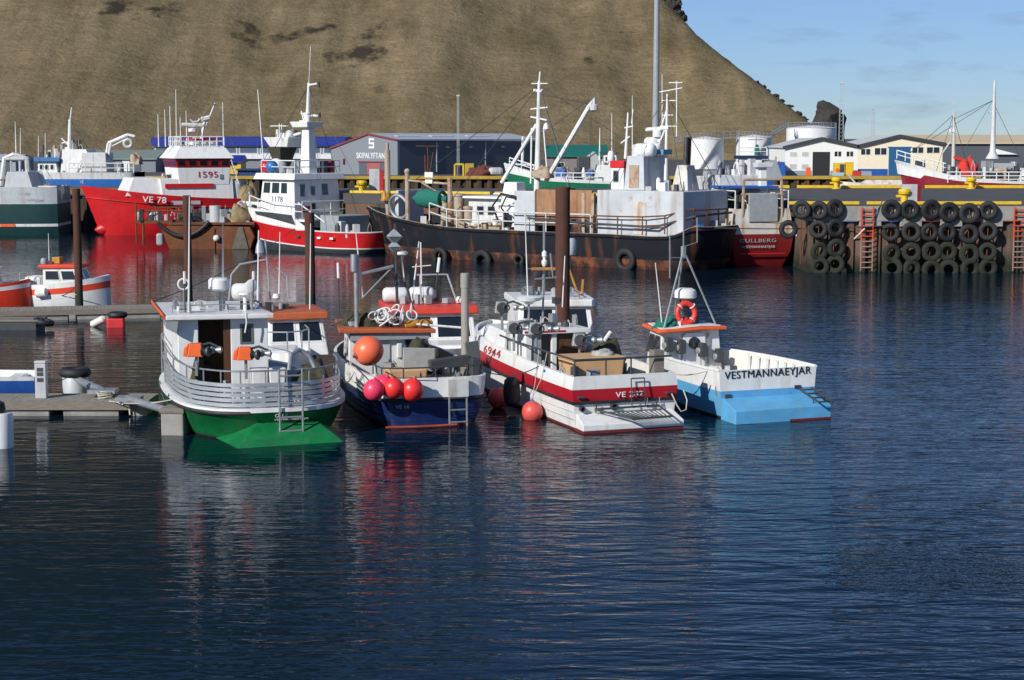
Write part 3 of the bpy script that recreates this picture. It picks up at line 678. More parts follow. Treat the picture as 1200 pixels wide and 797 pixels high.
# wheelhouse
x0, x1, ya, yf = -1.28, .82, 5.4, 7.0
wh = MB(); wh.hexa([(x0, ya, .75), (x1, ya, .75), (x1 * .7, yf, .75), (-1.0, yf + .1, .75), (x0 + .04, ya + .06, 2.02), (x1 - .1, ya + .06, 2.05), (x1 * .6, yf - .4, 2.05), (-1.05, yf - .3, 2.05)])
wh.build('wheelhouse', white, b4, bevel=.03)
rf = MB(); rf.prism([(x0 - .16, ya - .14, 2.0), (x0 + .1, ya - .2, 2.03), (0, ya - .24, 2.08), (x1 + .05, ya - .2, 2.06), (x1 * .75, yf + .05, 2.06), (-1.15, yf + .1, 2.03)], (0, 0, .1)); rf.build('roof', orange, b4, bevel=.025)
rt = MB(); rt.prism([(x0 - .02, ya, 2.1), (0, ya - .1, 2.181), (x1 - .1, ya - .04, 2.16), (x1 * .65, yf - .1, 2.16), (-1.0, yf - .05, 2.13)], (0, 0, .03)); rt.build('roof_top', white, b4)
dr = MB(); dr.prism([(-.55, ya + .02, .85), (.2, ya + .02, .85), (.2, ya + .03, 1.9), (.1, ya + .03, 1.97), (-.45, ya + .03, 1.97), (-.55, ya + .03, 1.88)], (0, -.06, 0)); d = dr.build('door', white, b4)
MB().lathe([(.19, 0), (.19, .02), (.15, .025)], (-.18, ya - .04, 1.66), (0, -1, 0), n=20).build('door_window', glass, d, smooth=True)
MB().bar((.18, ya - .06, 1.1), (.18, ya - .06, 1.5), .02).build('handle', galv, d)
MB().box((.33, ya + .0, 1.45), (.05, .05, 1.0)).build('post', galv, b4)
window(b4, wall_quad((x0, yf, .8), (x0, ya, .8), (x0 + .04, ya + .06, 2.0), (-1.05, yf - .3, 2.0), .12, .46, .42, .9), name='side_window')
window(b4, wall_quad((x0, yf, .8), (x0, ya, .8), (x0 + .04, ya + .06, 2.0), (-1.05, yf - .3, 2.0), .55, .92, .42, .9), name='side_window')
for x, z in ((-1.15, 1.66), (-.72, 1.58), (.0, 1.45), (.58, 1.25)):
    g = MB(); g.box((x + .03, ya - .16, z), (.2, .2, .44)); j = g.build('reel_box', dark, b4, bevel=.03)
    MB().box((x + .05, ya - .275, z), (.2, .03, .4)).build('dark_cover', dark, j, bevel=.01)
    MB().lathe([(.10, 0), (.10, .04), (.04, .05), (.04, .07)], (x - .08, ya - .16, z - .02), (-1, -.4, 0), n=14).build('reel_drum', galv, j, smooth=True)
    MB().bar((x, ya - .16, z - .5), (x, ya - .16, z - .2), .02).build('reel_stem', galv, j)
# mast tripod, radome, life ring
ap = F4.Y(801, 293, 6.0)
mt = MB(); top = V((ap.x, 6.0, ap.z))
for q in ((-1.15, 5.5, 2.1), (.66, 5.5, 2.12), (-.2, 6.8, 2.12)): mt.bar(q, top, .032)
tt = F4.Y(801, 213, 6.0); mt.bar(top, (tt.x, 6.0, tt.z), .022); tt2 = F4.Y(817, 255, 6.0); mt.bar(F4.Y(817, 284, 6.0), (tt2.x, 6.0, tt2.z), .02); mt.bar(top + V((0, 0, .1)), F4.Y(817, 284, 6.0), .012)
mt.bar(top - V((0, 0, .25)), top + V((0, 0, .12)), .09)
mt.build('mast', galv, b4, smooth=True)
antenna(b4, F4.Y(785, 326, 6.0), F4.Y(785, 275, 6.0), .022, .02, galv, 'vhf_antenna'); MB().bar(F4.Y(785, 302, 6.0), F4.Y(797, 302, 6.0), .012).build('antenna_bracket', galv, b4)
antenna(b4, (-1.1, 5.7, 2.1), F4.Y(768, 308, 5.7), .02, .012, white)
c = F4.Y(803, 350, 6.05); dome(b4, V((c.x, 6.05, c.z)), .35, .33, 'radome')
MB().lathe([(.28, -.25), (.28, -.002)], V((c.x, 6.05, c.z)), n=14).build('radome_base', dark, b4, smooth=True)
lr = MB(); lr.torus((0, 0, 0), .3, .085, (0, -1, .1), 30, 10); lr.build('life_ring', mat('life_ring_red', (.75, .05, .03), .45), None, smooth=True)
lr = bpy.data.objects['life_ring']; c2 = F4.Y(804, 367, 5.75); lr.location = F4.W((c2.x, 5.75, c2.z)); lr.rotation_euler = (0, 0, F4.rz)
tag(lr, 'red life ring hung below the white radome on the sky blue boat', 'life ring')
gr_ = MB()
for i in range(4): a = math.pi / 4 + i * math.pi / 2; gr_.torus((.3 * math.cos(a), 0, .3 * math.sin(a)), .09, .02, (-math.sin(a), 0, math.cos(a)), 10, 5)
gr_.build('white_band', whiterope, lr, smooth=True)
MB().lathe([(.15, 0), (.17, .03), (.17, .25), (.13, .3)], (c2.x + .0, 5.95, 2.12), n=14).build('red_lamp_box', mat('life_ring_red', (0, 0, 0)), b4, smooth=True)
MB().bx(c2.x + .22, c2.x + .5, 5.85, 6.05, 2.17, 2.42).build('searchlight', dark, b4, bevel=.03)
def heap(name, c, r, m, seed, hgt, amp=.4, parent=None):
    mb = MB(); mb.sphere((0, 0, 0), 1, (1, 1, 1), nu=22, nv=12); vs = []
    for v in mb.v:
        p = V(v); d = 1 + amp * noise.noise(p * 1.5 + V((seed, 0, 0))) + amp * .6 * noise.noise(p * 5 + V((seed, 3, 0)))
        vs.append((p.x * d * r[0], p.y * d * r[1], max(-.05, p.z * d) * hgt))
    mb.v = vs; o = mb.build(name, m, parent, smooth=60); o.location = c; return o
hn = heap('net_heap', F4.W((-.9, 5.9, 2.1)), (.38, .35), greennet, 5, .3); tag(hn, 'green net bundled on the orange edged roof of the sky blue boat', 'net')
hn2 = heap('net_heap', F4.W((-.5, 6.0, 2.13)), (.3, .3), greennet, 9, .33); tag(hn2, 'small green net bundle beside the radome of the sky blue boat', 'net')

# ----------------------------------------------------------------- white boat with the red stripe
F3 = Frame((3.325, 48.207), 20)
b3 = vessel('fishing_boat', 'white fishing boat with a broad dark red stripe and tan tub on deck, numbered 6944', F3, 'boat', 'small fishing boats moored in a row')
O3 = [(1.52, .62), (1.55, 2.4), (1.54, 5), (1.5, 7.4), (1.3, 9.5), (.75, 11.0), (0, 11.8)]
rows = [row(O3, -.5, .55, .1, .1), row(O3, -.02, .93, .1, .1), row(O3, .06, .94, .1, .12), row(O3, .44, .985, .02, .15), row(O3, .76, 1, 0, .2), row(O3, 1.12, 1.04, -.02, .24), row(O3, 1.47, 1.0, .0, .28), row(O3, 1.475, 1.0, 0, .28, inset=.1), row(O3, .72, .98, 0, .2, inset=.12)]
for r in rows[7:]: r[0] = (r[0][0], r[0][1] + .1, r[0][2])
_, R3 = hull(b3, rows, [1, 1, 0, 0, 2, 0, 0, 3], [white, antifoul, redstripe, cream], 3, k=4)
line_tube(b3, [(1.56, .6, .76), (1.59, 2.4, .77), (1.58, 5, .82), (1.54, 7.4, .9), (1.34, 9.5, .98), (.77, 11.05, 1.06), (.02, 11.85, 1.1)], .045, black, 'rub_rail', k=3)
MB().bar((-1.56, .58, .76), (1.56, .58, .76), .045).build('stern_rub_rail', black, b3, smooth=True)
for k in range(2):      # plank grooves of the clinker look
    line_tube(b3, [(1.5 + .012 * k, .7, .30 + .2 * k), (1.52 + .012 * k, 2.4, .30 + .2 * k), (1.49 + .012 * k, 4.6, .33 + .2 * k), (1.38, 6.4, .38 + .2 * k)], .008, greyp, 'plank_line', k=3)
# stern step: white wedge with red bottom
MB().hexa([(-1.5, 0, .07), (1.5, 0, .07), (1.46, .66, .07), (-1.46, .66, .07), (-1.5, 0, .24), (1.5, 0, .24), (1.44, .64, .46), (-1.44, .64, .46)]).build('swim_step', white, b3, bevel=.02)
MB().bx(-1.49, 1.49, .01, .7, -.4, .068).build('swim_step_bottom', antifoul, b3)
gt = MB()
for a, b in (((-.95, .5, .58), (.95, .5, .60)), ((-.95, .5, .58), (-.15, -.25, .38)), ((.95, .5, .60), (1.02, -.25, .4)), ((-.15, -.25, .38), (1.02, -.25, .4))): gt.bar(a, b, .03)
for i in range(11):
    t = i / 10; gt.bar((-.1 + t * 1.0, -.24, .385), (-.55 + t * 1.4, .22, .5), .018)
for x in (-.9, .9): gt.bar((x, .55, .48), (x, .5, .75), .02)
gt.build('boarding_grate', dark, b3, smooth=True)
fl = MB()
for x in (.12, .52): fl.bar((x, .42, .6), (x, .5, 1.38), .018)
for z, y in ((1.38, .5), (.98, .46)): fl.bar((.12, y, z), (.52, y, z), .018)
fl.build('stern_frame', dark, b3, smooth=True)
f2_ = MB()
for x in (.62, .98): f2_.bar((x, .5, .55), (x + .02, .54, .82), .012)
f2_.bar((.62, .52, .55), (.98, .52, .55), .012); f2_.build('small_stern_frame', greyp, b3)
for x, z, r in ((-.36, .62, .1), (-1.3, .6, .08)): MB().lathe([(r, 0), (r, .12), (r * .7, .12), (r * .7, .02)], (x, .62, z), (0, -1, 0), n=16).build('exhaust_outlet', dark, b3, smooth=True)
for x in (-1.33, 1.3): MB().box((x, .56, .92), (.22, .1, .06)).build('stern_cleat', dark, b3, bevel=.02)
p0 = F3.Y(721, 466.5, .585); p1 = F3.Y(748, 463, .585); text('VE 282', b3, (p0.x, .56, .87), (1, 0, 0), (0, 0, 1), .15, txtwhite, .82, bold=.015)
a = F3.X(571, 427, -1.44)
ya = F3.X(572, 423, -1.38).y; yb = F3.X(589, 423, -1.5).y; wrap_text('6944', b3, R3, (ya, 1.32), -1, .24, txtred, max(.9, ya - yb), (5, 6), bold=.01)
# shipping line crest: blue comma mark on the white topside
cm = MB(); C0 = F3.X(639, 443, -1.53); pts = [(0, .16), (.1, .15), (.13, .06), (.03, .08), (-.02, .0), (.02, -.07), (.13, -.08), (.1, -.17), (-.04, -.17), (-.12, -.08), (-.13, .02), (-.08, .11)]
cm.prism([(-1.565, C0.y - x, 1.28 + z) for x, z in pts], (-.012, 0, 0)); cm.build('blue_emblem', bluep, b3)
# foredeck and wheelhouse
MB().prism([(-1.42, 7.0, 1.5), (1.42, 7.0, 1.5), (1.2, 9.5, 1.62), (.68, 10.9, 1.72), (0, 11.6, 1.78), (-.68, 10.9, 1.72), (-1.2, 9.5, 1.62)], (0, 0, .06)).build('foredeck', white, b3)
ca = MB(); ca.hexa([(-1.42, 6.6, 1.45), (1.36, 6.6, 1.45), (.95, 10.6, 1.5), (-1.15, 10.6, 1.5), (-1.38, 6.6, 2.12), (1.3, 6.6, 2.12), (.85, 9.0, 2.1), (-1.1, 9.0, 2.1)]); ca.build('wheelhouse', white, b3, bevel=.04)
window(b3, wall_quad((-1.15, 10.6, 1.5), (-1.42, 6.6, 1.45), (-1.38, 6.6, 2.12), (-1.1, 9.0, 2.1), .2, .72, .15, .9), .05, white, mat('pale_window_glass', (.10, .13, .13), .08), name='side_window')
# aft house with open door
hx0, hx1, hy = -1.32, .62, 4.9
h_ = MB()
h_.bx(-.50, -.34, hy, hy + .12, .72, 2.28); h_.bx(hx0, -1.12, hy, hy + .12, .72, 2.2); h_.bx(-1.4, .7, hy - .12, 6.6, 2.2, 2.32); h_.bx(hx0, hx0 + .06, hy + .121, 6.3, .72, 2.199); h_.bx(hx1 - .06, hx1, hy + .121, 6.3, .72, 2.199)
h_.bx(hx0 + .061, hx1 - .061, 6.2, 6.28, .72, 2.199); h_.build('aft_shelter', white, b3, bevel=.015)
MB().bx(-1.12, -.82, hy + .04, hy + .09, .75, 2.19).build('shelter_panel', greyp, b3); MB().bx(-.339, .56, hy + .05, hy + .1, .75, 2.19).build('brown_bulkhead', brownwood, b3)
MB().bx(-1.4, -.1, hy - .123, hy - .11, 2.235, 2.3).build('roof_red_strip', redstripe, b3)
for (px, py), yy in zip(((592, 362), (606, 386), (632, 387), (683, 400)), (6.6, 5.2, 4.1, 3.6)):
    q = F3.Y(px, py, yy); j = jigger(b3, (q.x - .1, yy, q.z - .12), -.3, greyp, 'jigging_machine', 1.15); MB().torus((q.x - .05, yy - .27, q.z + .06), .09, .025, (0, 1, 0), 16, 6).build('machine_ring', dark, j, smooth=True)
# rail round the aft deck
RP = [(-1.38, 7.0, 1.5), (-1.46, 5.2, 1.48), (-1.47, 3.0, 1.47), (-1.46, .72, 1.47), (0, .68, 1.47), (1.44, .72, 1.47)]
rail(b3, RP, .46, .028, posts=[(-1.42, 6.2, 1.5), (-1.46, 5.2, 1.47), (-1.47, 4.0, 1.47), (-1.47, 2.6, 1.47), (-1.46, .72, 1.47), (-.55, .69, 1.47), (.2, .69, 1.47)], m=dark)
MB().bx(.95, 1.25, .8, 1.15, .75, 2.08).build('wooden_post', wood, b3)
# mast cluster on the shelter roof
q = F3.Y(620, 352, 6.4); MB().lathe([(.1, -.12), (.16, -.05), (.36, .0), (.4, .1), (.3, .13), (0, .15)], V((q.x, 6.4, q.z)), n=20).build('radome', white, b3, smooth=True)
MB().bar((q.x, 6.4, 2.32), (q.x, 6.4, q.z - .1), .03).build('radome_stem', galv, b3)
mt = MB(); q1 = F3.Y(636, 378, 6.4); q2 = F3.Y(637, 322, 6.4); mt.bar((q1.x, 6.4, 2.3), q2, .035); mt.bar(F3.Y(627, 327, 6.4), F3.Y(652, 325, 6.4), .03); mt.bar(F3.Y(645, 297, 6.4), F3.Y(648, 325, 6.4), .03); mt.bar(F3.Y(618, 315, 6.4), F3.Y(636, 315, 6.4), .012)
mt.build('mast', galv, b3, smooth=True)
for px, py in ((629, 322), (646, 321)):
    q = F3.Y(px, py, 6.4); MB().lathe([(.06, .15), (.1, .05), (.11, 0), (.09, -.01)], (q.x, 6.4, q.z), (0, 1, 0), n=14).build('floodlight', dark, b3, smooth=True)
q = F3.Y(638, 312, 6.4); MB().lathe([(.05, 0), (.09, .08), (.09, .16), (.05, .2), (.05, .28), (.08, .3), (.08, .42), (.02, .48)], V((q.x, 6.4, q.z)), n=14).build('mast_lamp', white, b3, smooth=True)
antenna(b3, F3.Y(619, 360, 6.5), F3.Y(615, 245, 6.5), .022, .014); antenna(b3, F3.Y(659, 360, 6.6), F3.Y(662, 300, 6.6), .02, .014)
MB().bar((F3.Y(619, 360, 6.5).x, 6.5, 2.3), F3.Y(619, 360, 6.5), .02).build('antenna_foot', galv, b3)
q = F3.Y(652, 352, 6.2); MB().box((q.x, 6.2, q.z), (.24, .2, .2)).build('deck_light', dark, b3, bevel=.03); MB().bar((q.x, 6.2, 2.3), (q.x, 6.2, q.z), .02).build('light_stem', galv, b3)
# loose gear aboard
t = thing('fish_tub', 'tan insulated fish tub behind the rail of the red striped boat', 'tub', F3.W((-.2, 2.6, .74)), F3.rz)
MB().hexa([(-.72, -.5, 0), (.72, -.5, 0), (.72, .5, 0), (-.72, .5, 0), (-.8, -.58, 1.0), (.8, -.58, 1.0), (.8, .58, 1.0), (-.8, .58, 1.0)]).build('tub_body', tan, t, bevel=.05)
MB().bx(-.83, .83, -.61, .61, .985, 1.06).build('tub_lid', tan, t, bevel=.03)
o = heap('rope_coil_heap', F3.W((.15, 2.6, 1.79)), (.35, .3), mat('grey_white_rope', (.42, .42, .40), .9, var=.4, bump=1, bscale=20), 3, .16); tag(o, 'pale rope heap lying on the tan fish tub', 'rope')
mg = heap('net_heap', F3.W((.95, 4.2, .9)), (.62, .6), netm, 12, 1.15, .35); tag(mg, 'dark net piled beside the shelter of the red striped boat', 'net')
MB().box((.85, 4.0, 2.1), (.1, .1, .5), 0, 0, .2, .6).build('white_tube_lamp', white, b3, bevel=.03)
MB().box((.45, 3.6, 2.15), (.22, .2, .2)).build('blue_motor_cover', blueb, b3, bevel=.04)
t = thing('fender_can', 'blue canister fender left hanging beside the red stripe of the white boat', 'fender', F3.W((-1.7, 5.2, .0)))
bpy.data.objects.remove(t)
fender_buoy('fender_buoy', 'faded red round fender with blue neck floating beside the red striped hull', F3.W((-1.85, 2.95, .2)), .30, fadedbuoy, 'round fenders hung between the boats')
line('fender_line', 'thin pair of lines holding the faded red fender at the rail', [F3.W((-1.48, 3.4, 1.93)), F3.W((-1.66, 3.2, 1.1)), F3.W((-1.85, 2.95, .6)), F3.W((-1.62, 2.8, 1.2)), F3.W((-1.48, 2.75, 1.93))], .012)
fender_buoy('fender_buoy', 'dull red fender squeezed between the navy stern and the red striped hull', F3.W((-2.05, 5.3, .30)), .3, fadedbuoy, 'round fenders hung between the boats')
fd = MB().lathe([(.1, 0), (.22, .1), (.26, .4), (.22, .75), (.1, .85)], (0, 0, 0), n=14).build('cylinder_fender', black, None, smooth=True); fd.location = F3.W((-1.98, 4.3, .2)); tag(fd, 'black cylinder fender in the dark gap beside the faded red fender', 'fender')
line('mooring_line', 'white mooring line looped at the starboard stern cleat of the red striped boat', [F3.W(p) for p in ((1.35, .5, .9), (1.42, .3, .6), (1.55, .3, .42), (1.72, .35, .45), (1.82, .5, .7), (1.8, .7, .95))], .018)

# ----------------------------------------------------------------- navy and white boat with red floats
F2 = Frame((-2.101, 49.005), 17)
b2 = vessel('fishing_boat', 'old navy and white fishing boat with red floats along its stern', F2, 'boat', 'small fishing boats moored in a row')
O2 = [(0, .0), (.6, .0), (1.2, .08), (1.42, .25), (1.6, .9), (1.72, 2.4), (1.72, 4.4), (1.55, 6.2), (1.05, 7.6), (.5, 8.4), (0, 8.8)]
rows = [row(O2, -.5, .6, .2), row(O2, -.02, .85, .12), row(O2, .05, .86, .11), row(O2, .4, .94, .05, .1), row(O2, .74, 1, 0, .25), row(O2, .80, 1.0, 0, .25), row(O2, 1.36, 1.04, -.02, .3), row(O2, 1.365, 1.04, -.02, .3, inset=.09), row(O2, .75, 1.0, 0, .2, inset=.1)]
for r in rows[7:]:
    for i in range(4): r[i] = (r[i][0], r[i][1] + .09, r[i][2])
hull(b2, rows, [1, 1, 2, 2, 4, 3, 3, 0], [wood, antifoul, navy, white, black], 0, k=3)
line_tube(b2, [(x + .02, y - .02, .77 + .25 * (y / 9) ** 2) for x, y in O2], .05, black, 'rub_rail', k=3)
for k in range(3): line_tube(b2, [(x * (.90 + .035 * k) + .006, y + .09 - .03 * k, .18 + .17 * k + .06 * (y / 9) ** 2) for x, y in O2[:9]], .012, navy, 'plank_line', k=3)
MB().tube([(-1.45, -.12, .06), (-.6, -.16, .05), (0, -.17, .05), (.55, -.16, .06)], .03).build('red_stern_bar', mat('worn_red_wood', (.33, .07, .04), .7, var=.4), b2)
stern_ladder(b2, .36, .86, -.12, -.05, 1.3, 4, galv, -.06)
sp_ = MB(); sp_.bx(.32, .9, -.135, -.06, .82, 1.31); sp_.build('ladder_backing', oldwhite, b2)
text('VE 16', b2, (-1.15, -.035, .55), (1, 0, 0), (0, 0, 1), .1, txtgrey, .38)
# wheelhouse
wy = 4.0
wh = MB(); wh.hexa([(-1.62, wy, .76), (.86, wy, .76), (.7, 6.4, .76), (-1.3, 6.4, .76), (-1.58, wy, 2.26), (.82, wy, 2.18), (.66, 6.2, 2.2), (-1.26, 6.2, 2.28)]); wh.build('wheelhouse', white, b2, bevel=.03)
MB().prism([(-1.95, wy - .28, 2.26), (.98, wy - .28, 2.18), (.9, 6.5, 2.2), (-1.5, 6.5, 2.28)], (0, 0, .13)).build('roof', orangedull, b2, bevel=.03)
MB().bx(-1.58, .8, wy - .18, wy - .002, 2.02, 2.2).build('eave_board', greyp, b2)
dd = MB().bx(-.82, -.36, wy - .04, wy - .003, .8, 2.0).build('door', ltgrey, b2, bevel=.02); MB().bx(-.42, -.39, wy - .08, wy - .041, 1.3, 1.42).build('handle', dark, dd)
MB().bx(-.16, 0, wy - .07, wy - .004, 1.45, 1.9).build('wall_box', white, b2, bevel=.03)
wf = window(b2, [(.1, wy - .004, 1.58), (.7, wy - .004, 1.58), (.7, wy - .004, 2.02), (.1, wy - .004, 2.02)], .04, navy, glass)
MB().bx(.3, .5, wy - .03, wy - .019, 1.6, 2.0).build('curtain', white, wf)
window(b2, wall_quad((-1.3, 6.4, .8), (-1.62, wy, .8), (-1.58, wy, 2.2), (-1.26, 6.2, 2.2), .15, .42, .5, .85), .04, white, name='side_window')
window(b2, wall_quad((-1.3, 6.4, .8), (-1.62, wy, .8), (-1.58, wy, 2.2), (-1.26, 6.2, 2.2), .55, .85, .5, .85), .04, brownwood, name='side_window')
# pole with jib, antennas and black mast
po = MB(); a, b = F2.Y(418, 378, 4.3), F2.Y(417, 300, 4.3); po.bar((a.x, 4.3, 2.38), b, .07, 0, 10); po.bar(F2.Y(415, 318, 4.3), F2.Y(415, 298, 4.3), .11, 0, 10)
po.bar(F2.Y(424, 321, 4.3), F2.Y(461, 312, 4.3), .05); po.bar(F2.Y(424, 350, 4.3), F2.Y(458, 315, 4.3), .025); po.build('jib_post', galv, b2, smooth=True)
antenna(b2, F2.Y(425, 350, 4.35), F2.Y(417, 272, 4.35), .03, .012)
antenna(b2, F2.Y(398, 372, 4.3), F2.Y(396, 308, 4.3), .03, .02, white, white_top=.28)
bm = MB(); bm.bar(F2.Y(466, 379, 4.6), F2.Y(463, 262, 4.6), .045); bm.build('black_mast', dark, b2, smooth=True)
cn_ = MB()
for z, s in ((277, 1), (289, .8)):
    q = F2.Y(462, z, 4.6); cn_.lathe([(.28 * s, 0), (.02, .22 * s)], V((q.x, 4.6, q.z)), n=4); cn_.lathe([(.02, -.22 * s), (.28 * s, 0)], V((q.x, 4.6, q.z - .02)), n=4)
cn_.build('radar_reflector', greyp, b2)
q = F2.Y(470, 299, 4.7); MB().lathe([(.12, 0), (.2, .03), (.2, .1), (.1, .14)], V((q.x, 4.7, q.z)), n=16).build('gps_dome', white, b2, smooth=True); MB().bar(F2.Y(474, 330, 4.7), q, .025).build('dome_stem', white, b2); MB().bar(F2.Y(488, 370, 4.7), F2.Y(474, 330, 4.7), .02).build('dome_stay', dark, b2)
mm_ = MB(); mm_.bar(F2.Y(481, 368, 4.8), F2.Y(491, 283, 4.8), .03, 0, 6, .015); mm_.bar(F2.Y(494, 333, 4.8), F2.Y(493, 284, 4.8), .02); mm_.bar(F2.Y(483, 313, 4.8), F2.Y(505, 311, 4.8), .018); mm_.build('white_mast', white, b2, smooth=True)
# stern rail
rp = [(-1.5, 1.2, 1.37), (-1.46, .3, 1.37), (-.9, .06, 1.37), (0, .02, 1.37), (.9, .06, 1.37), (1.42, .3, 1.37)]
rail(b2, rp, .28, .022, m=dark)
wr_ = MB(); wr_.box((1.28, .6, 1.55), (.25, .3, .5)); wr_.build('stern_winch', dark, b2, bevel=.04)
# loose things aboard
big = fender_buoy('large_buoy', 'large orange round buoy hanging before the wheelhouse of the navy boat', F2.W((-1.32, 2.6, 1.86)), .43, obuoy, None, (-.75, -.55, -.25), 1.03, mat('dark_orange_rubber', (.25, .05, .02), .6))
for i, (px, py, yy, r, m_, l) in enumerate([(438, 457, -.30, .29, pink, 'pink red round float at the left end of the row on the navy stern'), (449, 451, -.12, .28, pink, 'pink float sitting highest in the row on the navy stern'), (461, 455, -.32, .28, dred, 'bright red round float third along the row on the navy stern'), (483, 457, -.34, .31, dred, 'bright red round float at the right end of the row on the navy stern')]):
    q = F2.Y(px, py, yy); fender_buoy('net_float', l, F2.W((q.x, yy, q.z)), r, m_, 'red net floats hung over the navy stern', (random.uniform(-.3, .3), -.2, 1 if i != 1 else .6), 1.04, m_)
line('float_line', 'dark line tying the red floats to the navy stern rail', [F2.W(p) for p in ((-1.3, .05, 1.66), (-1.2, -.15, 1.42), (-.7, -.1, 1.4), (-.2, -.16, 1.43), (.1, .0, 1.64))], .012, dark)
t = MB().box((0, 0, .32), (.92, .12, .66)).build('steel_plate_box', mat('scuffed_steel', (.33, .33, .31), .6, .2, c2=(.2, .18, .15), var=.3), None, bevel=.03); t.location = F2.W((-.2, 1.15, 1.42)); t.rotation_euler = (-.1, .04, F2.rz - .15); tag(t, 'scuffed grey steel box standing on the navy boat stern deck', 'box')
t = MB().hexa([(-.5, -.35, 0), (.5, -.35, 0), (.5, .35, 0), (-.5, .35, 0), (-.55, -.4, .72), (.55, -.4, .72), (.55, .4, .72), (-.55, .4, .72)]).build('fish_tub', tan, None, bevel=.04); t.location = F2.W((-.55, 1.3, .78)); t.rotation_euler = (0, 0, F2.rz); tag(t, 'tan fish tub behind the scuffed steel box on the navy boat', 'tub')
t = thing('hauling_chute', 'black line chute with upright grey board on the navy boat stern', 'chute', F2.W((.62, .9, 1.5)), F2.rz)
MB().box((0, 0, .17), (1.15, .3, .26), 0, 0, 0, -.1).build('chute_trough', dark, t, bevel=.02); MB().box((.72, .05, .3), (.38, .1, .85), 0, 0, 0, -.12).build('upright_board', mat('dark_grey_board', (.10, .105, .11), .6), t, bevel=.02)
MB().torus((.05, .1, -.02), .2, .05, (0, 1, .2)).build('hauling_wheel', galv, t, smooth=True); MB().bar((.3, .05, -.72), (.3, .05, .1), .05).build('chute_leg', galv, t)
o = heap('net_heap', F2.W((.1, 1.9, 1.3)), (.55, .5), netm, 21, .85); tag(o, 'dark net heaped behind the scuffed steel box', 'net')
# rope tangle and net on the roof
o = heap('net_heap', F2.W((-1.0, 4.9, 2.36)), (.75, .6), netm, 2, .42); tag(o, 'dark green brown net spread over the orange roof of the navy boat', 'net')
rt = MB()
for i in range(16):
    a = random.uniform(0, 6.28); c = V((-.45 + random.gauss(0, .28), 4.2 + random.gauss(0, .18), 2.52 + random.uniform(0, .28))); r_ = random.uniform(.13, .3)
    rt.torus(c, r_, .022, (random.gauss(0, .7), random.gauss(-.6, .5), random.gauss(.3, .6)), 16, 5)
rt = rt.build('rope_tangle', whiterope, None, smooth=True); rt.location = F2.o; rt.rotation_euler = (0, 0, F2.rz); tag(rt, 'white rope tangle piled on the orange roof of the navy boat', 'rope')
for i, (x, l) in enumerate(((.32, 'left of two ochre floats lying on the orange roof edge'), (.72, 'right of two ochre floats lying on the orange roof edge'))):
    o = MB().lathe([(.03, -.26), (.11, -.2), (.14, 0), (.11, .2), (.03, .26)], (0, 0, 0), (1, 0, .1), n=12).build('trawl_float', gold, None, smooth=True); o.location = F2.W((x, 4.1, 2.44)); o.rotation_euler = (0, 0, F2.rz); tag(o, l, 'float', 'ochre floats on the roof')
o = MB().bar((0, 0, 0), (1.3, -.25, -.12), .035, 0, 8).build('boat_hook', white, None, smooth=True); o.location = F2.W((.45, 4.0, 2.44)); o.rotation_euler = (0, 0, F2.rz); tag(o, 'white boathook pole lying out over the navy boat roof edge', 'pole')
line('hanging_line', 'bunch of tan line dangling over the white port bow of the navy boat', [F2.W(p) for p in ((-1.74, 3.0, 1.5), (-1.8, 2.95, 1.2), (-1.78, 3.1, .95), (-1.8, 3.15, 1.25), (-1.74, 3.2, 1.5), (-1.8, 3.3, 1.1), (-1.76, 3.35, 1.45))], .018)

# ----------------------------------------------------------------- green boat (left)
F1 = Frame((-6.329, 46.864, -.19), 17)
b1 = vessel('fishing_boat', 'green hulled fishing boat with a silver slatted bulwark, leftmost of the moored row', F1, 'boat', 'small fishing boats moored in a row')
O1 = [(0, -.40), (.65, -.38), (1.2, -.2), (1.68, .2), (2.1, 1.0), (2.35, 2.4), (2.4, 4.4), (2.25, 6.3), (1.75, 8.0), (.9, 9.3), (0, 9.9)]
rows = [row(O1, -.5, .55, 1.0), row(O1, .1, .845, .68), row(O1, .245, .882, .58), row(O1, .35, .91, .5), row(O1, .96, 1, 0, .18), row(O1, .98, 1.015, -.02, .18), row(O1, 1.08, 1.015, -.02, .18), row(O1, 1.085, 1.0, 0, .18, inset=.24), row(O1, .72, .98, 0, .1, inset=.26)]
for r in rows[7:]:
    for i in range(4): r[i] = (r[i][0], r[i][1] + .22, r[i][2])
hull(b1, rows, [4, 4, 0, 0, 2, 1, 1, 3], [green, white, black, greyp, slime], 3, k=4)
rb = MB(); PO = cat_interp([(-x - .02, y - .02, .97 + .18 * (max(0, y) / 9) ** 2) for x, y in O1[1:9]], 4); rb.tube(PO, .055, 8); rb.build('rub_rail', black, b1, smooth=True)
pf = MB(); pf.add([(-1.45, .75, .17), (-1.12, -1.15, .17), (1.74, -.93, .17), (1.95, .7, .17), (-1.45, .75, -.4), (-1.12, -1.15, -.4), (1.74, -.93, -.4), (1.95, .7, -.4), (-.42, -.16, .69), (1.2, -.16, .63), (1.3, .9, .6), (-.6, .9, .6)],
       [(0, 1, 8), (1, 2, 9, 8), (2, 3, 10, 9), (0, 8, 11), (8, 9, 10, 11), (0, 4, 5, 1), (1, 5, 6, 2), (2, 6, 7, 3), (3, 7, 4, 0), (0, 11, 10, 3), (4, 7, 6, 5)]); pf.build('swim_step', green, b1, bevel=.02)
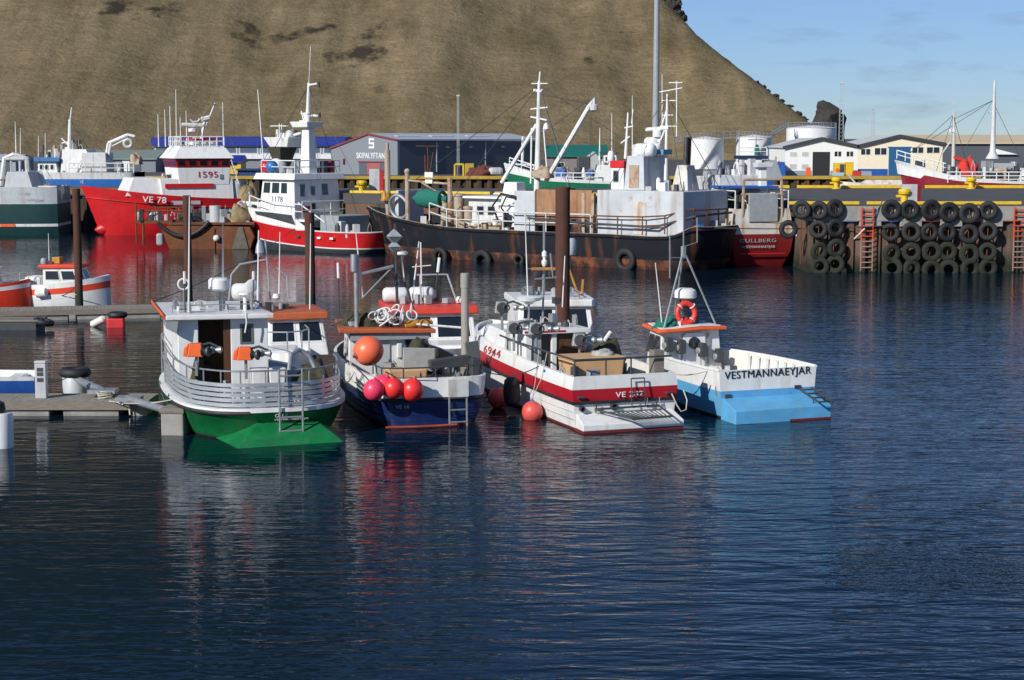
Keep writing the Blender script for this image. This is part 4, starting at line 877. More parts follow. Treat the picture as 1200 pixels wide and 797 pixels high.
# slatted aluminium bulwark
OS = [(x * .955 if x > 1.2 else x, y + (.12 if y < 1 else 0)) for x, y in O1[:9]]
Q = cat_interp([(x, y, 0) for x, y in OS], 5); ring = [(-p.x, p.y) for p in Q[::-1]] + [(p.x, p.y) for p in Q[1:]]
i0 = next(i for i, p in enumerate(ring) if p[1] < 7.2); ring = ring[i0:]
i1 = next(i for i in range(len(ring) - 1, 0, -1) if ring[i][1] < 3.3); ring = ring[:i1]
sl = MB()
for k in range(5):
    z0 = 1.12 + k * .132; n = len(ring); vs = []
    for x, y in ring:
        sh = .18 * (max(0, y) / 9) ** 2; l_ = math.hypot(x, y - 3) or 1; nx_, ny_ = x / l_, (y - 3) / l_
        for dx, z in ((0, z0), (0, z0 + .098), (-.02, z0 + .098), (-.02, z0)): vs.append((x + nx_ * dx, y + ny_ * dx, z + sh))
    sl.add(vs, [(i * 4 + j, (i + 1) * 4 + j, (i + 1) * 4 + (j + 1) % 4, i * 4 + (j + 1) % 4) for i in range(n - 1) for j in range(4)])
sl.build('slatted_bulwark', alu, b1, smooth=30)
pm = MB(); rt_ = []
for i, (x, y) in enumerate(ring):
    sh = .18 * (max(0, y) / 9) ** 2; p = V((x * .97, y + (.05 if y < 1 else 0), 1.08 + sh)); rt_.append(p + V((0, 0, .98)))
    if i % 5 == 0: pm.bar(p, p + V((0, 0, .98)), .02)
pm.tube(rt_, .024); pm.build('guard_rail', galv, b1, smooth=True)
lx0, lx1 = F1.Y(326, 424, -.35).x, F1.Y(353, 424, -.35).x
stern_ladder(b1, lx0, lx1, -.5, .30, 2.12, 5, galv, -.46)
text('OLLY', b1, (lx0 - .1, -.335, .83), (1, .0, 0), (0, -.3, 1), .10, txtwhite, .34, bold=.015); text('VESTMANNAEYJUM', b1, (lx0 - .12, -.29, .725), (1, .0, 0), (0, -.3, 1), .07, txtwhite, .9, bold=.01)
# wheelhouse (aft face towards the camera)
hy = 3.2; zt = 3.12
L0 = F1.Y(208, 372, hy).x; R0 = F1.Y(314, 372, hy).x; DL = F1.Y(232, 370, hy).x; DR = F1.Y(270, 370, hy).x
ho = MB(); ho.bx(L0, DL, hy, hy + .08, .72, zt); ho.bx(DR, R0, hy, hy + .08, .72, zt); ho.bx(L0, L0 + .07, hy + .081, 6.9, .72, zt); ho.bx(R0 - .07, R0, hy + .081, 6.9, .72, zt); ho.bx(L0 + .071, R0 - .071, 6.8, 6.9, .72, zt); ho.build('wheelhouse', white, b1, bevel=.02)
MB().bx(L0 + .07, R0 - .07, 5.4, 5.45, .74, zt - .01).build('inner_bulkhead', brownwood, b1)
MB().bx(DR - .2, DR - .002, hy + .02, hy + .06, .75, zt - .02).build('open_door', brownwood, b1); MB().bx(DL + .05, DL + .5, 4.4, 5.0, .75, 1.7).build('helm_seat', dark, b1, bevel=.05)
MB().prism([(L0 - .35, hy - .3, zt + .02), (R0 + .12, hy - .3, zt), (R0 + .1, 7.1, zt), (L0 - .25, 7.1, zt + .02)], (0, 0, .14)).build('roof', white, b1, bevel=.03)
MB().prism([(L0 - .42, hy - .28, zt + .12), (L0 - .352, hy - .28, zt + .0), (L0 - .252, 7.1, zt + .02), (L0 - .33, 7.1, zt + .16)], (0, 0, .09)).build('orange_roof_edge', orange, b1)
MB().hexa([(L0 - .34, hy - .28, zt - .2), (L0 - .06, hy - .28, zt - .35), (L0 - .02, hy + .6, zt - .35), (L0 - .3, hy + .6, zt - .2), (L0 - .34, hy - .28, zt), (L0 - .01, hy - .28, zt), (L0 - .01, hy + .6, zt), (L0 - .34, hy + .6, zt)]).build('roof_bracket', greyp, b1)
wa, wb_ = F1.Y(281, 378, hy), F1.Y(297, 398, hy)
window(b1, [(wa.x, hy - .003, wb_.z - .12), (wb_.x, hy - .003, wb_.z - .12), (wb_.x, hy - .003, wa.z - .04), (wa.x, hy - .003, wa.z - .04)], .06, mat('grey_rubber_gasket', (.12, .14, .13), .5))
MB().tube([F1.Y(288, 366, hy - .3), F1.Y(289, 378, hy - .3), F1.Y(287, 390, hy - .3)], .02).build('white_cable', whiterope, b1)
# roof gear
def rp1(px, py, yy): return F1.Y(px, py, yy)
q = rp1(215, 333, 3.7); MB().torus((q.x, 3.7, q.z), .15, .025, (0, 1, 0), 20, 6).build('ring_aerial', white, b1, smooth=True); MB().box((q.x + .02, 3.7, zt + .3), (.32, .2, .3)).build('speaker_box', greyp, b1, bevel=.03); MB().bar((q.x, 3.7, zt + .45), (q.x, 3.7, q.z - .14), .02).build('aerial_stem', galv, b1)
q = rp1(258, 338, 4.0); MB().lathe([(.15, -.05), (.22, 0), (.3, .02), (.3, .26), (.24, .32)], V((q.x - .03, 4.0, q.z - .02)), n=22).build('radome', white, b1, smooth=True); MB().bar((q.x, 4.0, zt + .1), (q.x, 4.0, q.z), .05).build('radome_stem', galv, b1)
q = rp1(287, 346, 4.0); MB().lathe([(.1, 0), (.18, .02), (.18, .07), (.05, .1)], V((q.x, 4.0, q.z)), n=16).build('gps_dome', white, b1, smooth=True); MB().bar((q.x, 4.0, zt + .1), (q.x, 4.0, q.z), .05).build('dome_stem', white, b1)
q = rp1(295, 335, 3.8); MB().lathe([(.06, .25), (.16, .1), (.19, 0), (.16, -.02)], V((q.x, 3.8, q.z)), (-.3, 1, -.1), n=18).build('searchlight', white, b1, smooth=True); MB().bar((q.x, 3.85, zt + .1), (q.x, 3.85, q.z), .03).build('light_stem', galv, b1)
for a, b, yy, wt in (((217, 366), (216, 318), 3.4, .3), ((221, 366), (222, 230), 3.4, 0), ((297, 350), (297, 318), 3.7, .3), ((302, 352), (303, 270), 3.7, 0), ((261, 330), (261, 262), 4.0, 0)):
    antenna(b1, rp1(*a, yy), rp1(*b, yy), .028, .014, white if not wt else None, white_top=wt)
rail(b1, [(L0 - .1, hy + .3, zt + .15), (R0 - .3, hy + .3, zt + .15), (R0 - .3, 6.4, zt + .15)], .22, .015, m=galv, name='roof_rail')
# haulers on the aft rail, tubs, port side bow rail
for px, py in ((230, 411), (288, 415)):
    q = F1.Y(px, py, .7); jigger(b1, (q.x, .7, q.z - .15), -.2, orange, 'line_hauler', 1.15, None, False)
for x, l in ((.05, 'left'), (.52, 'right')):
    o = MB().hexa([(-.2, -.16, 0), (.2, -.16, 0), (.2, .16, 0), (-.2, .16, 0), (-.23, -.18, .5), (.23, -.18, .5), (.23, .18, .5), (-.23, .18, .5)]).build('white_bucket', white, None, bevel=.03); o.location = F1.W((x - .25, .9, 1.5)); o.rotation_euler = (0, 0, F1.rz); tag(o, '%s of two white tubs behind the silver slats of the green boat' % l, 'tub', 'white tubs on the green boat')
tb = MB(); tb.bx(-.6, .45, .6, 1.3, 1.42, 1.49); tb.build('work_table', alu, b1); t2 = MB()
for x in (-.55, .4):
    for y in (.65, 1.25): t2.bar((x, y, .72), (x, y, 1.42), .03)
t2.build('table_legs', galv, b1)
rail(b1, [(-2.3, 4.6, 1.2), (-2.2, 6.4, 1.24), (-1.8, 7.9, 1.28), (-1.1, 9.0, 1.32), (-.1, 9.75, 1.34)], 1.15, .02, mids=(.5,), m=galv, name='bow_rail')
a = MB(); a.tube([(.4, -.3, 2.05), (.5, -.1, 2.45), (.75, .1, 2.55), (1.0, .1, 2.4), (1.15, 0, 2.05)], .06, 8); a.build('stern_hoop', galv, b1, smooth=True)
o = heap('net_heap', F1.W((1.3, 1.2, 1.2)), (.5, .5), netm, 31, .8); tag(o, 'dark net heaped beside the stern ladder of the green boat', 'net')
o = heap('net_heap', F1.W((-1.6, 3.6, 1.2)), (.3, .5), netm, 33, .9); tag(o, 'dark net standing against the port corner of the white wheelhouse', 'net')

# ----------------------------------------------------------------- boats lying bow-on behind
def cabin_boat(name_label, fr, halfb, L_, roofm, zroof, hullm, cab, roofpx=None, stripe=None):
    """small boat seen bow-on; cab = (x0,x1,y front,y aft)"""
    b = vessel('cabin_boat', name_label, fr, 'boat', 'small cabin boats lying behind the moored row')
    O = [(halfb * .9, 0), (halfb, L_ * .3), (halfb * .95, L_ * .55), (halfb * .7, L_ * .8), (halfb * .3, L_ * .95), (0, L_)]
    rr = [row(O, -.4, .6, 0, 0, L_), row(O, .1, .9, 0, .1, L_), row(O, .75, 1, 0, .3, L_), row(O, .8, 1.02, 0, .3, L_), row(O, 1.15, 1.02, 0, .4, L_), row(O, 1.16, 1.02, 0, .4, L_, inset=.08), row(O, .95, 1, 0, .45, L_, inset=.09)]
    hull(b, rr, [0, 0, 1, 0, 0, 0], [hullm, stripe or black, white], 2, k=3)
    x0, x1, yf, ya = cab
    z0 = 1.0
    MB().hexa([(x0, ya, z0), (x1, ya, z0), (x1, yf + .5, z0), (x0, yf + .5, z0), (x0 + .05, ya, zroof), (x1 - .05, ya, zroof), (x1 - .12, yf, zroof), (x0 + .12, yf, zroof)]).build('cabin', white, b, bevel=.04)
    rfm = MB(); rfm.prism([(x0 - .1, ya - .1, zroof), (x1 + .1, ya - .1, zroof), (x1 + .05, yf + .25, zroof), (x0 - .05, yf + .25, zroof)], (0, 0, .26)); rfm.build('roof', roofm, b, bevel=.05)
    fa, fb, fc, fd_ = (x1, yf + .5, z0), (x0, yf + .5, z0), (x0 + .12, yf, zroof), (x1 - .12, yf, zroof)
    for u0, u1 in ((.05, .48), (.53, .95)): window(b, wall_quad(fa, fb, fc, fd_, u0, u1, .36, .95), .05, white, name='windscreen')
    return b
FB1 = Frame((-9.6, 65.2, -.5), 197)
q0, q1 = FB1.loc(pY(312, 380, 61)), FB1.loc(pY(388, 380, 61))
cb1 = cabin_boat('white cabin boat with a faded orange roof lying bow-on behind the green boat', FB1, 1.4, 8.2, orangedull, 2.22, white, (min(q0.x, q1.x), max(q0.x, q1.x), 4.1, 1.6))
MB().hexa([(-1.0, 4.65, .8), (1.0, 4.65, .8), (.7, 6.6, .8), (-.7, 6.6, .8), (-.95, 4.65, 1.42), (.95, 4.65, 1.42), (.6, 5.9, 1.36), (-.6, 5.9, 1.36)]).build('fore_cabin', white, cb1, bevel=.08)
for u0, u1 in ((.08, .46), (.54, .92)): window(cb1, wall_quad((.7, 6.6, .8), (-.7, 6.6, .8), (-.6, 5.9, 1.36), (.6, 5.9, 1.36), u0, u1, .15, .85), .04, white, name='fore_window')
rail(cb1, [(1.35, 3.5, 1.3), (1.15, 5.6, 1.35), (.6, 7.3, 1.45), (0, 8.0, 1.5), (-.6, 7.3, 1.45), (-1.15, 5.6, 1.35), (-1.35, 3.5, 1.3)], .7, .025, mids=(), m=alu, name='pulpit')
liferaft(cb1, (.55, 3.0, 3.12), 1.0, .3)
a = MB(); a.tube([(1.1, 2.6, 2.8), (1.0, 2.6, 3.7), (.7, 2.6, 4.05), (-.2, 2.6, 4.2)], .035); a.tube([(-1.0, 2.6, 2.8), (-.95, 2.6, 3.6), (-.6, 2.6, 3.9)], .035); a.bar((-.35, 2.6, 2.8), (-.2, 2.6, 4.9), .03); a.lathe([(.05, 0), (.16, .15), (.12, .4), (.05, .6)], (0, 2.6, 4.3), n=10); a.build('roof_arch', alu, cb1, smooth=True)
for px, t_, b_ in ((327, 272, 345), (363, 262, 370)):
    antenna(cb1, FB1.loc(pY(px, b_, 62.5)), FB1.loc(pY(px + 1, t_, 62.5)), .025, .012)
MB().lathe([(.08, 0), (.14, .06), (.1, .2)], (-.5, 3, 2.82), n=12).build('roof_vent', white, cb1, smooth=True)
FB2 = Frame((-3.75, 66.8, -.5), 190)
cb2 = cabin_boat('white cabin boat with a bright red roof edge lying behind the navy boat', FB2, 1.75, 8.6, mat('red_roof_paint', (.66, .06, .035), .4), 2.32, white, (-1.75, 1.3, 4.4, 1.5))
q = FB2.loc(pY(477, 344, 62)); liferaft(cb2, (.95, 3.0, 2.88), .9, .27); liferaft(cb2, (-.0, 2.9, 2.88), .9, .27)
a = MB()
for x in (-1.2, .1): a.bar((x, 3.6, 2.6), (x * .75, 3.2, 3.6), .035)
a.bar((-.9, 3.2, 3.6), (.2, 3.2, 3.6), .03); a.build('roof_frame', alu, cb2, smooth=True)
antenna(cb2, FB2.loc(pY(511, 336, 62.5)), FB2.loc(pY(515, 302, 62.5)), .04, .03, white, white_top=.5)
MB().lathe([(.12, 0), (.16, .1), (.1, .22)], (-1.3, 3.6, 2.62), n=12).build('roof_vent', white, cb2, smooth=True)
MB().bx(-1.3, 1.2, 4.9, 6.6, 1.0, 1.45).build('foredeck_trunk', white, cb2, bevel=.08)
FB3 = Frame((1.0, 69.5, -.4), 186)
cb3 = cabin_boat('white cabin boat with dark windows lying behind the rust brown pile', FB3, 1.5, 8.4, white, 2.25, white, (-1.5, 1.35, 4.6, 1.4), stripe=redstripe)
MB().bx(-1.3, 1.2, 5.02, 5.2, .98, 1.25).build('red_stripe_board', redstripe, cb3)
for x in (-1.0, 1.0):
    MB().tube([(x, 4.8, 2.3), (x, 4.2, 2.75), (x * .9, 3.0, 2.8), (x * .9, 2.5, 2.5)], .03).build('roof_hoop', galv, cb3, smooth=True)
rail(cb3, [(-1.5, 3, 1.3), (-1.55, 1.0, 1.2), (-1.5, .1, 1.2)], 1.2, .03, m=dark, name='stern_hoop')
q = MB().tube([(-1.3, 3, 2.4), (-1.35, 3, 3.1)], .05).build('deck_post', gold, cb3); MB().bar((-.4, 3, 3.5), (.6, 3, 3.5), .06).build('yellow_boom', gold, cb3); MB().tube([(-1.2, 2.8, 2.5), (-.8, 2.8, 3.6)], .05).build('yellow_stay', gold, cb3)
MB().lathe([(.22, 0), (.26, .06), (.26, .55), (.2, .62)], (-.85, 2.8, 4.0), n=14).build('grey_bucket', ltgrey, cb3, smooth=True)
MB().bar((-.85, 2.8, 2.5), (-.85, 2.8, 4.0), .035).build('bucket_post', galv, cb3)
MB().bar((.1, 2.8, 2.5), (.1, 2.8, 5.2), .045).build('mast', galv, cb3)

PIECES = {}
def piece(kind, m_, parent, c, rz, sc3):
    """one loose fitting: shared mesh, an object of its own"""
    k = (kind, m_.name)
    if k not in PIECES:
        if kind == 'deck_box': mb = MB().hexa([(-.5, -.5, 0), (.5, -.5, 0), (.5, .5, 0), (-.5, .5, 0), (-.46, -.46, 1), (.46, -.46, 1), (.46, .46, 1), (-.46, .46, 1)])
        elif kind == 'canister': mb = MB().lathe([(.42, 0), (.5, .06), (.5, .8), (.3, .9), (.25, 1)], n=10)
        else: mb = MB().tube([(-.5, 0, 0), (-.3, .1, .8), (0, .2, 1), (.3, .1, .7), (.5, -.1, 0)], .07, 5)
        o = mb.build(kind, m_, parent, smooth=kind != 'deck_box'); PIECES[k] = o
    else: o = PIECES[k].copy(); col.objects.link(o); o.parent = parent
    o.location = c; o.rotation_euler = (0, 0, rz); o.scale = sc3; return o
def odds(parent, x0, x1, y0, y1, z, n, hs=.4, lo=.12, w0=.08, w1=.28, mats=None):
    for m_ in mats or (greyp, oldwhite, dark, galv):
        for i in range(n):
            h = random.uniform(lo, hs); kind = random.choice(('deck_box', 'deck_box', 'canister', 'bent_pipe')); w_ = random.uniform(w0, w1)
            piece(kind, m_, parent, (random.uniform(x0, x1), random.uniform(y0, y1), z), random.uniform(0, 3), (w_ * (1.6 if kind == 'bent_pipe' else 1), w_ * random.uniform(.7, 1.4), h))
odds(b1, -1.9, 1.9, .6, 2.8, .73, 6, .9); odds(b1, L0, R0 - .2, 3.4, 5.5, zt + .14, 3, .3)
odds(b2, -1.3, 1.3, .5, 3.6, .78, 7, .9); odds(b2, -1.5, .7, 4.2, 5.6, 2.4, 3, .3)
odds(b3, -1.3, 1.2, 1.0, 4.6, .74, 6, .9); odds(b3, -1.2, .6, 5.2, 6.4, 2.32, 4, .4)
odds(b4, -1.2, 1.1, 1.4, 5.2, .75, 5, .35); odds(b4, -1.0, .5, 5.6, 6.6, 2.1, 2, .25)
for o_, z_ in ((cb1, 2.5), (cb2, 2.6), (cb3, 2.5)): odds(o_, -1.0, .9, 2.0, 3.8, z_, 3, .4)
# ================================================================= PONTOONS, PILES AND BOATS ON THE LEFT
def pile(px, top, base, Y, r, lab, topz=None):
    p = pY(px, base, Y); zt = pY(px, top, Y).z
    o = MB().lathe([(r * 1.01, -2), (r * 1.03, .55), (r * 1.01, .95), (r, 1.0), (r, zt - .02), (r * .9, zt)], (0, 0, 0), n=18, ms=[1, 1, 1, 0, 0]).build('mooring_pile', [rustpile, slime], None, smooth=40); o.location = (p.x, Y, 0); tag(o, lab, 'pile', 'rust brown steel mooring piles')
    t = pY(px - 4, top, Y).x - p.x
pile(93, 221, 361, 81.8, .18, 'rust brown steel pile in front of the red roofed boat on the left')
pile(221, 229, 345, 86, .19, 'rust brown steel pile in front of the rusty barge')
pile(364, 249, 360, 80, .22, 'rust brown steel pile behind the orange roofed cabin boat')
pile(659, 219, 390, 63.2, .26, 'thickest rust brown pile, in front of the black ship')
o = MB().lathe([(.13, -2), (.13, 3.55), (.15, 3.56), (.15, 4.1), (.12, 4.12)], (0, 0, 0), n=16).build('mooring_pile', mat('grey_pile', (.30, .29, .26), .7, var=.2), None, smooth=40); p = pY(545, 390, 58.6); o.location = (p.x, 58.6, 0)
o.scale.z = (pY(545, 320, 58.6).z) / 4.12; tag(o, 'slender grey pile right of the red roofed cabin boat', 'pile')
plank = mat('pontoon_planks', (.28, .26, .22), .85, c2=(.17, .16, .14), var=.35, vscale=3, bump=.5, stretch=(5, .5, 5))
def pontoon(name, lab, p0, p1, wid, ztop, th=.5):
    a, b = V(p0), V(p1); d = (b - a); L_ = d.length; t = thing(name, lab, 'pontoon', a, math.atan2(d.y, d.x))
    k = int(L_ / 2.0) + 1
    dk = MB()
    for i in range(int(L_ / .16)): dk.bx(i * .16, i * .16 + .15, 0, wid, ztop - .06, ztop + .004 * random.random())
    dk.build('deck_planks', plank, t)
    MB().bx(0, L_, -.03, .0, ztop - .2, ztop + .02).build('fascia_board', wood, t); MB().bx(0, L_, wid, wid + .03, ztop - .2, ztop + .02).build('fascia_board', wood, t)
    for i in range(k): MB().bx(i * 2 + .1, min(L_, i * 2 + 1.7), .05, wid - .05, -.3, ztop - .065).build('float_block', conc, t, bevel=.03)
    return t
a = pz(-60, 500, .1); pn = pontoon('pontoon', 'near timber pontoon with a grey power pedestal on the left', (-19, 50.9, 0), (-10.5, 50.9, 0), 1.75, .38)
a = pz(0, 384, 0); pontoon('pontoon', 'far timber pontoon in front of the red roofed boat', (-27, 76.6, 0), (-15.6, 79.2, 0), 1.9, .42)
pontoon('pontoon', 'timber pontoon section behind the green boat wheelhouse', (-15.5, 79.2, 0), (-9, 80.4, 0), 1.9, .42)
# raft with tyre on the far left
t = thing('work_raft', 'small dark raft beside the far pontoon at the left border', 'raft', pY(20, 383, 74.8)); t.location.z = 0
MB().bx(-1.4, 1.0, -.7, .7, -.2, .34).build('raft_body', dark, t, bevel=.04); MB().bx(-1.5, 1.1, -.75, .75, .341, .42).build('raft_deck', wood, t, bevel=.02)
MB().torus((1.2, -.3, .3), .33, .13, (.2, 0, 1), 20, 8).build('raft_tyre', black, t, smooth=True)
# finger booms: grey pipe with tyre-capped float, pipe with concrete block
t = thing('mooring_boom', 'grey pipe boom with a black tyre capped float behind the near pontoon', 'boom', pY(118, 462, 52.3)); t.location.z = 0
e = V(pY(91, 440, 54.6)) - V(t.location); e.z = .55; MB().bar((0, 0, .55), e, .12, 0, 12).build('boom_pipe', galv, t, smooth=True)
MB().lathe([(.38, -.3), (.4, .35), (.36, .4)], e + V((-.1, .1, -.25)), n=18).build('float_drum', ltgrey, t, smooth=True); MB().torus(e + V((-.1, .1, .22)), .34, .15, (0, 0, 1), 24, 10).build('tyre_cap', black, t, smooth=True)
MB().bx(-.3, .5, -.4, .2, .5, .6).build('hinge_plate', galv, t)
t = thing('mooring_boom', 'grey pipe boom with a square concrete float beside the green hull', 'boom', pY(150, 474, 50.6)); t.location.z = 0
e = V(pz(206, 495, .3)) - V(t.location); e.z = .55; MB().bar((0, 0, .55), e, .11, 0, 12).build('boom_pipe', galv, t, smooth=True)
MB().box((e.x, e.y, .18), (.62, .7, .9), -.1).build('concrete_float', conc, t, bevel=.04); MB().box((e.x, e.y, .66), (.68, .76, .14), -.1).build('float_cap', wood, t, bevel=.03); MB().bx(-.3, .4, -.3, .25, .5, .62).build('hinge_plate', galv, t)
# power pedestal
t = thing('power_pedestal', 'slim grey power pedestal standing on the near pontoon', 'pedestal', pY(49, 462, 51.9)); t.location.z = .38
MB().bx(-.16, .16, -.13, .13, 0, 1.02).build('column', ltgrey, t, bevel=.02); MB().bx(-.17, .17, -.14, .14, 1.022, 1.1).build('cap', ltgrey, t, bevel=.02)
for z in (.55, .72, .85): MB().bx(-.09, .09, -.142, -.131, z - .055, z + .055).build('socket', dark, t)
# white dolphin fender at the left border
t = thing('white_marker_drum', 'white drum with a black band floating at the left border', 'drum', pz(1, 524, 0)); 
MB().lathe([(.33, -.4), (.35, -.1), (.35, -.02)], n=18).build('black_band', black, t, smooth=True); MB().lathe([(.335, -.02), (.335, .84), (.3, .9)], n=18).build('drum', white, t, smooth=True); MB().lathe([(.2, .9), (.25, .98), (.22, 1.15), (.1, 1.22)], (-.1, 0, 0), n=14).build('rubber_cap', black, t, smooth=True)
# red float block with white fender near the far pontoon
o = MB().box((0, 0, .15), (.72, .6, .46), .1).build('float_block', mat('float_red', (.62, .03, .03), .5), None, bevel=.06); p = pz(136, 383, 0); o.location = (p.x, p.y, 0); tag(o, 'square red float lying against the far pontoon', 'float')
o = MB().torus((0, 0, 0), .3, .13, (0, 0, 1), 20, 8).build('tyre', black, None, smooth=True); o.location = (p.x + .05, p.y + .1, .5); tag(o, 'black tyre lying on the square red float', 'tyre')
o = MB().lathe([(.05, -.4), (.16, -.3), (.16, .3), (.05, .4)], (0, 0, 0), (1, -.3, .5), n=12).build('fender', cream, None, smooth=True); o.location = (p.x - .75, p.y, .22); tag(o, 'cream sausage fender beside the square red float', 'fender')
o = MB().lathe([(.05, -.35), (.17, -.25), (.17, .25), (.05, .35)], (0, 0, 0), (1, 0, .1), n=12).build('fender', orange, None, smooth=True); p = pY(199, 361, 78.6); o.location = (p.x, 78.6, .5); tag(o, 'orange fender on the far pontoon edge beside the green boat', 'fender')
# blue dinghy at the left border
FD = Frame((-16.4, 49.6), 100)
bd = vessel('dinghy', 'blue and white open dinghy moored behind the near pontoon', FD)
OD = [(.85, 0), (.92, 1.2), (.85, 2.6), (.5, 3.7), (0, 4.3)]
bd.location = V((pY(47, 450, 54.6).x, 54.6, .06)); bd.rotation_euler = (0, 0, rad(93))
hull(bd, [row(OD, -.2, .6, 0, 0, 4.3), row(OD, .1, .9, 0, .05, 4.3), row(OD, .58, 1, 0, .1, 4.3), row(OD, .68, 1.03, 0, .12, 4.3), row(OD, .69, 1.03, 0, .12, 4.3, inset=.14), row(OD, .4, 1, 0, .1, 4.3, inset=.16)], [0, 0, 1, 1, 1], [bluep, white, cream], 2, k=3)
MB().box((0, 2.6, .75), (1.2, 1.4, .35)).build('canopy', white, bd, bevel=.12); MB().bx(-.7, .7, .5, .9, .42, .62).build('thwart', white, bd, bevel=.03)
MB().bx(.90, .95, .35, 1.0, .28, .36).build('name_stripe', white, bd)
# red roofed white boat
FL = Frame((-18.6, 66.4), 100)
pA, pB = pz(128, 357, 0), pz(30, 357, 0)
def small_boat(lab, fr, hb, L_, hullm, stripem, roofm, cab, zr, group='boats moored along the far pontoon', stripez=(.55, .85)):
    b = vessel('motor_boat', lab, fr, 'boat', group)
    O = [(hb * .88, 0), (hb, L_ * .3), (hb * .95, L_ * .6), (hb * .6, L_ * .85), (hb * .2, L_ * .97), (0, L_)]
    hull(b, [row(O, -.4, .6, 0, 0, L_), row(O, .05, .9, 0, .1, L_), row(O, stripez[0], .98, 0, .3, L_), row(O, stripez[1], 1, 0, .35, L_), row(O, 1.05, 1.02, 0, .4, L_), row(O, 1.06, 1.02, 0, .4, L_, inset=.08), row(O, .7, 1, 0, .4, L_, inset=.1)], [0, 0, 1, 0, 0, 2], [hullm, stripem, white], 2, k=3)
    x0, x1, ya, yf = cab
    MB().hexa([(x0, ya, .7), (x1, ya, .7), (x1 * .85, yf + .4, .7), (x0 * .85, yf + .4, .7), (x0 + .03, ya, zr), (x1 - .03, ya, zr), (x1 * .8, yf, zr), (x0 * .8, yf, zr)]).build('cabin', white, b, bevel=.03)
    MB().prism([(x0 - .08, ya - .15, zr), (x1 + .08, ya - .15, zr), (x1 * .85, yf + .2, zr), (x0 * .85, yf + .2, zr)], (0, 0, .16)).build('roof', roofm, b, bevel=.03)
    q = ((x0 * .85, yf + .4, .7), (x0, ya, .7), (x0 + .03, ya, zr), (x0 * .8, yf, zr))
    for u0, u1 in ((.06, .33), (.38, .64), (.69, .94)): window(b, wall_quad(*q, u0, u1, .52, .92), .03, white, name='side_window')
    q = ((x1, ya, .7), (x1 * .85, yf + .4, .7), (x1 * .8, yf, zr), (x1 - .03, ya, zr))
    for u0, u1 in ((.06, .48), (.53, .94)): window(b, wall_quad(*q, u0, u1, .52, .92), .03, white, name='side_window')
    q = ((x1 * .85, yf + .4, .7), (x0 * .85, yf + .4, .7), (x0 * .8, yf, zr), (x1 * .8, yf, zr))
    for u0, u1 in ((.06, .48), (.53, .94)): window(b, wall_quad(*q, u0, u1, .5, .92), .03, white, name='windscreen')
    return b
# heading to the right of the photo, starboard side towards the camera
fr = Frame((-22.7, 84.0), -97)
mb1 = small_boat('white and red motor boat with a red roof moored behind the left pile', fr, 1.1, 3.6, white, mat('orange_red_paint', (.70, .07, .03), .4), mat('orange_red_paint', (0, 0, 0)), (-.85, .85, .95, 2.3), 1.75, stripez=(.62, .86))
mb1.scale = (1.1, 1.1, 1.1)
MB().box((.3, .45, 1.15), (1.0, .75, .5)).build('raft_valise', whiterope, mb1, bevel=.14); MB().box((0, 1.3, 2.05), (.45, .35, .28)).build('yellow_crate', gold, mb1, bevel=.03)
antenna(mb1, (.2, 1.0, 1.9), (.2, 1.0, 3.2), .02, .01); antenna(mb1, (-.2, 2.1, 1.9), (-.2, 2.1, 2.5), .04, .03, white)
MB().lathe([(.14, 0), (.16, .1), (.12, .24)], (.5, .9, 1.92), n=12).build('searchlight', greyp, mb1, smooth=True)
c = MB().lathe([(.05, -.3), (.2, -.2), (.2, .2), (.05, .3)], (1.15, 1.0, .75), (0, 1, .1), n=12).build('hung_fender', white, mb1, smooth=True)
fr = Frame((-26.9, 82.5), -86)
mb2 = small_boat('white and bright red motor boat cut by the left border', fr, 1.1, 4.6, mat('orange_red_hull', (.75, .05, .02), .4), white, white, (-.8, .8, 1.2, 3.0), 1.85, stripez=(.8, .95))
rail(mb2, [(.7, 3.2, 1.15), (.4, 4.2, 1.3), (0, 4.5, 1.35)], .5, .02, m=alu, name='bow_rail')
# mooring lines of the left side
line('mooring_line', 'green mooring line from the white pedestal to the tyre capped float', hang(pY(52, 447, 51.9), pY(86, 437, 54.6), .12), .014, greenrope)
line('mooring_line', 'pale mooring line from the near pontoon to the green hull', hang(pz(128, 470, .42), F1.W((-2.3, 2.0, 1.1)), .1), .016)
line('mooring_line', 'white line drooping over the near pontoon edge', [pz(136, 471, .42), pz(144, 474, .42), V((pz(145, 476, .4).x, 50.82, .36)), V((pz(145, 476, .4).x + .03, 50.8, .05))], .02, whiterope)
line('mooring_line', 'thin green line stretched from the far pontoon up to the red hulled ship', hang(pz(175, 355, .6), pY(345, 268, 121), .4), .02, greenrope)
line('mooring_line', 'pale line on the far pontoon from the red roofed boat', hang(pz(40, 352, .7), pz(90, 345, 1.0), .1), .014)
t = thing('coil_of_rope', 'coil of green and white rope on the near pontoon hinge', 'rope', pz(122, 466, .40)); 
cc = MB()
for i in range(5): cc.torus((random.uniform(-.05, .05), random.uniform(-.05, .05), .03 + i * .035), .2 - i * .015, .02, (random.uniform(-.2, .2), random.uniform(-.2, .2), 1), 18, 5)
cc.build('coil', rope, t, smooth=True)
# little black vent lying on near pontoon
o = MB().lathe([(.33, 0), (.33, .3), (.2, .42)], (0, 0, 0), n=14).build('tyre_stack', black, None, smooth=True)
bpy.data.objects.remove(o)

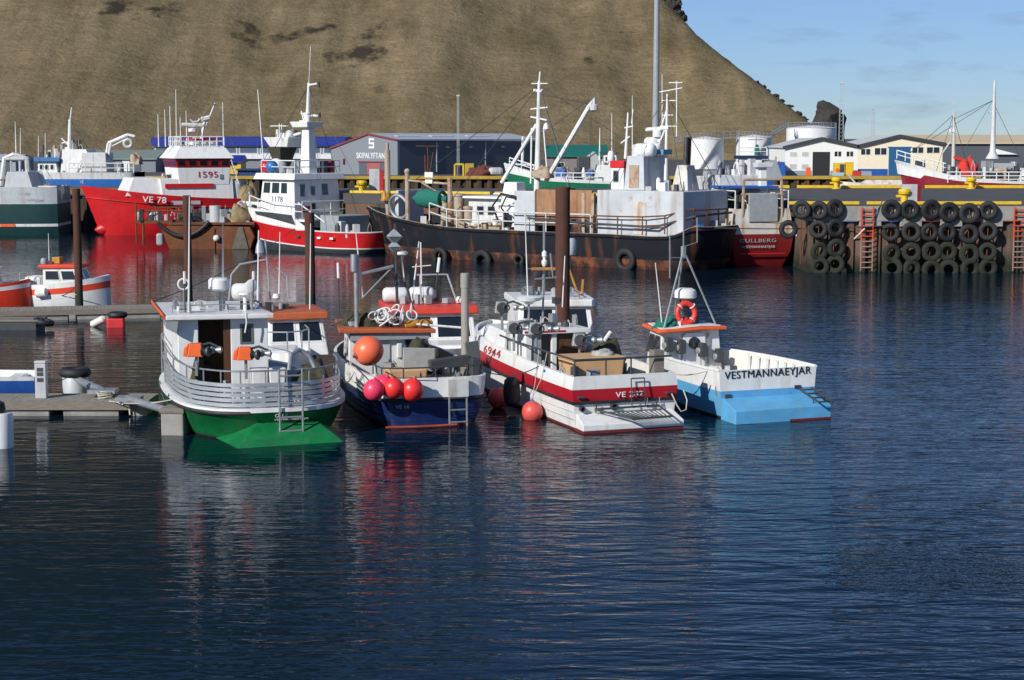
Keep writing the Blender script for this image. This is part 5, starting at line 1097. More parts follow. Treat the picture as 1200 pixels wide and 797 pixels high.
line('mooring_line', 'pale line slung between the green stern rail and the navy bow', hang(F1.W((2.1, 1.2, 1.6)), F2.W((-1.7, 2.6, 1.4)), .25), .018)
line('mooring_line', 'dark line slung between the navy boat quarter and the red striped hull', hang(F2.W((1.6, 1.0, 1.4)), F3.W((-1.5, 3.2, 1.5)), .22), .016, dark)
line('mooring_line', 'pale line slung between the red striped boat and the sky blue hull', hang(F3.W((1.5, 2.2, 1.45)), F4.W((-1.5, 1.6, 1.35)), .2), .018)
line('mooring_line', 'green rope drooping over the port side of the green boat', hang(F1.W((-2.42, 2.6, 1.15)), F1.W((-2.42, 5.0, 1.2)), .35), .02, greenrope)
line('mooring_line', 'pale rope drooping along the white port side of the navy boat', hang(F2.W((-1.76, 1.4, 1.35)), F2.W((-1.8, 3.6, 1.45)), .4), .018)
line('mooring_line', 'dark line from the rust brown pile to the red roofed boat', hang(pY(93, 330, 81.6), pY(60, 345, 83.2), .3), .02, dark)
# ================================================================= SHIPS ALONG THE QUAYS
def band_hull(parent, O, levels, bands, mats, deck, L_, sheer=0.0, smooth=35, k=3, bowup=0.0):
    """levels: (z, scale, dy) per line"""
    rows = []
    for i, (z, s_, dy) in enumerate(levels):
        f = i / (len(levels) - 1)
        rows.append([(max(0, x * s_), y + (dy if y > L_ * .5 else -dy * .3), z + (sheer * max(0, (y / L_)) ** 3 + bowup * max(0, (y / L_ - .7) / .3) ** 2) * f) for x, y in O])
    return hull(parent, rows, bands, mats, deck, k=k, smooth=smooth)
def quadbox(parent, name, m, lo, hi, bevel=.04):
    """tapered block: lo/hi = (x0,x1,y0,y1,z)"""
    a, b = lo, hi
    return MB().hexa([(a[0], a[2], a[4]), (a[1], a[2], a[4]), (a[1], a[3], a[4]), (a[0], a[3], a[4]), (b[0], b[2], b[4]), (b[1], b[2], b[4]), (b[1], b[3], b[4]), (b[0], b[3], b[4])]).build(name, m, parent, bevel=bevel)
blackhull = mat('rust_stained_black_hull', (.009, .012, .018), .72, spec=.25, c2=(.05, .026, .016), c2pos=(.6, .8), var=.4, vscale=.55, streak=((.19, .06, .02), .8, 1.0), bump=.3, bscale=2)
boot, N, LK, B = node_mat('rusty_waterline')
co = N.new('ShaderNodeTexCoord')
c1, f1 = ncol(.9, (1, 1, .8), [(.34, (.014, .014, .016)), (.5, (.035, .018, .014)), (.57, (.16, .05, .02)), (.70, (.30, .09, .03))], 9)
LK(c1, B.inputs['Base Color']); B.inputs['Roughness'].default_value = .8
shgrey = mat('weathered_grey_deckhouse', (.50, .53, .56), .5, var=.2, vscale=.8, c2=(.40, .31, .21), c2pos=(.60, .68), streak=((.22, .10, .045), .55, 1.4))
rustwhite = mat('rust_stained_white', (.58, .56, .52), .55, c2=(.34, .16, .06), c2pos=(.56, .72), var=.2, vscale=1.2, streak=((.36, .17, .06), .8, 2))
rustpanel = mat('rusty_brown_panel', (.36, .20, .11), .85, c2=(.16, .06, .025), c2pos=(.45, .7), var=.35, vscale=1.1, stretch=(1, 1, .35), bump=.4)
beige = mat('beige_rusty_steel', (.42, .34, .25), .7, c2=(.28, .11, .04), c2pos=(.5, .65), var=.3, vscale=1.5)

# ---------------------------------------------------------------- black rusty ship
FF = Frame((12.5, 109.0), 53)
sh = vessel('rusty_ship', 'long black ship streaked with rust, with a grey windowless deckhouse aft', FF, 'ship')
OF = [(0, -.5), (1.6, -.4), (2.8, .1), (3.3, 1.6), (3.35, 6), (3.3, 13), (3.1, 18.5), (2.4, 23), (1.2, 26.4), (0, 28.4)]
rows = []
for z, s_, dyb, dys, up in ((-.8, .75, -2.2, 1.6, 0), (0, .93, -1.3, .9, 0), (.62, .97, -.9, .5, .1), (1.3, 1, -.5, .2, .5), (2.08, 1.02, 0, 0, 1.05), (2.10, 1.0, 0, .0, 1.05), (1.5, .98, -.1, .1, .7)):
    rr = []
    for i, (x, y) in enumerate(OF):
        zz = z + up * max(0, (y - 17) / 11) ** 1.6 + (.55 if y < 1 and z > 1 else 0) * (1 if z > 1.4 else .5)
        ins = .12 if z == 2.10 else (.2 if z == 1.5 else 0)
        rr.append((max(0, x * s_ - (ins if x > ins else 0)), y + (dyb * max(0, (y - 17) / 11) + (dys + ins if y < 2 else 0) - (ins * 1.5 if x == 0 and y > 5 else 0)), zz))
    rows.append(rr)
hull(sh, rows, [0, 0, 1, 1, 2, 1], [boot, blackhull, beige, rust], 3, k=4)
line_tube(sh, [(x * 1.02 + .03, y, 1.95 + 1.05 * max(0, (y - 17) / 11) ** 1.6 + (.5 if y < 1 else 0)) for x, y in OF], .07, blackhull, 'rub_strake', k=3)
HX0, HX1 = -2.75, 2.5
dh = MB(); dh.bx(HX0, HX1, .75, 7.0, 1.6, 4.75); dho = dh.build('deckhouse', shgrey, sh, bevel=.04)
quadbox(sh, 'upper_house', shgrey, (-1.9, 1.3, 4.1, 5.6, 4.752), (-1.85, .6, 4.2, 5.4, 6.85))
MB().bx(-1.93, -1.8, 4.5, 5.2, 4.9, 6.3).build('boarded_patch', beige, sh); MB().bx(HX0 - .03, HX0 - .003, 3.4, 4.3, 2.1, 4.1).build('rust_patch', rustwhite, sh)
quadbox(sh, 'white_companionway', white, (-1.6, -.2, 5.8, 6.75, 4.753), (-1.6, -.2, 5.8, 6.75, 6.1)); MB().bx(-1.65, -.15, 5.75, 6.8, 6.102, 6.55).build('red_top', redhull, sh, bevel=.03)
window(sh, [(-1.603, 6.6, 5.2), (-1.603, 6.15, 5.2), (-1.603, 6.15, 5.95), (-1.603, 6.6, 5.95)], .05, greyp, glass)
q = quadbox(sh, 'funnel', rustwhite, (-.9, .5, 1.6, 2.8, 4.752), (-.7, .2, 1.8, 2.5, 6.3))
for x in (-.2, .15): MB().bar((x - .2, 2.1, 6.2), (x - .1, 2.1, 8.0), .14, 0, 10).build('exhaust_pipe', rust if x > 0 else dark, sh, smooth=True)
liferaft(sh, (-1.1, 4.6, 7.2), 1.5, .42, (0, 1, 0)); liferaft(sh, (-.1, 4.8, 7.2), 1.4, .42, (0, 1, 0))
# aft mast with radars
mt = MB(); m0 = FF.X(779, 218, 0)
def fx(px, py, x=0): return FF.X(px, py, x)
mt.bar(fx(780, 215), fx(782, 110), .12, 0, 8, .06); mt.bar(fx(770, 165), fx(781, 130), .05); mt.bar(fx(773, 108), fx(800, 103), .04)
for y, a, b in ((118, 776, 792), (135, 776, 789), (148, 774, 792), (97, 784, 800)): mt.bar(fx(a, y), fx(b, y), .035)
mt.bar(fx(793, 160), fx(793, 95), .04); mt.bar(fx(764, 190), fx(780, 150), .06); mt.build('aft_mast', white, sh, smooth=True)
for a, b in (((757, 152), (784, 150)), ((758, 166), (775, 165))):
    o = MB().bar(fx(*a), fx(*b), .13).build('radar_scanner', white, sh, smooth=True); c = (V(fx(*a)) + V(fx(*b))) / 2; MB().lathe([(.28, -.5), (.3, -.1), (.2, 0)], c, n=12).build('radar_base', white, o, smooth=True)
dome(sh, V(fx(764, 172)), .5, .6, 'radome'); dome(sh, V(fx(716, 190)), .22, .7, 'sat_dome')
MB().box(V(fx(768, 178)), (1.0, 1.8, .3)).build('blue_platform', mat('faded_blue', (.10, .28, .42), .5), sh)
for px, t_, b_ in ((776, 2 + 85, 150), (741, 112, 186), (717, 133, 190), (703, 150, 200)): antenna(sh, fx(px, b_), fx(px, t_), .035, .02)
f_ = MB(); f_.bar(fx(733, 186), fx(736, 132), .11, 0, 8, .05); f_.bar(fx(728, 168), fx(738, 160), .06); f_.bar(fx(732, 150), fx(742, 148), .05); f_.bar(fx(740, 145), fx(742, 128), .03); f_.build('signal_mast', white, sh, smooth=True)
# fore mast and derricks
mt = MB(); mt.bar(fx(629, 240), fx(632, 95), .24, 0, 10, .11); mt.bar(fx(632, 95), fx(633, 84), .06); mt.bar(fx(623, 98), fx(642, 98), .04); mt.bar(fx(622, 128), fx(642, 126), .06); mt.bar(fx(626, 106), fx(636, 107), .12); mt.bar(fx(623, 150), fx(622, 215), .06); mt.bar(fx(637, 150), fx(641, 200), .05); mt.bar(fx(622, 137), fx(641, 141), .06)
mt.lathe([(.12, 0), (.22, .1), (.15, .4), (.05, .5)], fx(640, 153), n=10); mt.build('fore_mast', white, sh, smooth=True)
dk = MB(); dk.bar(fx(588, 214), fx(629, 146), .13, 0, 8); dk.build('derrick_boom', white, sh, smooth=True)
dk = MB(); dk.bar(fx(640, 212), fx(690, 126), .16, 0, 8); dk.tube([fx(690, 126), fx(697, 116), fx(696, 130)], .17, 8); db = dk.build('derrick_boom', white, sh, smooth=True); MB().lathe([(.1, 0), (.25, .1), (.25, .4), (.1, .5)], V(fx(696, 131)), n=10).build('block', oldwhite, db, smooth=True)
MB().bar(fx(690, 117), fx(645, 150), .02).build('topping_wire', dark, sh)
heap_ = heap('winch_heap', (0, 0, 0), (.7, .7), beige, 3, .7, .4, sh); heap_.location = fx(637, 208)
# rusty panels midships, port side
pm = MB(); pm.bx(-2.75, -2.6, 7.4, 11.75, 2.9, 4.72); pm.bx(-2.75, 1.5, 11.6, 11.75, 2.9, 4.72); pm.build('rusty_side_panel', rustpanel, sh, bevel=.02)
MB().bx(-2.77, -2.62, 11.76, 13.4, 2.0, 4.6).build('grey_side_panel', shgrey, sh, bevel=.03)
for y, m_ in ((7.3, beige), (8.0, beige)): MB().box((-2.7, y, 3.1), (.22, .22, 2.9)).build('frame_post', m_, sh)
MB().tube([(-2.85, 13.2, 4.2), (-2.95, 14.3, 4.4), (-2.95, 15.0, 3.6), (-2.9, 14.6, 2.7), (-2.85, 13.5, 2.5)], .07, 6).build('rubber_hose', black, sh, smooth=True)
MB().tube([(-2.85, 13.2, 4.1), (-2.95, 13.9, 4.2), (-2.95, 14.3, 3.5), (-2.9, 13.8, 2.9), (-2.85, 13.6, 2.3)], .06, 6).build('rubber_hose', black, sh, smooth=True)
# white crane housing and hatch gear
quadbox(sh, 'crane_house', white, (-1.9, -.6, 13.8, 15.6, 1.8), (-1.7, -.8, 14.0, 15.0, 5.1))
for k in range(4): MB().bx(-1.95, -.55, 13.6, 15.7, 2.2 + k * .7, 2.28 + k * .7).build('crane_rail', white, sh)
MB().bx(-1.4, .6, 15.4, 18.2, 1.8, 4.0).build('white_deckhouse', oldwhite, sh, bevel=.04); MB().bx(-1.8, .8, 15.2, 18.4, 4.003, 4.15).build('deckhouse_roof', white, sh)
for y in (16.0, 16.9): window(sh, [(-1.403, y + .6, 2.9), (-1.403, y, 2.9), (-1.403, y, 3.5), (-1.403, y + .6, 3.5)], .04, greyp, glass)
MB().bx(-1.9, -.7, 13.2, 18.5, 1.7, 2.4).build('hatch_coaming', oldwhite, sh, bevel=.04)
for y, r, h in ((19.0, .35, 2.4), (18.2, .3, 1.6), (20.2, .3, 2.0)): MB().lathe([(r, 0), (r, h), (r * 1.2, h), (r * 1.2, h + .15), (.1, h + .2)], (-1.4, y, 1.7), n=12).build('deck_pillar', beige, sh, smooth=True)
# net drum gallows forward
g = MB(); g.bar((-1.7, 23.2, 1.9), (-1.75, 23.2, 5.6), .16, 0, 8); g.sphere((-1.75, 23.2, 5.7), .2); g.bar((-1.7, 19.5, 1.9), (-1.75, 19.5, 5.3), .16, 0, 8); g.bar((-1.75, 23.2, 5.1), (-1.75, 19.5, 4.9), .08); g.bar((-1.75, 22.0, 5.0), (-1.75, 20.0, 4.1), .05); g.build('gallows', beige, sh, smooth=True)
MB().box((-1.85, 21.2, 5.5), (.1, .7, .35)).build('name_board', white, sh); MB().box((-1.85, 21.2, 5.05), (.1, .6, .25)).build('name_board', white, sh)
ndm = MB(); ndm.lathe([(.2, -1.5), (.2, -1.1), (.55, -1.05), (.6, -.3), (.68, .1), (.55, .9), (.2, 1.0), (.2, 1.4)], (-1.6, 21.3, 3.9), (0, 1, 0), n=20); ndm.build('net_drum', greennet, sh, smooth=True)
MB().torus((-1.7, 24.0, 3.3), .8, .12, (1, 0, .2), 24, 8).build('cable_reel', galv, sh, smooth=True)
quadbox(sh, 'breakwater', ltgrey, (-1.4, 1.4, 24.3, 24.9, 2.2), (-1.3, 1.3, 24.4, 24.6, 4.4))
dkc = MB()
for i in range(26): y = random.uniform(12.5, 23.5); dkc.box((random.uniform(-2.4, -1.6), y, 1.7 + random.uniform(.1, .5)), (random.uniform(.2, .6), random.uniform(.2, .8), random.uniform(.2, .9)), random.uniform(0, 3))
dkc.build('deck_gear', beige, sh, bevel=.03)
P = [(-3.15, y, 2.08) for y in (7.2, 9, 10.6, 12.2, 14, 16, 17.8)] + [(-2.95, 18.8, 2.15), (-2.55, 20.6, 2.5)]
rail(sh, P, 1.15, .05, mids=(.5,), m=oldwhite)
P = [(-2.2, .35, 2.65), (-3.0, 1.9, 2.2), (-3.15, 3.4, 2.1), (-3.15, 5.2, 2.08), (-3.15, 7.0, 2.08)]
rail(sh, P, 1.1, .045, mids=(.5,), m=rust); rail(sh, [(1.2, .0, 2.65), (0, -.05, 2.65), (-1.2, .05, 2.65), (-2.2, .35, 2.65)], 1.0, .045, m=rust)
MB().tube([(-3.2, 12, 2.9), (-3.25, 7, 2.7), (-3.2, 2.5, 2.6), (-2.3, .2, 3.3), (1.5, -.1, 3.4)], .07, 6).build('deck_hose', dark, sh, smooth=True)
o = heap('blue_tarp', (-1.6, .35, 2.3), (.4, .3), blueb, 6, .55, .3, sh)
for px, py, l in ((516, 301, 'tyre hung on the black ship bow quarter'), (565, 306, 'tyre hung amidships on the black rusty hull, second from the bow'), (609, 305, 'small tyre hung on the black rusty hull beside the pale whip aerial'), (733, 305, 'large tyre hung low on the black rusty hull below the grey deckhouse')):
    q = FF.X(px, py, -3.32); o = tyre0.copy(); col.objects.link(o); o.location = FF.W(q); s_ = .78 if px == 609 else (1.35 if px != 516 else 1.15); o.scale = (s_, 1.3, s_); o.rotation_euler = (0, .4, FF.rz - math.pi / 2); tag(o, l, 'tyre', 'tyre fenders on the black ship')
# ---------------------------------------------------------------- grey and red trawler stern
FG = Frame((15.5, 110.6), 14)
sg = vessel('trawler', 'grey and red trawler seen stern-on between the black ship and the quay', FG, 'ship')
OG = [(1.95, 0), (2.1, 2), (2.1, 5), (1.6, 7.5), (.6, 9), (0, 9.6)]
rows = [row(OG, -.8, .4, 1.2, 0, 9.6), row(OG, 0, .78, .6, 0, 9.6), row(OG, 1.0, .97, .15, 0, 9.6), row(OG, 2.05, 1.02, -.05, .2, 9.6), row(OG, 3.6, .93, .25, .4, 9.6), row(OG, 3.61, .93, .25, .4, 9.6, inset=.12), row(OG, 2.5, .9, .25, .2, 9.6, inset=.14)]
hull(sg, rows, [0, 0, 0, 1, 1, 1], [mat('dark_red_trawler_hull', (.20, .012, .014), .45, streak=((.05, .01, .01), .5, 2)), rustwhite, rust], 2, k=3)
text('GULLBERG', sg, (-1.55, -.03, 1.55), (1, 0, 0), (0, 0, 1), .22, greyp, 2.4); text('VESTMANNAEYJAR', sg, (-1.4, .0, 1.15), (1, 0, 0), (0, 0, 1), .2, txtgrey, 2.2)
MB().bx(-1.5, 1.5, .02, .06, .82, .88).build('red_band', redhull, sg); MB().bx(-.95, .95, -.02, .2, 2.8, 4.55).build('stern_ramp_door', greyp, sg, bevel=.04)
g = MB()
for x in (-1.3, 1.3): g.bar((x, .2, 3.1), (x * .95, .2, 5.4), .09)
g.bar((-1.4, .2, 4.5), (1.4, .2, 4.5), .07); g.bar((-1.2, .2, 2.75), (1.2, .1, 2.75), .08); g.bar((-1.25, .2, 5.4), (1.25, .2, 5.4), .08); g.build('stern_gantry', beige, sg, smooth=True)
rail(sg, [(1.75, .3, 3.6), (1.95, 1.8, 3.6), (1.95, 4, 3.6)], 1.1, .04, mids=(.5,), m=white); rail(sg, [(-1.75, .3, 3.6), (-1.95, 1.8, 3.6), (-1.95, 4, 3.6)], 1.1, .04, mids=(.5,), m=white)
quadbox(sg, 'winch_house', oldwhite, (-1.5, 1.5, 4.0, 6.5, 2.6), (-1.4, 1.4, 4.1, 6.2, 5.6)); MB().bx(-1.9, 1.8, 2.0, 4.6, 4.8, 4.95).build('blue_awning', bluep, sg)
quadbox(sg, 'white_post', white, (.75, 1.25, 2.4, 2.9, 3.2), (.7, 1.15, 2.4, 2.8, 6.1)); MB().bx(.4, 1.5, 2.2, 2.9, 6.1, 6.4).build('post_head', oldwhite, sg, bevel=.04)
heap('net_pile', (-.6, 2.8, 3.0), (1.2, .8), netm, 41, 1.6, .3, sg)

# ---------------------------------------------------------------- red and white boat 1178
FE = Frame((-11.98, 126.67), 48)
se = vessel('trawler', 'red and white fishing vessel numbered 1178 with a tall white mast', FE, 'ship')
OE = [(0, -4.3), (1.3, -4.1), (2.2, -3.0), (2.55, -1), (2.6, 2), (2.55, 5.4), (2.15, 8.0), (1.2, 10.1), (0, 11.3)]
def erow(z, s_, bow, up, st=0): return [(max(0, x * s_), y + (bow * max(0, (y - 4) / 5.7) if y > 4 else 0) + (st if y < -2 else 0), z + up * max(0, (y + 1) / 10.7) ** 1.7) for x, y in OE]
rows = [erow(-.8, .6, -2.5, 0, 1.5), erow(.0, .9, -1.6, .1, .5), erow(.32, .94, -1.2, .62, .3), erow(.40, .945, -1.15, .64, .28), erow(1.45, 1.0, -.35, .95), erow(1.5, 1.01, -.3, 1.0), erow(1.53, .97, -.4, 1.0, .1), erow(1.0, .95, -.5, .8, .15)]
hull(se, rows, [0, 0, 1, 2, 1, 1, 3], [dark, white, redhull, greyp], 3, k=4)
# raised white forward bulwark
OB = OE[3:]; MBu = [[(x * 1.005 * a, y + b * max(0, (y - 4) / 5.7), z + u * max(0, (y + 1) / 10.7) ** 1.7) for x, y in OB[1:]] for a, b, z, u in ((1, -.3, 1.52, .95), (1.03, -.05, 2.62, .5), (.99, -.2, 2.64, .5), (.96, -.4, 2.3, .5))]
hull(se, MBu, [0, 0, 0], [white], 0, k=4, name='fore_bulwark')
bw = MB(); bw.add([(-2.60, 6.3, 2.5), (-2.68, 4.6, 2.28), (-2.72, 2.0, 1.9), (-2.72, 2.3, 2.55), (-2.72, 4.6, 2.68), (-2.62, 6.4, 2.72)] + [(-2.2, 6.3, 2.5), (-2.2, 4.6, 2.28), (-2.2, 2.0, 1.9), (-2.2, 2.3, 2.55), (-2.2, 4.6, 2.68), (-2.2, 6.4, 2.72)], [(5, 4, 1, 0), (4, 3, 2, 1), (0, 1, 7, 6), (1, 2, 8, 7), (2, 3, 9, 8), (3, 4, 10, 9), (4, 5, 11, 10), (5, 0, 6, 11)]); bw.build('black_side_panel', dark, se)
MB().prism([(-2.6, 2.0, 1.5), (-2.6, 2.0, 2.3), (-2.6, 1.5, 2.0), (-2.6, .4, 1.5)], (.06, 0, 0)).build('bulwark_slope', white, se)
# wheelhouse
wh = quadbox(se, 'wheelhouse', white, (-2.15, 2.35, 2.6, 6.6, 2.0), (-2.0, 2.2, 2.8, 6.2, 5.0))
quadbox(se, 'roof', white, (-2.35, 2.6, 2.4, 6.9, 5.0), (-2.2, 2.4, 2.5, 6.7, 5.45))
a_, b_, c_, d_ = (-2.15, 6.6, 2.0), (-2.15, 2.6, 2.0), (-2.0, 2.8, 5.0), (-2.0, 6.2, 5.0)
for u0, u1 in ((.05, .28), (.31, .56), (.59, .80)): window(se, wall_quad(a_, b_, c_, d_, u0, u1, .66, .94), .05, white)
p, q = wall_quad(a_, b_, c_, d_, .36, .66, .46, .6)[:2]; text('1178', se, p, q - p, (0, 0, 1), .42, txtblack, (q - p).length, bold=.0)
a_, b_, c_, d_ = (-2.15, 2.6, 2.0), (2.35, 2.6, 2.0), (2.2, 2.8, 5.0), (-2.0, 2.8, 5.0)
for u0, u1, v0, v1 in ((.12, .24, .6, .9), (.36, .46, .62, .85), (.36, .46, .25, .45), (.6, .75, .62, .9)): window(se, wall_quad(a_, b_, c_, d_, u0, u1, v0, v1), .05, greyp)
MB().box((-1.2, 2.5, 2.7), (.7, .2, .9)).build('red_hatch', maroon, se, bevel=.05)
rail(se, [(-2.5, 1.4, 2.3), (-2.55, 3, 2.35), (-2.5, 4.8, 2.4), (-2.3, 6.4, 2.6), (-1.7, 8.0, 2.8), (-.7, 9.3, 3.0)], 1.0, .04, mids=(.5,), m=white)
rail(se, [(-2.5, 1.4, 2.3), (0, 1.2, 2.3), (2.4, 1.4, 2.3)], 1.2, .04, mids=(.5,), m=white); MB().bx(-2.4, 2.4, 1.2, 2.6, 2.1, 2.25).build('bridge_deck', white, se)
quadbox(se, 'mast_trunk', white, (-.4, .4, 3.0, 4.0, 5.45), (-.3, .2, 3.1, 3.8, 9.0))
def ex(px, py): return FE.X(px, py, 0)
mt = MB(); mt.bar(ex(360, 150), ex(362, 97), .17, 0, 8, .10); mt.bar(ex(362, 97), ex(364, 55), .025); mt.bar(ex(361, 100), ex(373, 98), .08); mt.bar(ex(362, 135), ex(374, 136), .08); mt.bar(ex(351, 142), ex(362, 142), .05); mt.bar(ex(353, 130), ex(356, 142), .04); mt.build('mast', white, se, smooth=True)
for a, b in ((98, 373), (134, 374)): MB().bar(ex(b, a - 2), ex(b, a + 4), .12).build('mast_light', dark, se, smooth=True)
quadbox(se, 'mast_platform', white, (-.7, .7, 2.8, 4.4, 8.7), (-.8, .8, 2.7, 4.6, 9.1)); quadbox(se, 'crow_house', white, (-.7, .7, 5.0, 6.9, 7.3), (-.9, .9, 4.6, 7.4, 8.0))
quadbox(se, 'net_basket', netm, (-.4, .4, 6.1, 6.5, 5.6), (-.8, .8, 5.6, 7.1, 7.28))
mt = MB(); mt.bar((0, 4.2, 8.3), (0, 6.0, 8.0), .1); mt.bar((-.7, 5.8, 8), (-.7, 5.8, 9.0), .04); mt.bar((-.7, 4.8, 8.8), (-.7, 6.8, 8.8), .04); mt.build('mast_bridge', white, se)
scanner(se, (0, 3.8, 9.25), 1.6, .4, rz=1.2); antenna(se, ex(330, 165), ex(330, 145), .05, .03); antenna(se, ex(310, 205), ex(302, 105), .05, .03)
for y, x, m_ in ((6.3, -1.6, dred), (5.4, -1.8, blueb), (6.1, -.8, white)): MB().sphere((x, y, 5.9), .45 if m_ != white else .6, (1, 1, 1), nu=14, nv=8).build('roof_drum', m_, se, smooth=True)
rail(se, [(-2.1, 6.2, 5.45), (-2.1, 2.6, 5.45), (2.2, 2.6, 5.45)], .9, .04, mids=(.5,), m=white, name='roof_rail')
for x in (1.0, 1.7): MB().box((x, 3.0, 5.9), (.4, .4, .9)).build('roof_gear', dark if x < 1.5 else maroon, se, bevel=.03)
# working deck: grey tank, gallows
MB().bx(-1.3, 1.7, -1.0, .9, 1.2, 2.55).build('grey_deck_tank', greyp, se, bevel=.05); MB().bx(-1.6, -1.1, -1.6, -1.3, 1.2, 2.2).build('grey_locker', ltgrey, se, bevel=.03)
g = MB(); g.bar((1.7, -2.9, 1.0), (1.65, -2.9, 7.1), .2, 0, 8); g.bar((1.65, -2.9, 7.0), (1.65, -2.9, 7.6), .12); g.build('gallows_post', beige, se, smooth=True); heap('hanging_block', (1.45, -2.9, 3.6), (.35, .35), gold, 4, .6, .3, se)
MB().tube([(-2.0, 2.4, 3.4), (-1.0, -.2, 1.6)], .05).build('white_stay', white, se)
for y in (1.6, -.6, -1.9): MB().bx(-2.64, -2.5, y, y + .35, .98, 1.12).build('freeing_port', white if y < 1 else dark, se)
text('MLAETIL', se, (-1.9, 8.6, 2.95), (.55, -1, -.05), (0, 0, 1), .2, txtblack, 1.3); text('VE 1178', se, (-1.95, 8.1, 1.95), (.5, -1, 0), (0, 0, 1), .3, txtwhite, 1.1)
# ---------------------------------------------------------------- red VE 78
FC = Frame((-23.6, 152.6), 113)
sc_ = vessel('trawler', 'tall bowed bright red trawler marked VE 78 with a white wheelhouse numbered 1595', FC, 'ship')
OC = [(2.6, 0), (2.9, 3), (2.9, 6), (2.5, 8.6), (1.5, 10.9), (.6, 12.2), (0, 12.8)]
def crow(z, s_, bow, up): return [(x * s_, y + bow * max(0, (y - 6) / 6.8), z + up * max(0, y / 12.8) ** 1.6) for x, y in OC]
hull(sc_, [crow(-.8, .6, -1.6, 0), crow(0, .85, -1.5, 0), crow(1.4, .93, -.9, .3), crow(2.9, 1.02, 0, 1.15), crow(2.92, .98, -.1, 1.15), crow(2.2, .95, -.3, 1.0)], [0, 0, 0, 0, 0], [redhull, greyp], 1, k=4)
MB().lathe([(.02, -1.0), (.45, -.6), (.6, 0), (.5, .8)], (0, 10.8, .5), (0, -1, .1), n=14).build('bulb', redhull, sc_, smooth=True)
line_tube(sc_, [(x * 1.0 + .02, y - .35 * max(0, (y - 6) / 6.8), 2.2 + .9 * (y / 12.8) ** 1.6) for x, y in OC], .05, redhull, 'rub_strake', k=3)
quadbox(sc_, 'whaleback', white, (-2.3, 2.3, 6.6, 9.6, 3.2), (-2.0, 2.0, 6.7, 8.9, 4.7)); quadbox(sc_, 'foc_deckhouse', white, (-2.5, 2.5, .6, 6.5, 2.3), (-2.4, 2.4, .7, 6.8, 4.6))
MB().bx(-2.56, -2.45, 2.4, 6.4, 3.85, 4.2).build('red_stripe', redhull, sc_); MB().bx(-2.99, -2.7, 3.6, 6.0, 2.5, 2.8).build('white_rub_plate', ltgrey, sc_)
quadbox(sc_, 'wheelhouse', white, (-2.45, 2.45, 1.0, 5.2, 4.1), (-2.5, 2.5, .9, 5.35, 5.5))
wb2 = quadbox(sc_, 'window_band', mat('deep_red_paint', (.30, .012, .02), .35), (-2.5, 2.5, .9, 5.35, 5.503), (-2.6, 2.6, .8, 5.55, 6.25))
for side in range(2):
    if side: q = ((-2.5, 5.35, 5.5), (-2.5, .9, 5.5), (-2.6, .8, 6.25), (-2.6, 5.55, 6.25)); n_ = 5
    else: q = ((2.5, 5.35, 5.5), (-2.5, 5.35, 5.5), (-2.6, 5.55, 6.25), (2.6, 5.55, 6.25)); n_ = 6
    for i in range(n_): window(wb2, wall_quad(*q, (i + .1) / n_, (i + .9) / n_, .12, .85), .06, mat('deep_red_paint', (0, 0, 0)), glass)
quadbox(sc_, 'bridge_visor', white, (-2.75, 2.75, .6, 5.75, 6.26), (-2.2, 2.2, 1.2, 5.1, 7.15)); MB().bx(-2.1, 2.1, 1.3, 5.0, 7.152, 7.3).build('bridge_top', white, sc_)
rail(sc_, [(-2.1, 1.3, 7.3), (-2.1, 5.0, 7.3), (2.1, 5.0, 7.3)], .75, .05, posts=[(-2.1, 1.3 + i * .6, 7.3) for i in range(7)] + [(-2.1 + i * .7, 5, 7.3) for i in range(7)], mids=(.5,), m=white, name='bridge_rail')
MB().bx(-1.9, 1.5, 1.8, 3.8, 7.31, 7.75).build('top_house', white, sc_, bevel=.03); MB().bx(-2.0, 1.6, 1.7, 3.9, 7.76, 7.9).build('red_top_trim', redhull, sc_)
a_ = FC.X(217, 209, -2.5)
text('1595', sc_, (-2.52, 3.6, 4.7), (0, -1, 0), (0, 0, 1), .5, txtred, 1.6, bold=.0); text('VE 78', sc_, (-2.80, 8.35, 2.75), (-.22, -1, -.06), (-.12, 0, 1), .5, txtwhite, 1.9, th=.06); text('SMAEY', sc_, (1.0, 5.29, 4.75), (-1, 0, 0), (0, 0, 1), .3, txtgrey, 1.1)
mt = MB()
def cx_(px, py): return FC.X(px, py, 0)
mt.bar(cx_(235, 168), cx_(240, 140), .16, 0, 8, .1); mt.bar(cx_(240, 150), cx_(252, 121), .06); mt.tube([cx_(223, 140), cx_(226, 143), cx_(232, 142), cx_(234, 139)], .06); mt.bar(cx_(236, 140), cx_(245, 138), .2); mt.build('radar_mast', white, sc_, smooth=True)
MB().bar(cx_(213, 146), cx_(238, 147), .16).build('radar_scanner', white, sc_, smooth=True); MB().lathe([(.1, -.4), (.4, -.3), (.4, -.05), (.1, 0)], V(cx_(226, 150)), n=12).build('radar_base', white, sc_, smooth=True)
for px, t_ in ((186, 134), (194, 128), (200, 124), (207, 105), (212, 137), (219, 130), (262, 120)): antenna(sc_, cx_(px, 172), cx_(px - 1, t_), .05, .03)
l_ = MB()
for x in (-2.62, -2.2): l_.bar((x, .2, 4.1), (x, .9, 6.3), .04)
for i in range(8): l_.bar((-2.62, .25 + i * .09, 4.2 + i * .27), (-2.2, .25 + i * .09, 4.2 + i * .27), .035)
l_.build('bridge_ladder', white, sc_); MB().lathe([(.7, 0), (.75, 4.4)], (-1.6, .2, 0), n=16).build('grey_exhaust_column', ltgrey, sc_, smooth=True)
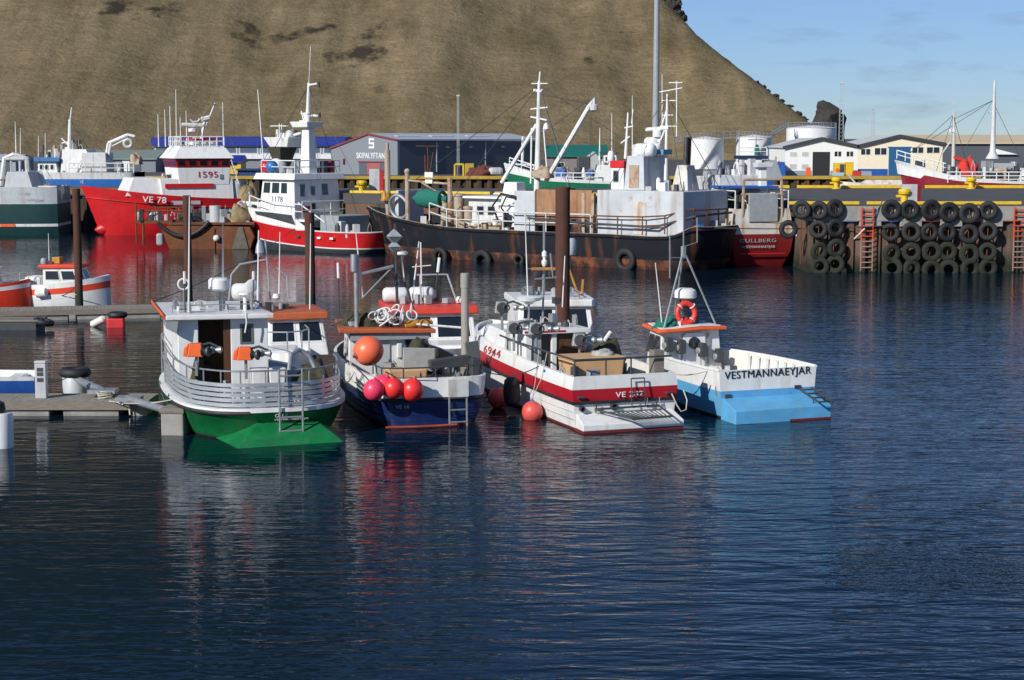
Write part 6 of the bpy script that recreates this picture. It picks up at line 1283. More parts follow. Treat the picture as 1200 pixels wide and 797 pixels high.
o = heap('net_bundle', FC.W((-2.0, -.6, 2.2)), (1.2, 1.0), mat('tan_net', (.30, .23, .12), .95, c2=(.16, .11, .05), var=.4, bump=.6), 15, 2.0, .3); tag(o, 'tan net bundle behind the stern of the red trawler', 'net')
# ---------------------------------------------------------------- rusty barge
FD_ = Frame((-18.8, 130.5), 90)
sd = vessel('rusty_barge', 'low rusty barge cluttered with hoses and frames, before the red bow', FD_, 'barge')
pr = MB(); pr.prism([(-1.8, .2, -.6), (-1.8, 5.6, -.6), (-1.8, 6.4, 1.5), (-1.8, 5.6, 1.75), (-1.8, .0, 1.6), (-1.8, -.3, .9)], (3.6, 0, 0)); pr.build('barge_hull', rust, sd, bevel=.05)
for y in (.9, 2.6, 4.4): MB().box((-1.83, y, .55), (.12, .14, 1.9)).build('hull_frame', rust, sd)
quadbox(sd, 'bow_flap', mat('grey_brown_steel', (.13, .12, .10), .8, c2=RUSTC, var=.4), (-1.9, -1.7, .1, 1.3, 0), (-1.9, -1.75, .5, .8, 1.6))
MB().bx(-1.9, 1.8, -.3, 5.9, 1.76, 1.92).build('barge_deck', rust, sd); MB().bx(-1.7, -.3, 5.6, 8.3, 1.85, 2.05).build('outrigger_platform', rust, sd)
g = MB(); g.bar((-1.6, 8.2, .4), (-1.6, 8.2, 3.3), .07); g.bar((-1.6, 7.7, .3), (-1.6, 7.7, 2.0), .1); g.bar((-1.6, 8.3, 2.75), (-1.6, 4.5, 2.75), .06)
for y in (7.3, 6.6, 5.9, 5.3, 4.6): g.bar((-1.6, y, 1.95), (-1.6, y, 3.0), .05)
g.bar((-1.6, 6.9, 3.0), (-1.6, 4.6, 3.0), .05); g.build('barge_frame', rust, sd, smooth=True)
MB().tube(hang((-1.95, 6.6, 1.9), (-1.95, 2.9, 2.0), 1.0), .16, 8).build('fender_hose', black, sd, smooth=True)
for i in range(14):
    y = random.uniform(.2, 5.8); MB().box((random.uniform(-1.5, 1), y, 2.0 + random.uniform(.1, .5)), (random.uniform(.3, .8), random.uniform(.3, .9), random.uniform(.3, 1.1)), random.uniform(0, 3)).build('deck_machinery', random.choice([rust, greyp, netm, beige, dark]), sd, bevel=.04)
MB().lathe([(.42, 0), (.42, 1.2)], (-1.0, 2.6, 1.9), n=14).build('grey_drum', ltgrey, sd, smooth=True); MB().bar((-1.2, 1.6, 2.8), (-1.2, -.2, 1.6), .12).build('deck_spar', greyp, sd)
heap('barge_net', (-.6, .9, 1.9), (.9, .8), mat('tan_net', (0, 0, 0)), 25, 1.4, .35, sd)
MB().box((-1.7, 6.5, .7), (.5, .5, .9)).build('pale_fender_bag', greyp, sd, bevel=.15); MB().sphere((-1.95, 2.4, .8), .24).build('white_lamp_ball', white, sd, smooth=True)
# ---------------------------------------------------------------- green hulled trawler at the left border
FA = Frame((pY(76, 272, 150).x, 150), 92)
sa = vessel('trawler', 'dark green and grey trawler stern cut by the left border', FA, 'ship')
dgreen = mat('dark_green_hull', (.008, .045, .045), .45, streak=((.03, .06, .05), .4, 1))
OA = [(2.6, 0), (3, 2), (3, 9), (2.4, 13), (0, 16)]
hull(sa, [[(x * s_, y, z) for x, y in OA] for z, s_ in ((-1, .8), (.72, .98), (.95, .99), (2.55, 1), (2.57, 1), (3.95, 1), (3.97, .96), (2.8, .95))], [0, 1, 0, 0, 2, 2, 2], [dgreen, white, ltgrey], 2, k=3)
MB().bx(-3.04, -3.005, 3.4, 4.6, .72, .95).build('orange_mark', orange, sa)
quadbox(sa, 'stern_house', ltgrey, (-2.9, 2.6, 1.9, 4.2, 3.9), (-2.7, 2.4, 2.3, 4.0, 5.2)); MB().bx(-2.7, -2.5, 0, 1.5, 3.97, 4.05).build('stern_cap', white, sa)
g = MB()
for y in (2.6, 4.4): g.tube([(-2.0, y + (.3 if y < 3 else -.2) - (.5 if y < 3 else -.5), 3.9), (-2.0, y - .1, 6.3), (-2.0, 3.5, 6.6)], .22, 8)
g.bar((-2, 2.7, 6.3), (-2, 4.3, 6.3), .22); g.bar((-2, 3.1, 4), (-2, 3.1, 6.3), .08); g.bar((-2, 3.8, 4), (-2, 3.8, 6.3), .08); g.build('stern_gallows', oldwhite, sa, smooth=True)
antenna(sa, (-1, 3.6, 6.6), (-1, 3.6, 9.3), .06, .03); rail(sa, [(-2.9, 4.6, 3.97), (-2.9, 7, 3.97), (-2.9, 9, 3.97)], 1.1, .05, mids=(.5,), m=white)
quadbox(sa, 'deckhouse', white, (-2, 2, 5.5, 10, 3.9), (-2, 2, 5.8, 10, 5.4)); heap('orange_net', (-2.3, .9, 2.9), (.5, .6), beige, 55, 1.2, .4, sa)
q = FA.X(26, 226, -3.03); text('GULLA RUFN', sa, (-3.02, 3.5, 3.25), (0, -1, 0), (0, 0, 1), .26, txtgrey, 1.4); text('VESTMANNAEYJUM', sa, (-3.02, 3.8, 2.75), (0, -1, 0), (0, 0, 1), .26, txtgrey, 2.6)
# ---------------------------------------------------------------- blue ship behind the left wharf
FB = Frame((pY(164, 215, 170).x, 170), 90)
sb = vessel('trawler', 'blue hulled ship with white upperworks and a bent white crane behind the left wharf', FB, 'ship')
OBs = [(2.4, 0), (2.8, 1), (2.8, 6), (2.2, 9), (0, 11)]
hull(sb, [[(x * s_, y, z) for x, y in OBs] for z, s_ in ((-.8, .8), (2.9, 1), (4.15, 1.0), (4.75, 1.02), (4.77, .98), (4.2, .97))], [0, 0, 1, 1, 1], [mat('ship_blue', (.02, .13, .42), .4), oldwhite, greyp], 2, k=3)
text('VESTMANNAEY', sb, (-2.84, 5.0, 3.75), (0, -1, 0), (0, 0, 1), .3, txtgrey, 2.4)
quadbox(sb, 'pilot_house', white, (-2, 1.5, 7.2, 9.2, 4.4), (-1.9, 1.4, 7.4, 9.0, 5.75)); MB().bx(-2.2, 1.7, 7.0, 9.4, 5.752, 6.15).build('blue_roof', mat('mid_blue_roof', (.05, .18, .40), .5), sb, bevel=.04)
for y in (7.6, 8.1, 8.6): window(sb, [(-2.0, y + .35, 5.0), (-2.0, y, 5.0), (-1.96, y, 5.5), (-1.96, y + .35, 5.5)], .04, white)
quadbox(sb, 'bridge', white, (-2, 2, 3.5, 7.0, 4.6), (-1.8, 1.8, 4.6, 6.8, 6.9)); quadbox(sb, 'white_block', oldwhite, (-2.2, 1, 2.6, 5.0, 4.7), (-2.2, 1, 2.7, 4.9, 6.6))
def bx_(px, py, x=-1.5): return FB.X(px, py, x)
mt = MB(); mt.bar(bx_(81, 190), bx_(82, 140), .22, 0, 8, .14); mt.bar(bx_(82, 142), bx_(84, 126), .06); mt.bar(bx_(72, 162), bx_(82, 172), .08); mt.bar(bx_(72, 168), bx_(82, 166), .06); mt.build('mast', white, sb, smooth=True)
for px, t_ in ((45, 160), (53, 156), (24, 150)): antenna(sb, bx_(px, 195), bx_(px, t_), .05, .03)
for px in (91, 94): MB().bar(bx_(px, 186), bx_(px, 171), .13, 0, 8).build('exhaust_pipe', rust if px < 93 else dark, sb, smooth=True)
cr_ = MB()
for dx in (0, 3): cr_.bar(bx_(121 + dx, 202), bx_(127 + dx, 168), .14, 0, 8)
cr_.bar(bx_(127, 168), bx_(150, 158), .17, 0, 8); cr_.bar(bx_(150, 158), bx_(158, 160), .14); cr_.bar(bx_(128, 173), bx_(150, 162), .07); cr_.build('deck_crane', white, sb, smooth=True)
MB().torus(bx_(150, 168), .35, .16, (1, 0, 0), 18, 8).build('crane_sheave', ltgrey, sb, smooth=True); heap('hanging_net', bx_(160, 192, -1.4), (.5, .6), beige, 61, 1.0, .4, sb); rail(sb, [(-2.7, y, 4.72) for y in (0, 1.5, 3, 4.5, 6)], .9, .045, mids=(.5,), m=white)
# ---------------------------------------------------------------- green and white ship behind the pier
FH = Frame((pY(740, 215, 152).x, 152), 90)
so = vessel('trawler', 'green and white ship lying behind the pier beyond the white foremast', FH, 'ship')
OH = [(2.2, 0), (2.4, 2), (2.4, 7), (1.9, 9), (.8, 10.3), (0, 10.9)]
pgreen = mat('ship_green', (.008, .15, .07), .4)
hull(so, [[(x * s_, y - d * max(0, (y - 7) / 3.9), z + u * max(0, (y - 5.5) / 5.4) ** 1.1) for x, y in OH] for z, s_, d, u in ((-.6, .8, 2, 0), (3.0, 1, .6, .2), (4.15, 1, .3, .9), (4.35, 1.01, .1, 1.5), (4.37, .97, .2, 1.5), (3.6, .95, .4, 1))], [0, 0, 1, 1, 1], [pgreen, white, greyp], 2, k=3)
rail(so, [(-2.3, 8.3, 5.1), (-1.8, 9.3, 5.4), (-.7, 10.3, 5.7)], .6, .05, mids=(.5,), m=white); rail(so, [(-2.35, y, 4.35) for y in (3, 4, 5, 6, 7, 8)], .7, .05, mids=(.5,), m=white)
quadbox(so, 'wheelhouse', white, (-1.8, 1.8, 1.0, 3.4, 4.2), (-1.8, 1.8, 1.1, 2.9, 5.7)); hs = quadbox(so, 'top_house', white, (-1.2, 1.2, 1.3, 2.4, 5.7), (-1.2, 1.2, 1.35, 2.35, 6.6))
for i in range(3): window(hs, [(-1.203, 2.3 - i * .33, 6.0), (-1.203, 2.1 - i * .33, 6.0), (-1.203, 2.1 - i * .33, 6.4), (-1.203, 2.3 - i * .33, 6.4)], .03, white)
MB().bx(-1.3, 1.3, 1.2, 2.5, 6.6, 6.75).build('dark_roof', dark, so)
for i in range(9): MB().box((random.uniform(-2, 0), random.uniform(3.3, 6.8), 4.6 + random.uniform(0, .5)), (.5, random.uniform(.3, .8), random.uniform(.5, 1.2)), random.uniform(0, 3)).build('deck_gear', random.choice([dark, greyp, oldwhite, bluep]), so, bevel=.03)
def hx_(px, py): return FH.X(px, py, -.5)
mt = MB(); mt.bar(hx_(612, 193), hx_(613, 160), .13); mt.tube([hx_(596, 193), hx_(612, 193), hx_(628, 194)], .1); mt.build('fore_mast', white, so, smooth=True); antenna(so, hx_(702, 188), hx_(703, 150), .04, .03)
gl = MB(); gl.bx(-.8, .8, 3.5, 4.6, 4.3, 6.4); gl.build('dark_winch', dark, so, bevel=.1)
# ---------------------------------------------------------------- maroon ship on the right
FK_ = Frame((pY(1245, 215, 150).x, 153), 84)
sk = vessel('trawler', 'maroon and white ship with two tall masts behind the quay on the right', FK_, 'ship')
OK_ = [(2.4, 0), (2.6, 3), (2.6, 8), (2.1, 11), (1.0, 12.6), (0, 13.2)]
hull(sk, [[(x * s_, y - d * max(0, (y - 8) / 5.2), z + u * max(0, (y - 6.5) / 6.7) ** 1.0) for x, y in OK_] for z, s_, d, u in ((-.6, .8, 2.5, 0), (2.2, .98, 1.0, .2), (4.12, 1, .5, 1.0), (4.15, 1.0, .5, 1.0), (4.3, 1.02, 0, 1.75), (4.32, .98, .1, 1.75), (3.6, .95, .3, 1.3))], [0, 0, 1, 1, 1, 1], [maroon, white, greyp], 2, k=3)
rail(sk, [(-2.5, 9.2, 5.1), (-2.0, 11, 5.6), (-1.0, 12.4, 6.0), (0, 13.0, 6.2)], .7, .05, posts=[(-2.45, 9.4, 5.15), (-2.3, 10.2, 5.4), (-2.0, 11, 5.6), (-1.5, 11.8, 5.8), (-1.0, 12.4, 6.0), (0, 13, 6.2)], mids=(.5,), m=white)
rail(sk, [(-2.55, y, 4.2) for y in (2, 3, 4, 5, 6, 7, 8, 9)], .9, .05, mids=(.33, .66), m=white)
def kx(px, py): return FK_.X(px, py, 0)
mt = MB(); mt.bar(kx(1117, 195), kx(1118, 132), .18, 0, 8, .1); mt.bar(kx(1114, 154), kx(1122, 156), .07); mt.bar(kx(1104, 180), kx(1114, 166), .07); mt.bar(kx(1117, 132), kx(1117, 118), .03); mt.build('fore_mast', rustwhite, sk, smooth=True); MB().box(kx(1115, 153), (.3, .5, .25)).build('mast_lamp', white, sk)
mt = MB(); mt.lathe([(.6, 0), (.26, .6), (.2, 1.6), (.15, 4.5), (.08, 6.5), (.05, 6.6)], V(kx(1163, 186)), n=14); mt.bar(kx(1158, 132), kx(1168, 131), .06); mt.bar(kx(1165, 170), kx(1166, 132), .08); mt.build('main_mast', oldwhite, sk, smooth=True)
heap('red_net', V(kx(1131, 201)) + V((-1, 0, -.3)), (.5, .9), mat('bright_red_net', (.62, .03, .02), .8, var=.3), 71, 1.5, .4, sk); MB().bar(kx(1117, 184), kx(1128, 188), .2).build('red_boom', mat('bright_red_net', (0, 0, 0)), sk)
for i in range(16): MB().box((random.uniform(-1.8, 1), random.uniform(.5, 8.5), 4.3 + random.uniform(.2, 1.1)), (random.uniform(.4, 1), random.uniform(.4, 1.3), random.uniform(.5, 1.4)), random.uniform(0, 3)).build('deck_gear', random.choice([dark, greyp, greyp, oldwhite, beige]), sk, bevel=.04)
quadbox(sk, 'after_house', white, (-2, 2, -.5, 3.2, 4), (-2, 2, -.4, 2.6, 5.4)); MB().lathe([(.42, -.9), (.5, -.85), (.35, -.8), (.35, .8), (.5, .85), (.42, .9)], (-1, 4.3, 5.5), (0, 1, 0), n=16).build('grey_winch_drum', greyp, sk, smooth=True)
# ---------------------------------------------------------------- small craft in the inner basin
FW = Frame((pY(1072, 215, 158).x, 156), 88)
sw = vessel('motor_boat', 'white motorboat with rust stains and blue lower hull behind the yellow kerb', FW, 'boat')
OW = [(1.2, 0), (1.3, 2), (1.2, 4), (.6, 6), (0, 6.9)]
hull(sw, [[(x * s_, y, z + .3 * (y / 7) ** 2 * (z > 0)) for x, y in OW] for z, s_ in ((2.2 - 2.6, .9), (3.25, 1), (3.3, 1), (3.9, 1.04), (3.92, .98))], [0, 1, 2, 2], [bluep, dark, rustwhite], 2, k=3)
quadbox(sw, 'cabin', rustwhite, (-.9, .9, .6, 5.2, 3.9), (-.7, .7, .8, 4.6, 4.35)); MB().bar((0, 5.6, 4.1), (0, 6.2, 4.8), .08).build('bow_post', ltgrey, sw)
FS = Frame((pY(905, 212, 160).x, 160), 90)
ss = vessel('fishing_boat', 'small boat with a dark blue topped wheelhouse in front of the middle tank', FS, 'boat')
OS_ = [(1.4, 0), (1.5, 2), (1.4, 4), (.7, 5.4), (0, 6)]
hull(ss, [[(x * s_, y, z) for x, y in OS_] for z, s_ in ((-.4, .9), (3.6, 1), (4.4, 1.02), (4.42, .98))], [0, 0, 0], [bluep, greyp], 1, k=3)
quadbox(ss, 'wheelhouse', white, (-1.2, 1.2, 1.0, 3.2, 4.3), (-1.2, 1.2, 1.1, 2.9, 6.1)); MB().bx(-1.3, 1.3, .6, 3.3, 6.1, 6.4).build('blue_roof', mat('navy_roof', (.012, .025, .07), .5), ss)
for y in (1.4, 2.0, 2.5): window(ss, [(-1.203, y + .4, 5.2), (-1.203, y, 5.2), (-1.203, y, 5.8), (-1.203, y + .4, 5.8)], .04, white)
quadbox(ss, 'grey_casing', greyp, (-1.1, 1.1, -.8, 1.0, 4.4), (-1.1, 1.1, -.2, .9, 6.0)); mt = MB(); mt.bar((0, 1.5, 6.4), (0, 1.5, 8.0), .05); mt.bar((0, .9, 7.8), (0, 2.2, 7.8), .04); mt.bar((0, 3.0, 6.2), (0, 3.0, 8.6), .04); mt.build('mast', galv, ss); heap('green_flag_bundle', (0, 1.4, 6.5), (.2, .25), greennet, 5, .9, .2, ss); rail(ss, [(-1.2, .7, 6.4), (-1.2, 3.2, 6.4)], .7, .04, mids=(.5,), m=white)

# ================================================================= BUILDINGS AND STRUCTURES ON THE LAND
clad_lt = mat('grey_cladding', (.20, .22, .25), .6, var=.08, stretch=(14, 14, .3)); clad_dk = mat('dark_grey_cladding', (.085, .10, .12), .6, var=.1, stretch=(14, 14, .3))
roofgrey = mat('light_grey_roof', (.42, .46, .52), .5); roofblue = mat('deep_blue_roof', (.012, .03, .26), .45); roofgreen = mat('green_roof', (.01, .15, .11), .5); rooftan = mat('tan_roof', (.62, .50, .32), .6, var=.1)
wallwhite = mat('white_rendered_wall', (.80, .81, .78), .8, var=.1); wallcream = mat('cream_rendered_wall', (.82, .73, .54), .8, var=.08); bluedoor = mat('blue_door', (.02, .11, .25), .5, stretch=(12, 1, .3), var=.2); redtrim = mat('dull_red_trim', (.25, .04, .045), .5)
# slipway hall
FHs = Frame((pY(466, 210, 192).x, 192, LZ), -45)
hb_ = vessel('slipway_hall', 'grey slipway hall with white lettering on its red edged gable', FHs, 'building')
def hp(px, py): p = FHs.Y(px, py, 0); return p
apx = hp(432, 158); evr = hp(466, 165); evl = hp(388, 175)
LL = 21.5; zr, ze, zl = apx.z, evr.z, evl.z; xa, xl = apx.x, evl.x
MB().prism([(xl, 0, 0), (0, 0, 0), (0, 0, ze), (xa, 0, zr), (xl, 0, zl)], (0, .3, 0)).build('gable_wall', clad_lt, hb_)
MB().bx(-.25, 0, .301, LL, 0, ze - .05).build('long_wall', clad_dk, hb_)
MB().prism([(.15, -.15, ze + .0), (xa, -.15, zr + .02), (xa, -.15, zr + .17), (.15, -.15, ze + .16)], (0, LL + .3, 0)).build('roof', roofgrey, hb_); MB().prism([(xa, -.15, zr + .021), (xl - .15, -.15, zl), (xl - .15, -.15, zl + .15), (xa, -.15, zr + .172)], (0, LL + .3, 0)).build('roof', roofgrey, hb_)
MB().prism([(.16, -.19, ze + .0), (xa, -.19, zr + .03), (xl - .16, -.19, zl), (xl - .16, -.19, zl + .17), (xa, -.19, zr + .2), (.16, -.19, ze + .18)], (0, .035, 0)).build('red_verge', redtrim, hb_)
for y in (5.6, 13.0): MB().bx(.0, .07, y, y + .12, .3, ze - .1).build('downpipe', ltgrey, hb_)
for y in (7.0, 10.5, 15.5): MB().box((.35, y, ze - .7), (.6, .12, .12)).build('wall_lamp', dark, hb_)
for y in (2, 7, 12.5): MB().box((.15 + (xa - .15) * .5, y + 1.5, (ze + zr) / 2 + .2), (.5, 3.4, .05), 0, 0, 0, math.atan2(zr - ze, -xa) * 1.0).build('roof_light', mat('pale_roof_light', (.6, .65, .72), .4), hb_)
p0, p1 = hp(418, 185), hp(451, 185); text('SKIPALYFTAN', hb_, (p0.x, -.02, hp(418, 185.5).z), (1, 0, 0), (0, 0, 1), .62, txtwhite, p1.x - p0.x, bold=.02)
# white emblem: angular S of bars
p = hp(432.5, 174); e = MB(); w_, h_, b_ = .9, 1.1, .22
for x0, x1, z0, z1 in ((0, w_, h_ - b_, h_), (0, b_, h_ * .5, h_ - b_), (0, w_, h_ * .5 - b_ * .5, h_ * .5 + b_ * .5), (w_ - b_, w_, 0, h_ * .5), (0, w_, 0, b_)): e.bx(p.x + x0, p.x + x1, -.04 - .002 * len(e.f) / 6, -.003, p.z + z0, p.z + z1)
e.build('white_emblem', txtwhite, hb_)
a, b = hp(421, 190), hp(455, 206); dr_ = MB().bx(a.x, b.x, -.05, -.002, 0, a.z).build('sliding_door', clad_dk, hb_); MB().bx(hp(431, 190).x, hp(446, 190).x, -.09, -.051, 0, a.z - .1).build('red_door_leaf', mat('faded_red_door', (.33, .10, .10), .6), dr_); MB().bx(a.x - .1, b.x + .1, -.14, -.09, a.z, a.z + .12).build('door_track', redtrim, hb_)
window(hb_, [(hp(402, 203).x, -.003, 1.0), (hp(405, 203).x, -.003, 1.0), (hp(405, 203).x, -.003, 1.7), (hp(402, 203).x, -.003, 1.7)], .06, redtrim)
def shed(name, lab, px0, px1, ybase, ytop, Y, depth, wm, rm, roofh=.6, z0=LZ):
    a, b = pY(px0, ytop, Y), pY(px1, ytop, Y); t = thing(name, lab, 'building', (a.x, Y, z0)); W_ = b.x - a.x; Hh = a.z - z0
    MB().bx(0, W_, 0, depth, 0, Hh - roofh).build('wall', wm, t)
    MB().prism([(-.2, -.3, Hh - roofh), (-.2, -.3, Hh - roofh + .15), (-.2, depth / 2, Hh + .1), (-.2, depth + .3, Hh - roofh + .15), (-.2, depth + .3, Hh - roofh)], (W_ + .4, 0, 0)).build('roof', rm, t)
    return t, W_, Hh
# blue roofed warehouse
t, W_, Hh = shed('warehouse', 'long blue roofed warehouse with a white band below its windows', 180, 402, 205, 161, 215, 14, clad_lt, roofblue, .3)
MB().bx(-.25, W_ + .25, -.4, -.302, Hh - 1.0, Hh - .02).build('blue_fascia', roofblue, t); MB().bx(-.1, W_ + .1, -.35, -.003, Hh - 2.55, Hh - 2.0).build('white_band', white, t)
n_ = 9
for i in range(n_): window(t, [(W_ * (i + .05) / n_, -.003, Hh - 1.98), (W_ * (i + .95) / n_, -.003, Hh - 1.98), (W_ * (i + .95) / n_, -.003, Hh - 1.02), (W_ * (i + .05) / n_, -.003, Hh - 1.02)], .12, mat('pale_frame', (.5, .52, .55), .5), mat('blue_grey_pane', (.10, .13, .18), .15))
t, W_, Hh = shed('kiosk', 'small yellow building with a blue verge beside the blue roofed warehouse', 264, 282, 205, 183, 200, 4, yellow, roofblue, .7)
window(t, [(.5, -.003, .9), (1.3, -.003, .9), (1.3, -.003, 1.5), (.5, -.003, 1.5)], .05, roofblue)
t, W_, Hh = shed('container', 'dark blue shipping container beside the yellow kiosk', 279, 302, 215, 199, 189, 2.4, mat('container_blue', (.012, .045, .14), .5, stretch=(20, 1, .2)), mat('container_blue', (0, 0, 0)), .05)
MB().bx(-.05, .05, -.06, -.002, 0, Hh).build('corner_post', dark, t); MB().bx(W_ - .05, W_ + .05, -.06, -.002, 0, Hh).build('corner_post', dark, t)
# sheds far left
t, W_, Hh = shed('shed', 'long low shed with a grey green roof behind the white crane', 95, 182, 200, 177, 210, 10, clad_lt, mat('grey_green_roof', (.20, .25, .23), .6), 1.0)
MB().bx(W_ * .72, W_ * .8, -.05, -.002, 0, 1.5).build('door', clad_dk, t); MB().bx(W_ * .55, W_ * .65, -.05, -.002, 0, 1.5).build('door', wallwhite, t)
t, W_, Hh = shed('shed', 'pale blue grey shed at the left border behind the green trawler', -40, 18, 200, 182, 212, 8, mat('pale_blue_wall', (.30, .36, .42), .7), roofgrey, .6)
MB().bx(W_ * .75, W_ * .9, -.05, -.002, 0, 1.6).build('door', clad_dk, t)
t, W_, Hh = shed('shed', 'low grey shed with a green roof right of the slipway hall', 641, 712, 200, 171, 205, 9, mat('brown_grey_wall', (.22, .19, .18), .8), roofgreen, 1.25)
window(t, [(1, -.003, .6), (2, -.003, .6), (2, -.003, 1.2), (1, -.003, 1.2)], .05, white)
# little grey gable shed
p = pY(682, 205, 196); t = thing('shed', 'small pale grey gabled shed behind the green and white ship', 'building', (p.x, 196, LZ))
W_ = pY(702, 205, 196).x - p.x; MB().prism([(0, 0, 0), (W_, 0, 0), (W_, 0, 1.9), (W_ * .75, 0, 2.35), (0, 0, 1.25)], (0, 5, 0)).build('wall', mat('pale_grey_wall', (.42, .44, .43), .7), t); MB().prism([(-.1, -.1, 1.25), (W_ * .75, -.1, 2.36), (W_ * .75, -.1, 2.46), (-.1, -.1, 1.36)], (0, 5.2, 0)).build('roof', roofgrey, t)
# twin gabled warehouse
def twin(): 
    Y = 191; t = thing('warehouse', 'white and cream twin gabled warehouse with a big blue door', 'building', (pY(920, 205, Y).x, Y, LZ))
    X = lambda px: pY(px, 200, Y).x - t.location.x; Z = lambda py: pY(1000, py, Y).z - LZ
    e0, e1, e2 = X(920), X(1005), X(1104); a1, a2 = X(962), X(1053)
    MB().prism([(e0, 0, 0), (e1, 0, 0), (e1, 0, Z(172)), (a1, 0, Z(163)), (e0, 0, Z(173))], (0, .3, 0)).build('white_gable', wallwhite, t); MB().prism([(e1 + .003, 0, 0), (e2, 0, 0), (e2, 0, Z(169)), (a2, 0, Z(160)), (e1 + .003, 0, Z(172))], (0, .3, 0)).build('cream_gable', wallcream, t)
    MB().bx(e0, e0 + .3, .301, 14, 0, Z(174)).build('side_wall', wallwhite, t); MB().bx(e2 - .3, e2, .301, 14, 0, Z(170)).build('side_wall', wallcream, t)
    for n, P in (('roof', [(e0 - .2, Z(173) - .05), (a1, Z(163)), (e1, Z(172))]), ('roof', [(e1, Z(172) + .003), (a2, Z(160)), (e2 + .3, Z(169) - .05)])):
        for (xa_, za_), (xb_, zb_) in zip(P, P[1:]): MB().prism([(xa_, -.1, za_), (xb_, -.1, zb_), (xb_, -.1, zb_ + .12), (xa_, -.1, za_ + .12)], (0, 14.2, 0)).build(n, mat('pale_roof', (.55, .56, .55), .6), t)
        v = MB()
        v.prism([(P[0][0] - .1, -.28, P[0][1] - .12), (P[1][0], -.28, P[1][1] - .1), (P[2][0] + .05, -.28, P[2][1] - .12), (P[2][0] + .05, -.28, P[2][1] + .2), (P[1][0], -.28, P[1][1] + .22), (P[0][0] - .1, -.28, P[0][1] + .2)], (0, .17, 0)); v.build('dark_verge', dark, t)
    MB().bx(e0, X(951), -.04, -.002, 0, Z(200)).build('grey_plinth', greyp, t); MB().bx(X(973), e1, -.04, -.002, 0, Z(200)).build('grey_plinth', greyp, t); MB().bx(e1 + .01, X(1040), -.05, -.002, 0, Z(198)).build('blue_plinth', bluep, t)
    MB().bx(X(952), X(972), -.05, -.002, 0, Z(178)).build('dark_door', mat('dark_slatted_door', (.02, .022, .025), .6, stretch=(16, 1, .2), var=.5), t); MB().bx(X(1041), X(1066), -.06, -.002, 0, Z(173)).build('blue_door', bluedoor, t); MB().bx(X(1039.5), X(1067.5), -.07, -.061, Z(173), Z(172)).build('door_lintel', bluedoor, t)
    for a, b, c, d in ((925, 934, 178, 184), (939, 948, 178, 184), (925, 934, 192, 199), (939, 948, 192, 199), (977, 986, 177, 184), (991, 1000, 177, 184), (1008, 1020, 174, 182), (1024, 1039, 173, 182), (1068, 1082, 172, 180), (1085, 1101, 172, 180)):
        f = window(t, [(X(a), -.003, Z(d)), (X(b), -.003, Z(d)), (X(b), -.003, Z(c)), (X(a), -.003, Z(c))], .06, white, mat('boarded_pane', (.5, .5, .48), .6) if a < 950 else glass)
        if a > 970: MB().bx((X(a) + X(b)) / 2 - .04, (X(a) + X(b)) / 2 + .04, -.025, -.02, Z(d), Z(c)).build('mullion', white, f)
twin()
Y = 240; p0 = pY(1068, 158, Y); p1 = pY(1290, 158, Y)
t = thing('warehouse', 'long tan roofed warehouse behind the maroon ship masts', 'building', (p0.x, Y, LZ)); W_ = p1.x - p0.x; Hh = p0.z - LZ
MB().bx(0, W_, 0, 20, 0, Hh - 1.15).build('wall', clad_dk, t); MB().prism([(-.3, -.4, Hh - 1.2), (-.3, -.4, Hh - 1.05), (-.3, 10, Hh + .03), (-.3, 20.4, Hh - 1.05), (-.3, 20.4, Hh - 1.2)], (W_ + .6, 0, 0)).build('roof', rooftan, t)
MB().prism([(W_ * .42, -.45, Hh - 2.6), (W_ * .56, -.45, Hh - 2.6), (W_ * .42, -.45, Hh - 1.7)], (0, .3, 0)).build('gable_end', wallwhite, t)
# tanks
def tank(px, r_px, ytop, Y, lab):
    p = pY(px, ytop, Y); r = r_px / FPX * Y; t = thing('storage_tank', lab, 'tank', (p.x, Y, LZ - 1), 0, 'white storage tanks'); h = p.z - LZ + 1
    MB().lathe([(r, 0), (r, h - .02), (r * 1.02, h), (r * .98, h + .05), (0, h + .35)], n=48).build('tank_shell', mat('white_tank_paint', (.74, .75, .75), .5, streak=((.5, .46, .4), .15, .6)), t, smooth=30)
    rl = MB()
    for z in (.35, .7): rl.torus((0, 0, h + z), r * .98, .035, n=40, k=5)
    for i in range(28): a = 6.283 * i / 28; rl.bar((r * .98 * math.cos(a), r * .98 * math.sin(a), h), (r * .98 * math.cos(a), r * .98 * math.sin(a), h + .7), .03)
    rl.build('tank_railing', galv, t)
    st = MB()
    for i in range(24): a = -2.2 + i * .055; z = h * i / 24; st.box((r * 1.08 * math.cos(a), r * 1.08 * math.sin(a), z + .1), (.3, .5, .05), a)
    st.build('spiral_stair', galv, t)
    return p, h
tank(827, 21, 163, 232, 'leftmost of the three white storage tanks'); tank(884, 21, 161, 232, 'middle of the three white storage tanks'); tank(951, 29, 150, 240, 'largest white storage tank, behind the twin gabled warehouse')
def walkway(a, b, lab):
    t = thing('walkway', lab, 'walkway', a, 0, 'walkways between the tanks'); d = V(b) - V(a); wm_ = MB(); n = max(2, int(d.length / .7))
    for y in (0, .6):
        o_ = V((0, y, 0)); wm_.bar(o_, d + o_, .06); wm_.bar(o_ + V((0, 0, .8)), d + o_ + V((0, 0, .8)), .035); wm_.bar(o_ + V((0, 0, .4)), d + o_ + V((0, 0, .4)), .03)
        for i in range(n + 1): q = d * (i / n) + o_; wm_.bar(q, q + V((0, 0, .8)), .03)
    wm_.build('railings', galv, t); MB().prism([(0, 0, -.08), (0, .6, -.08), d + V((0, .6, -.08)), d + V((0, 0, -.08))], (0, 0, .05)).build('gangway_deck', ltgrey, t)
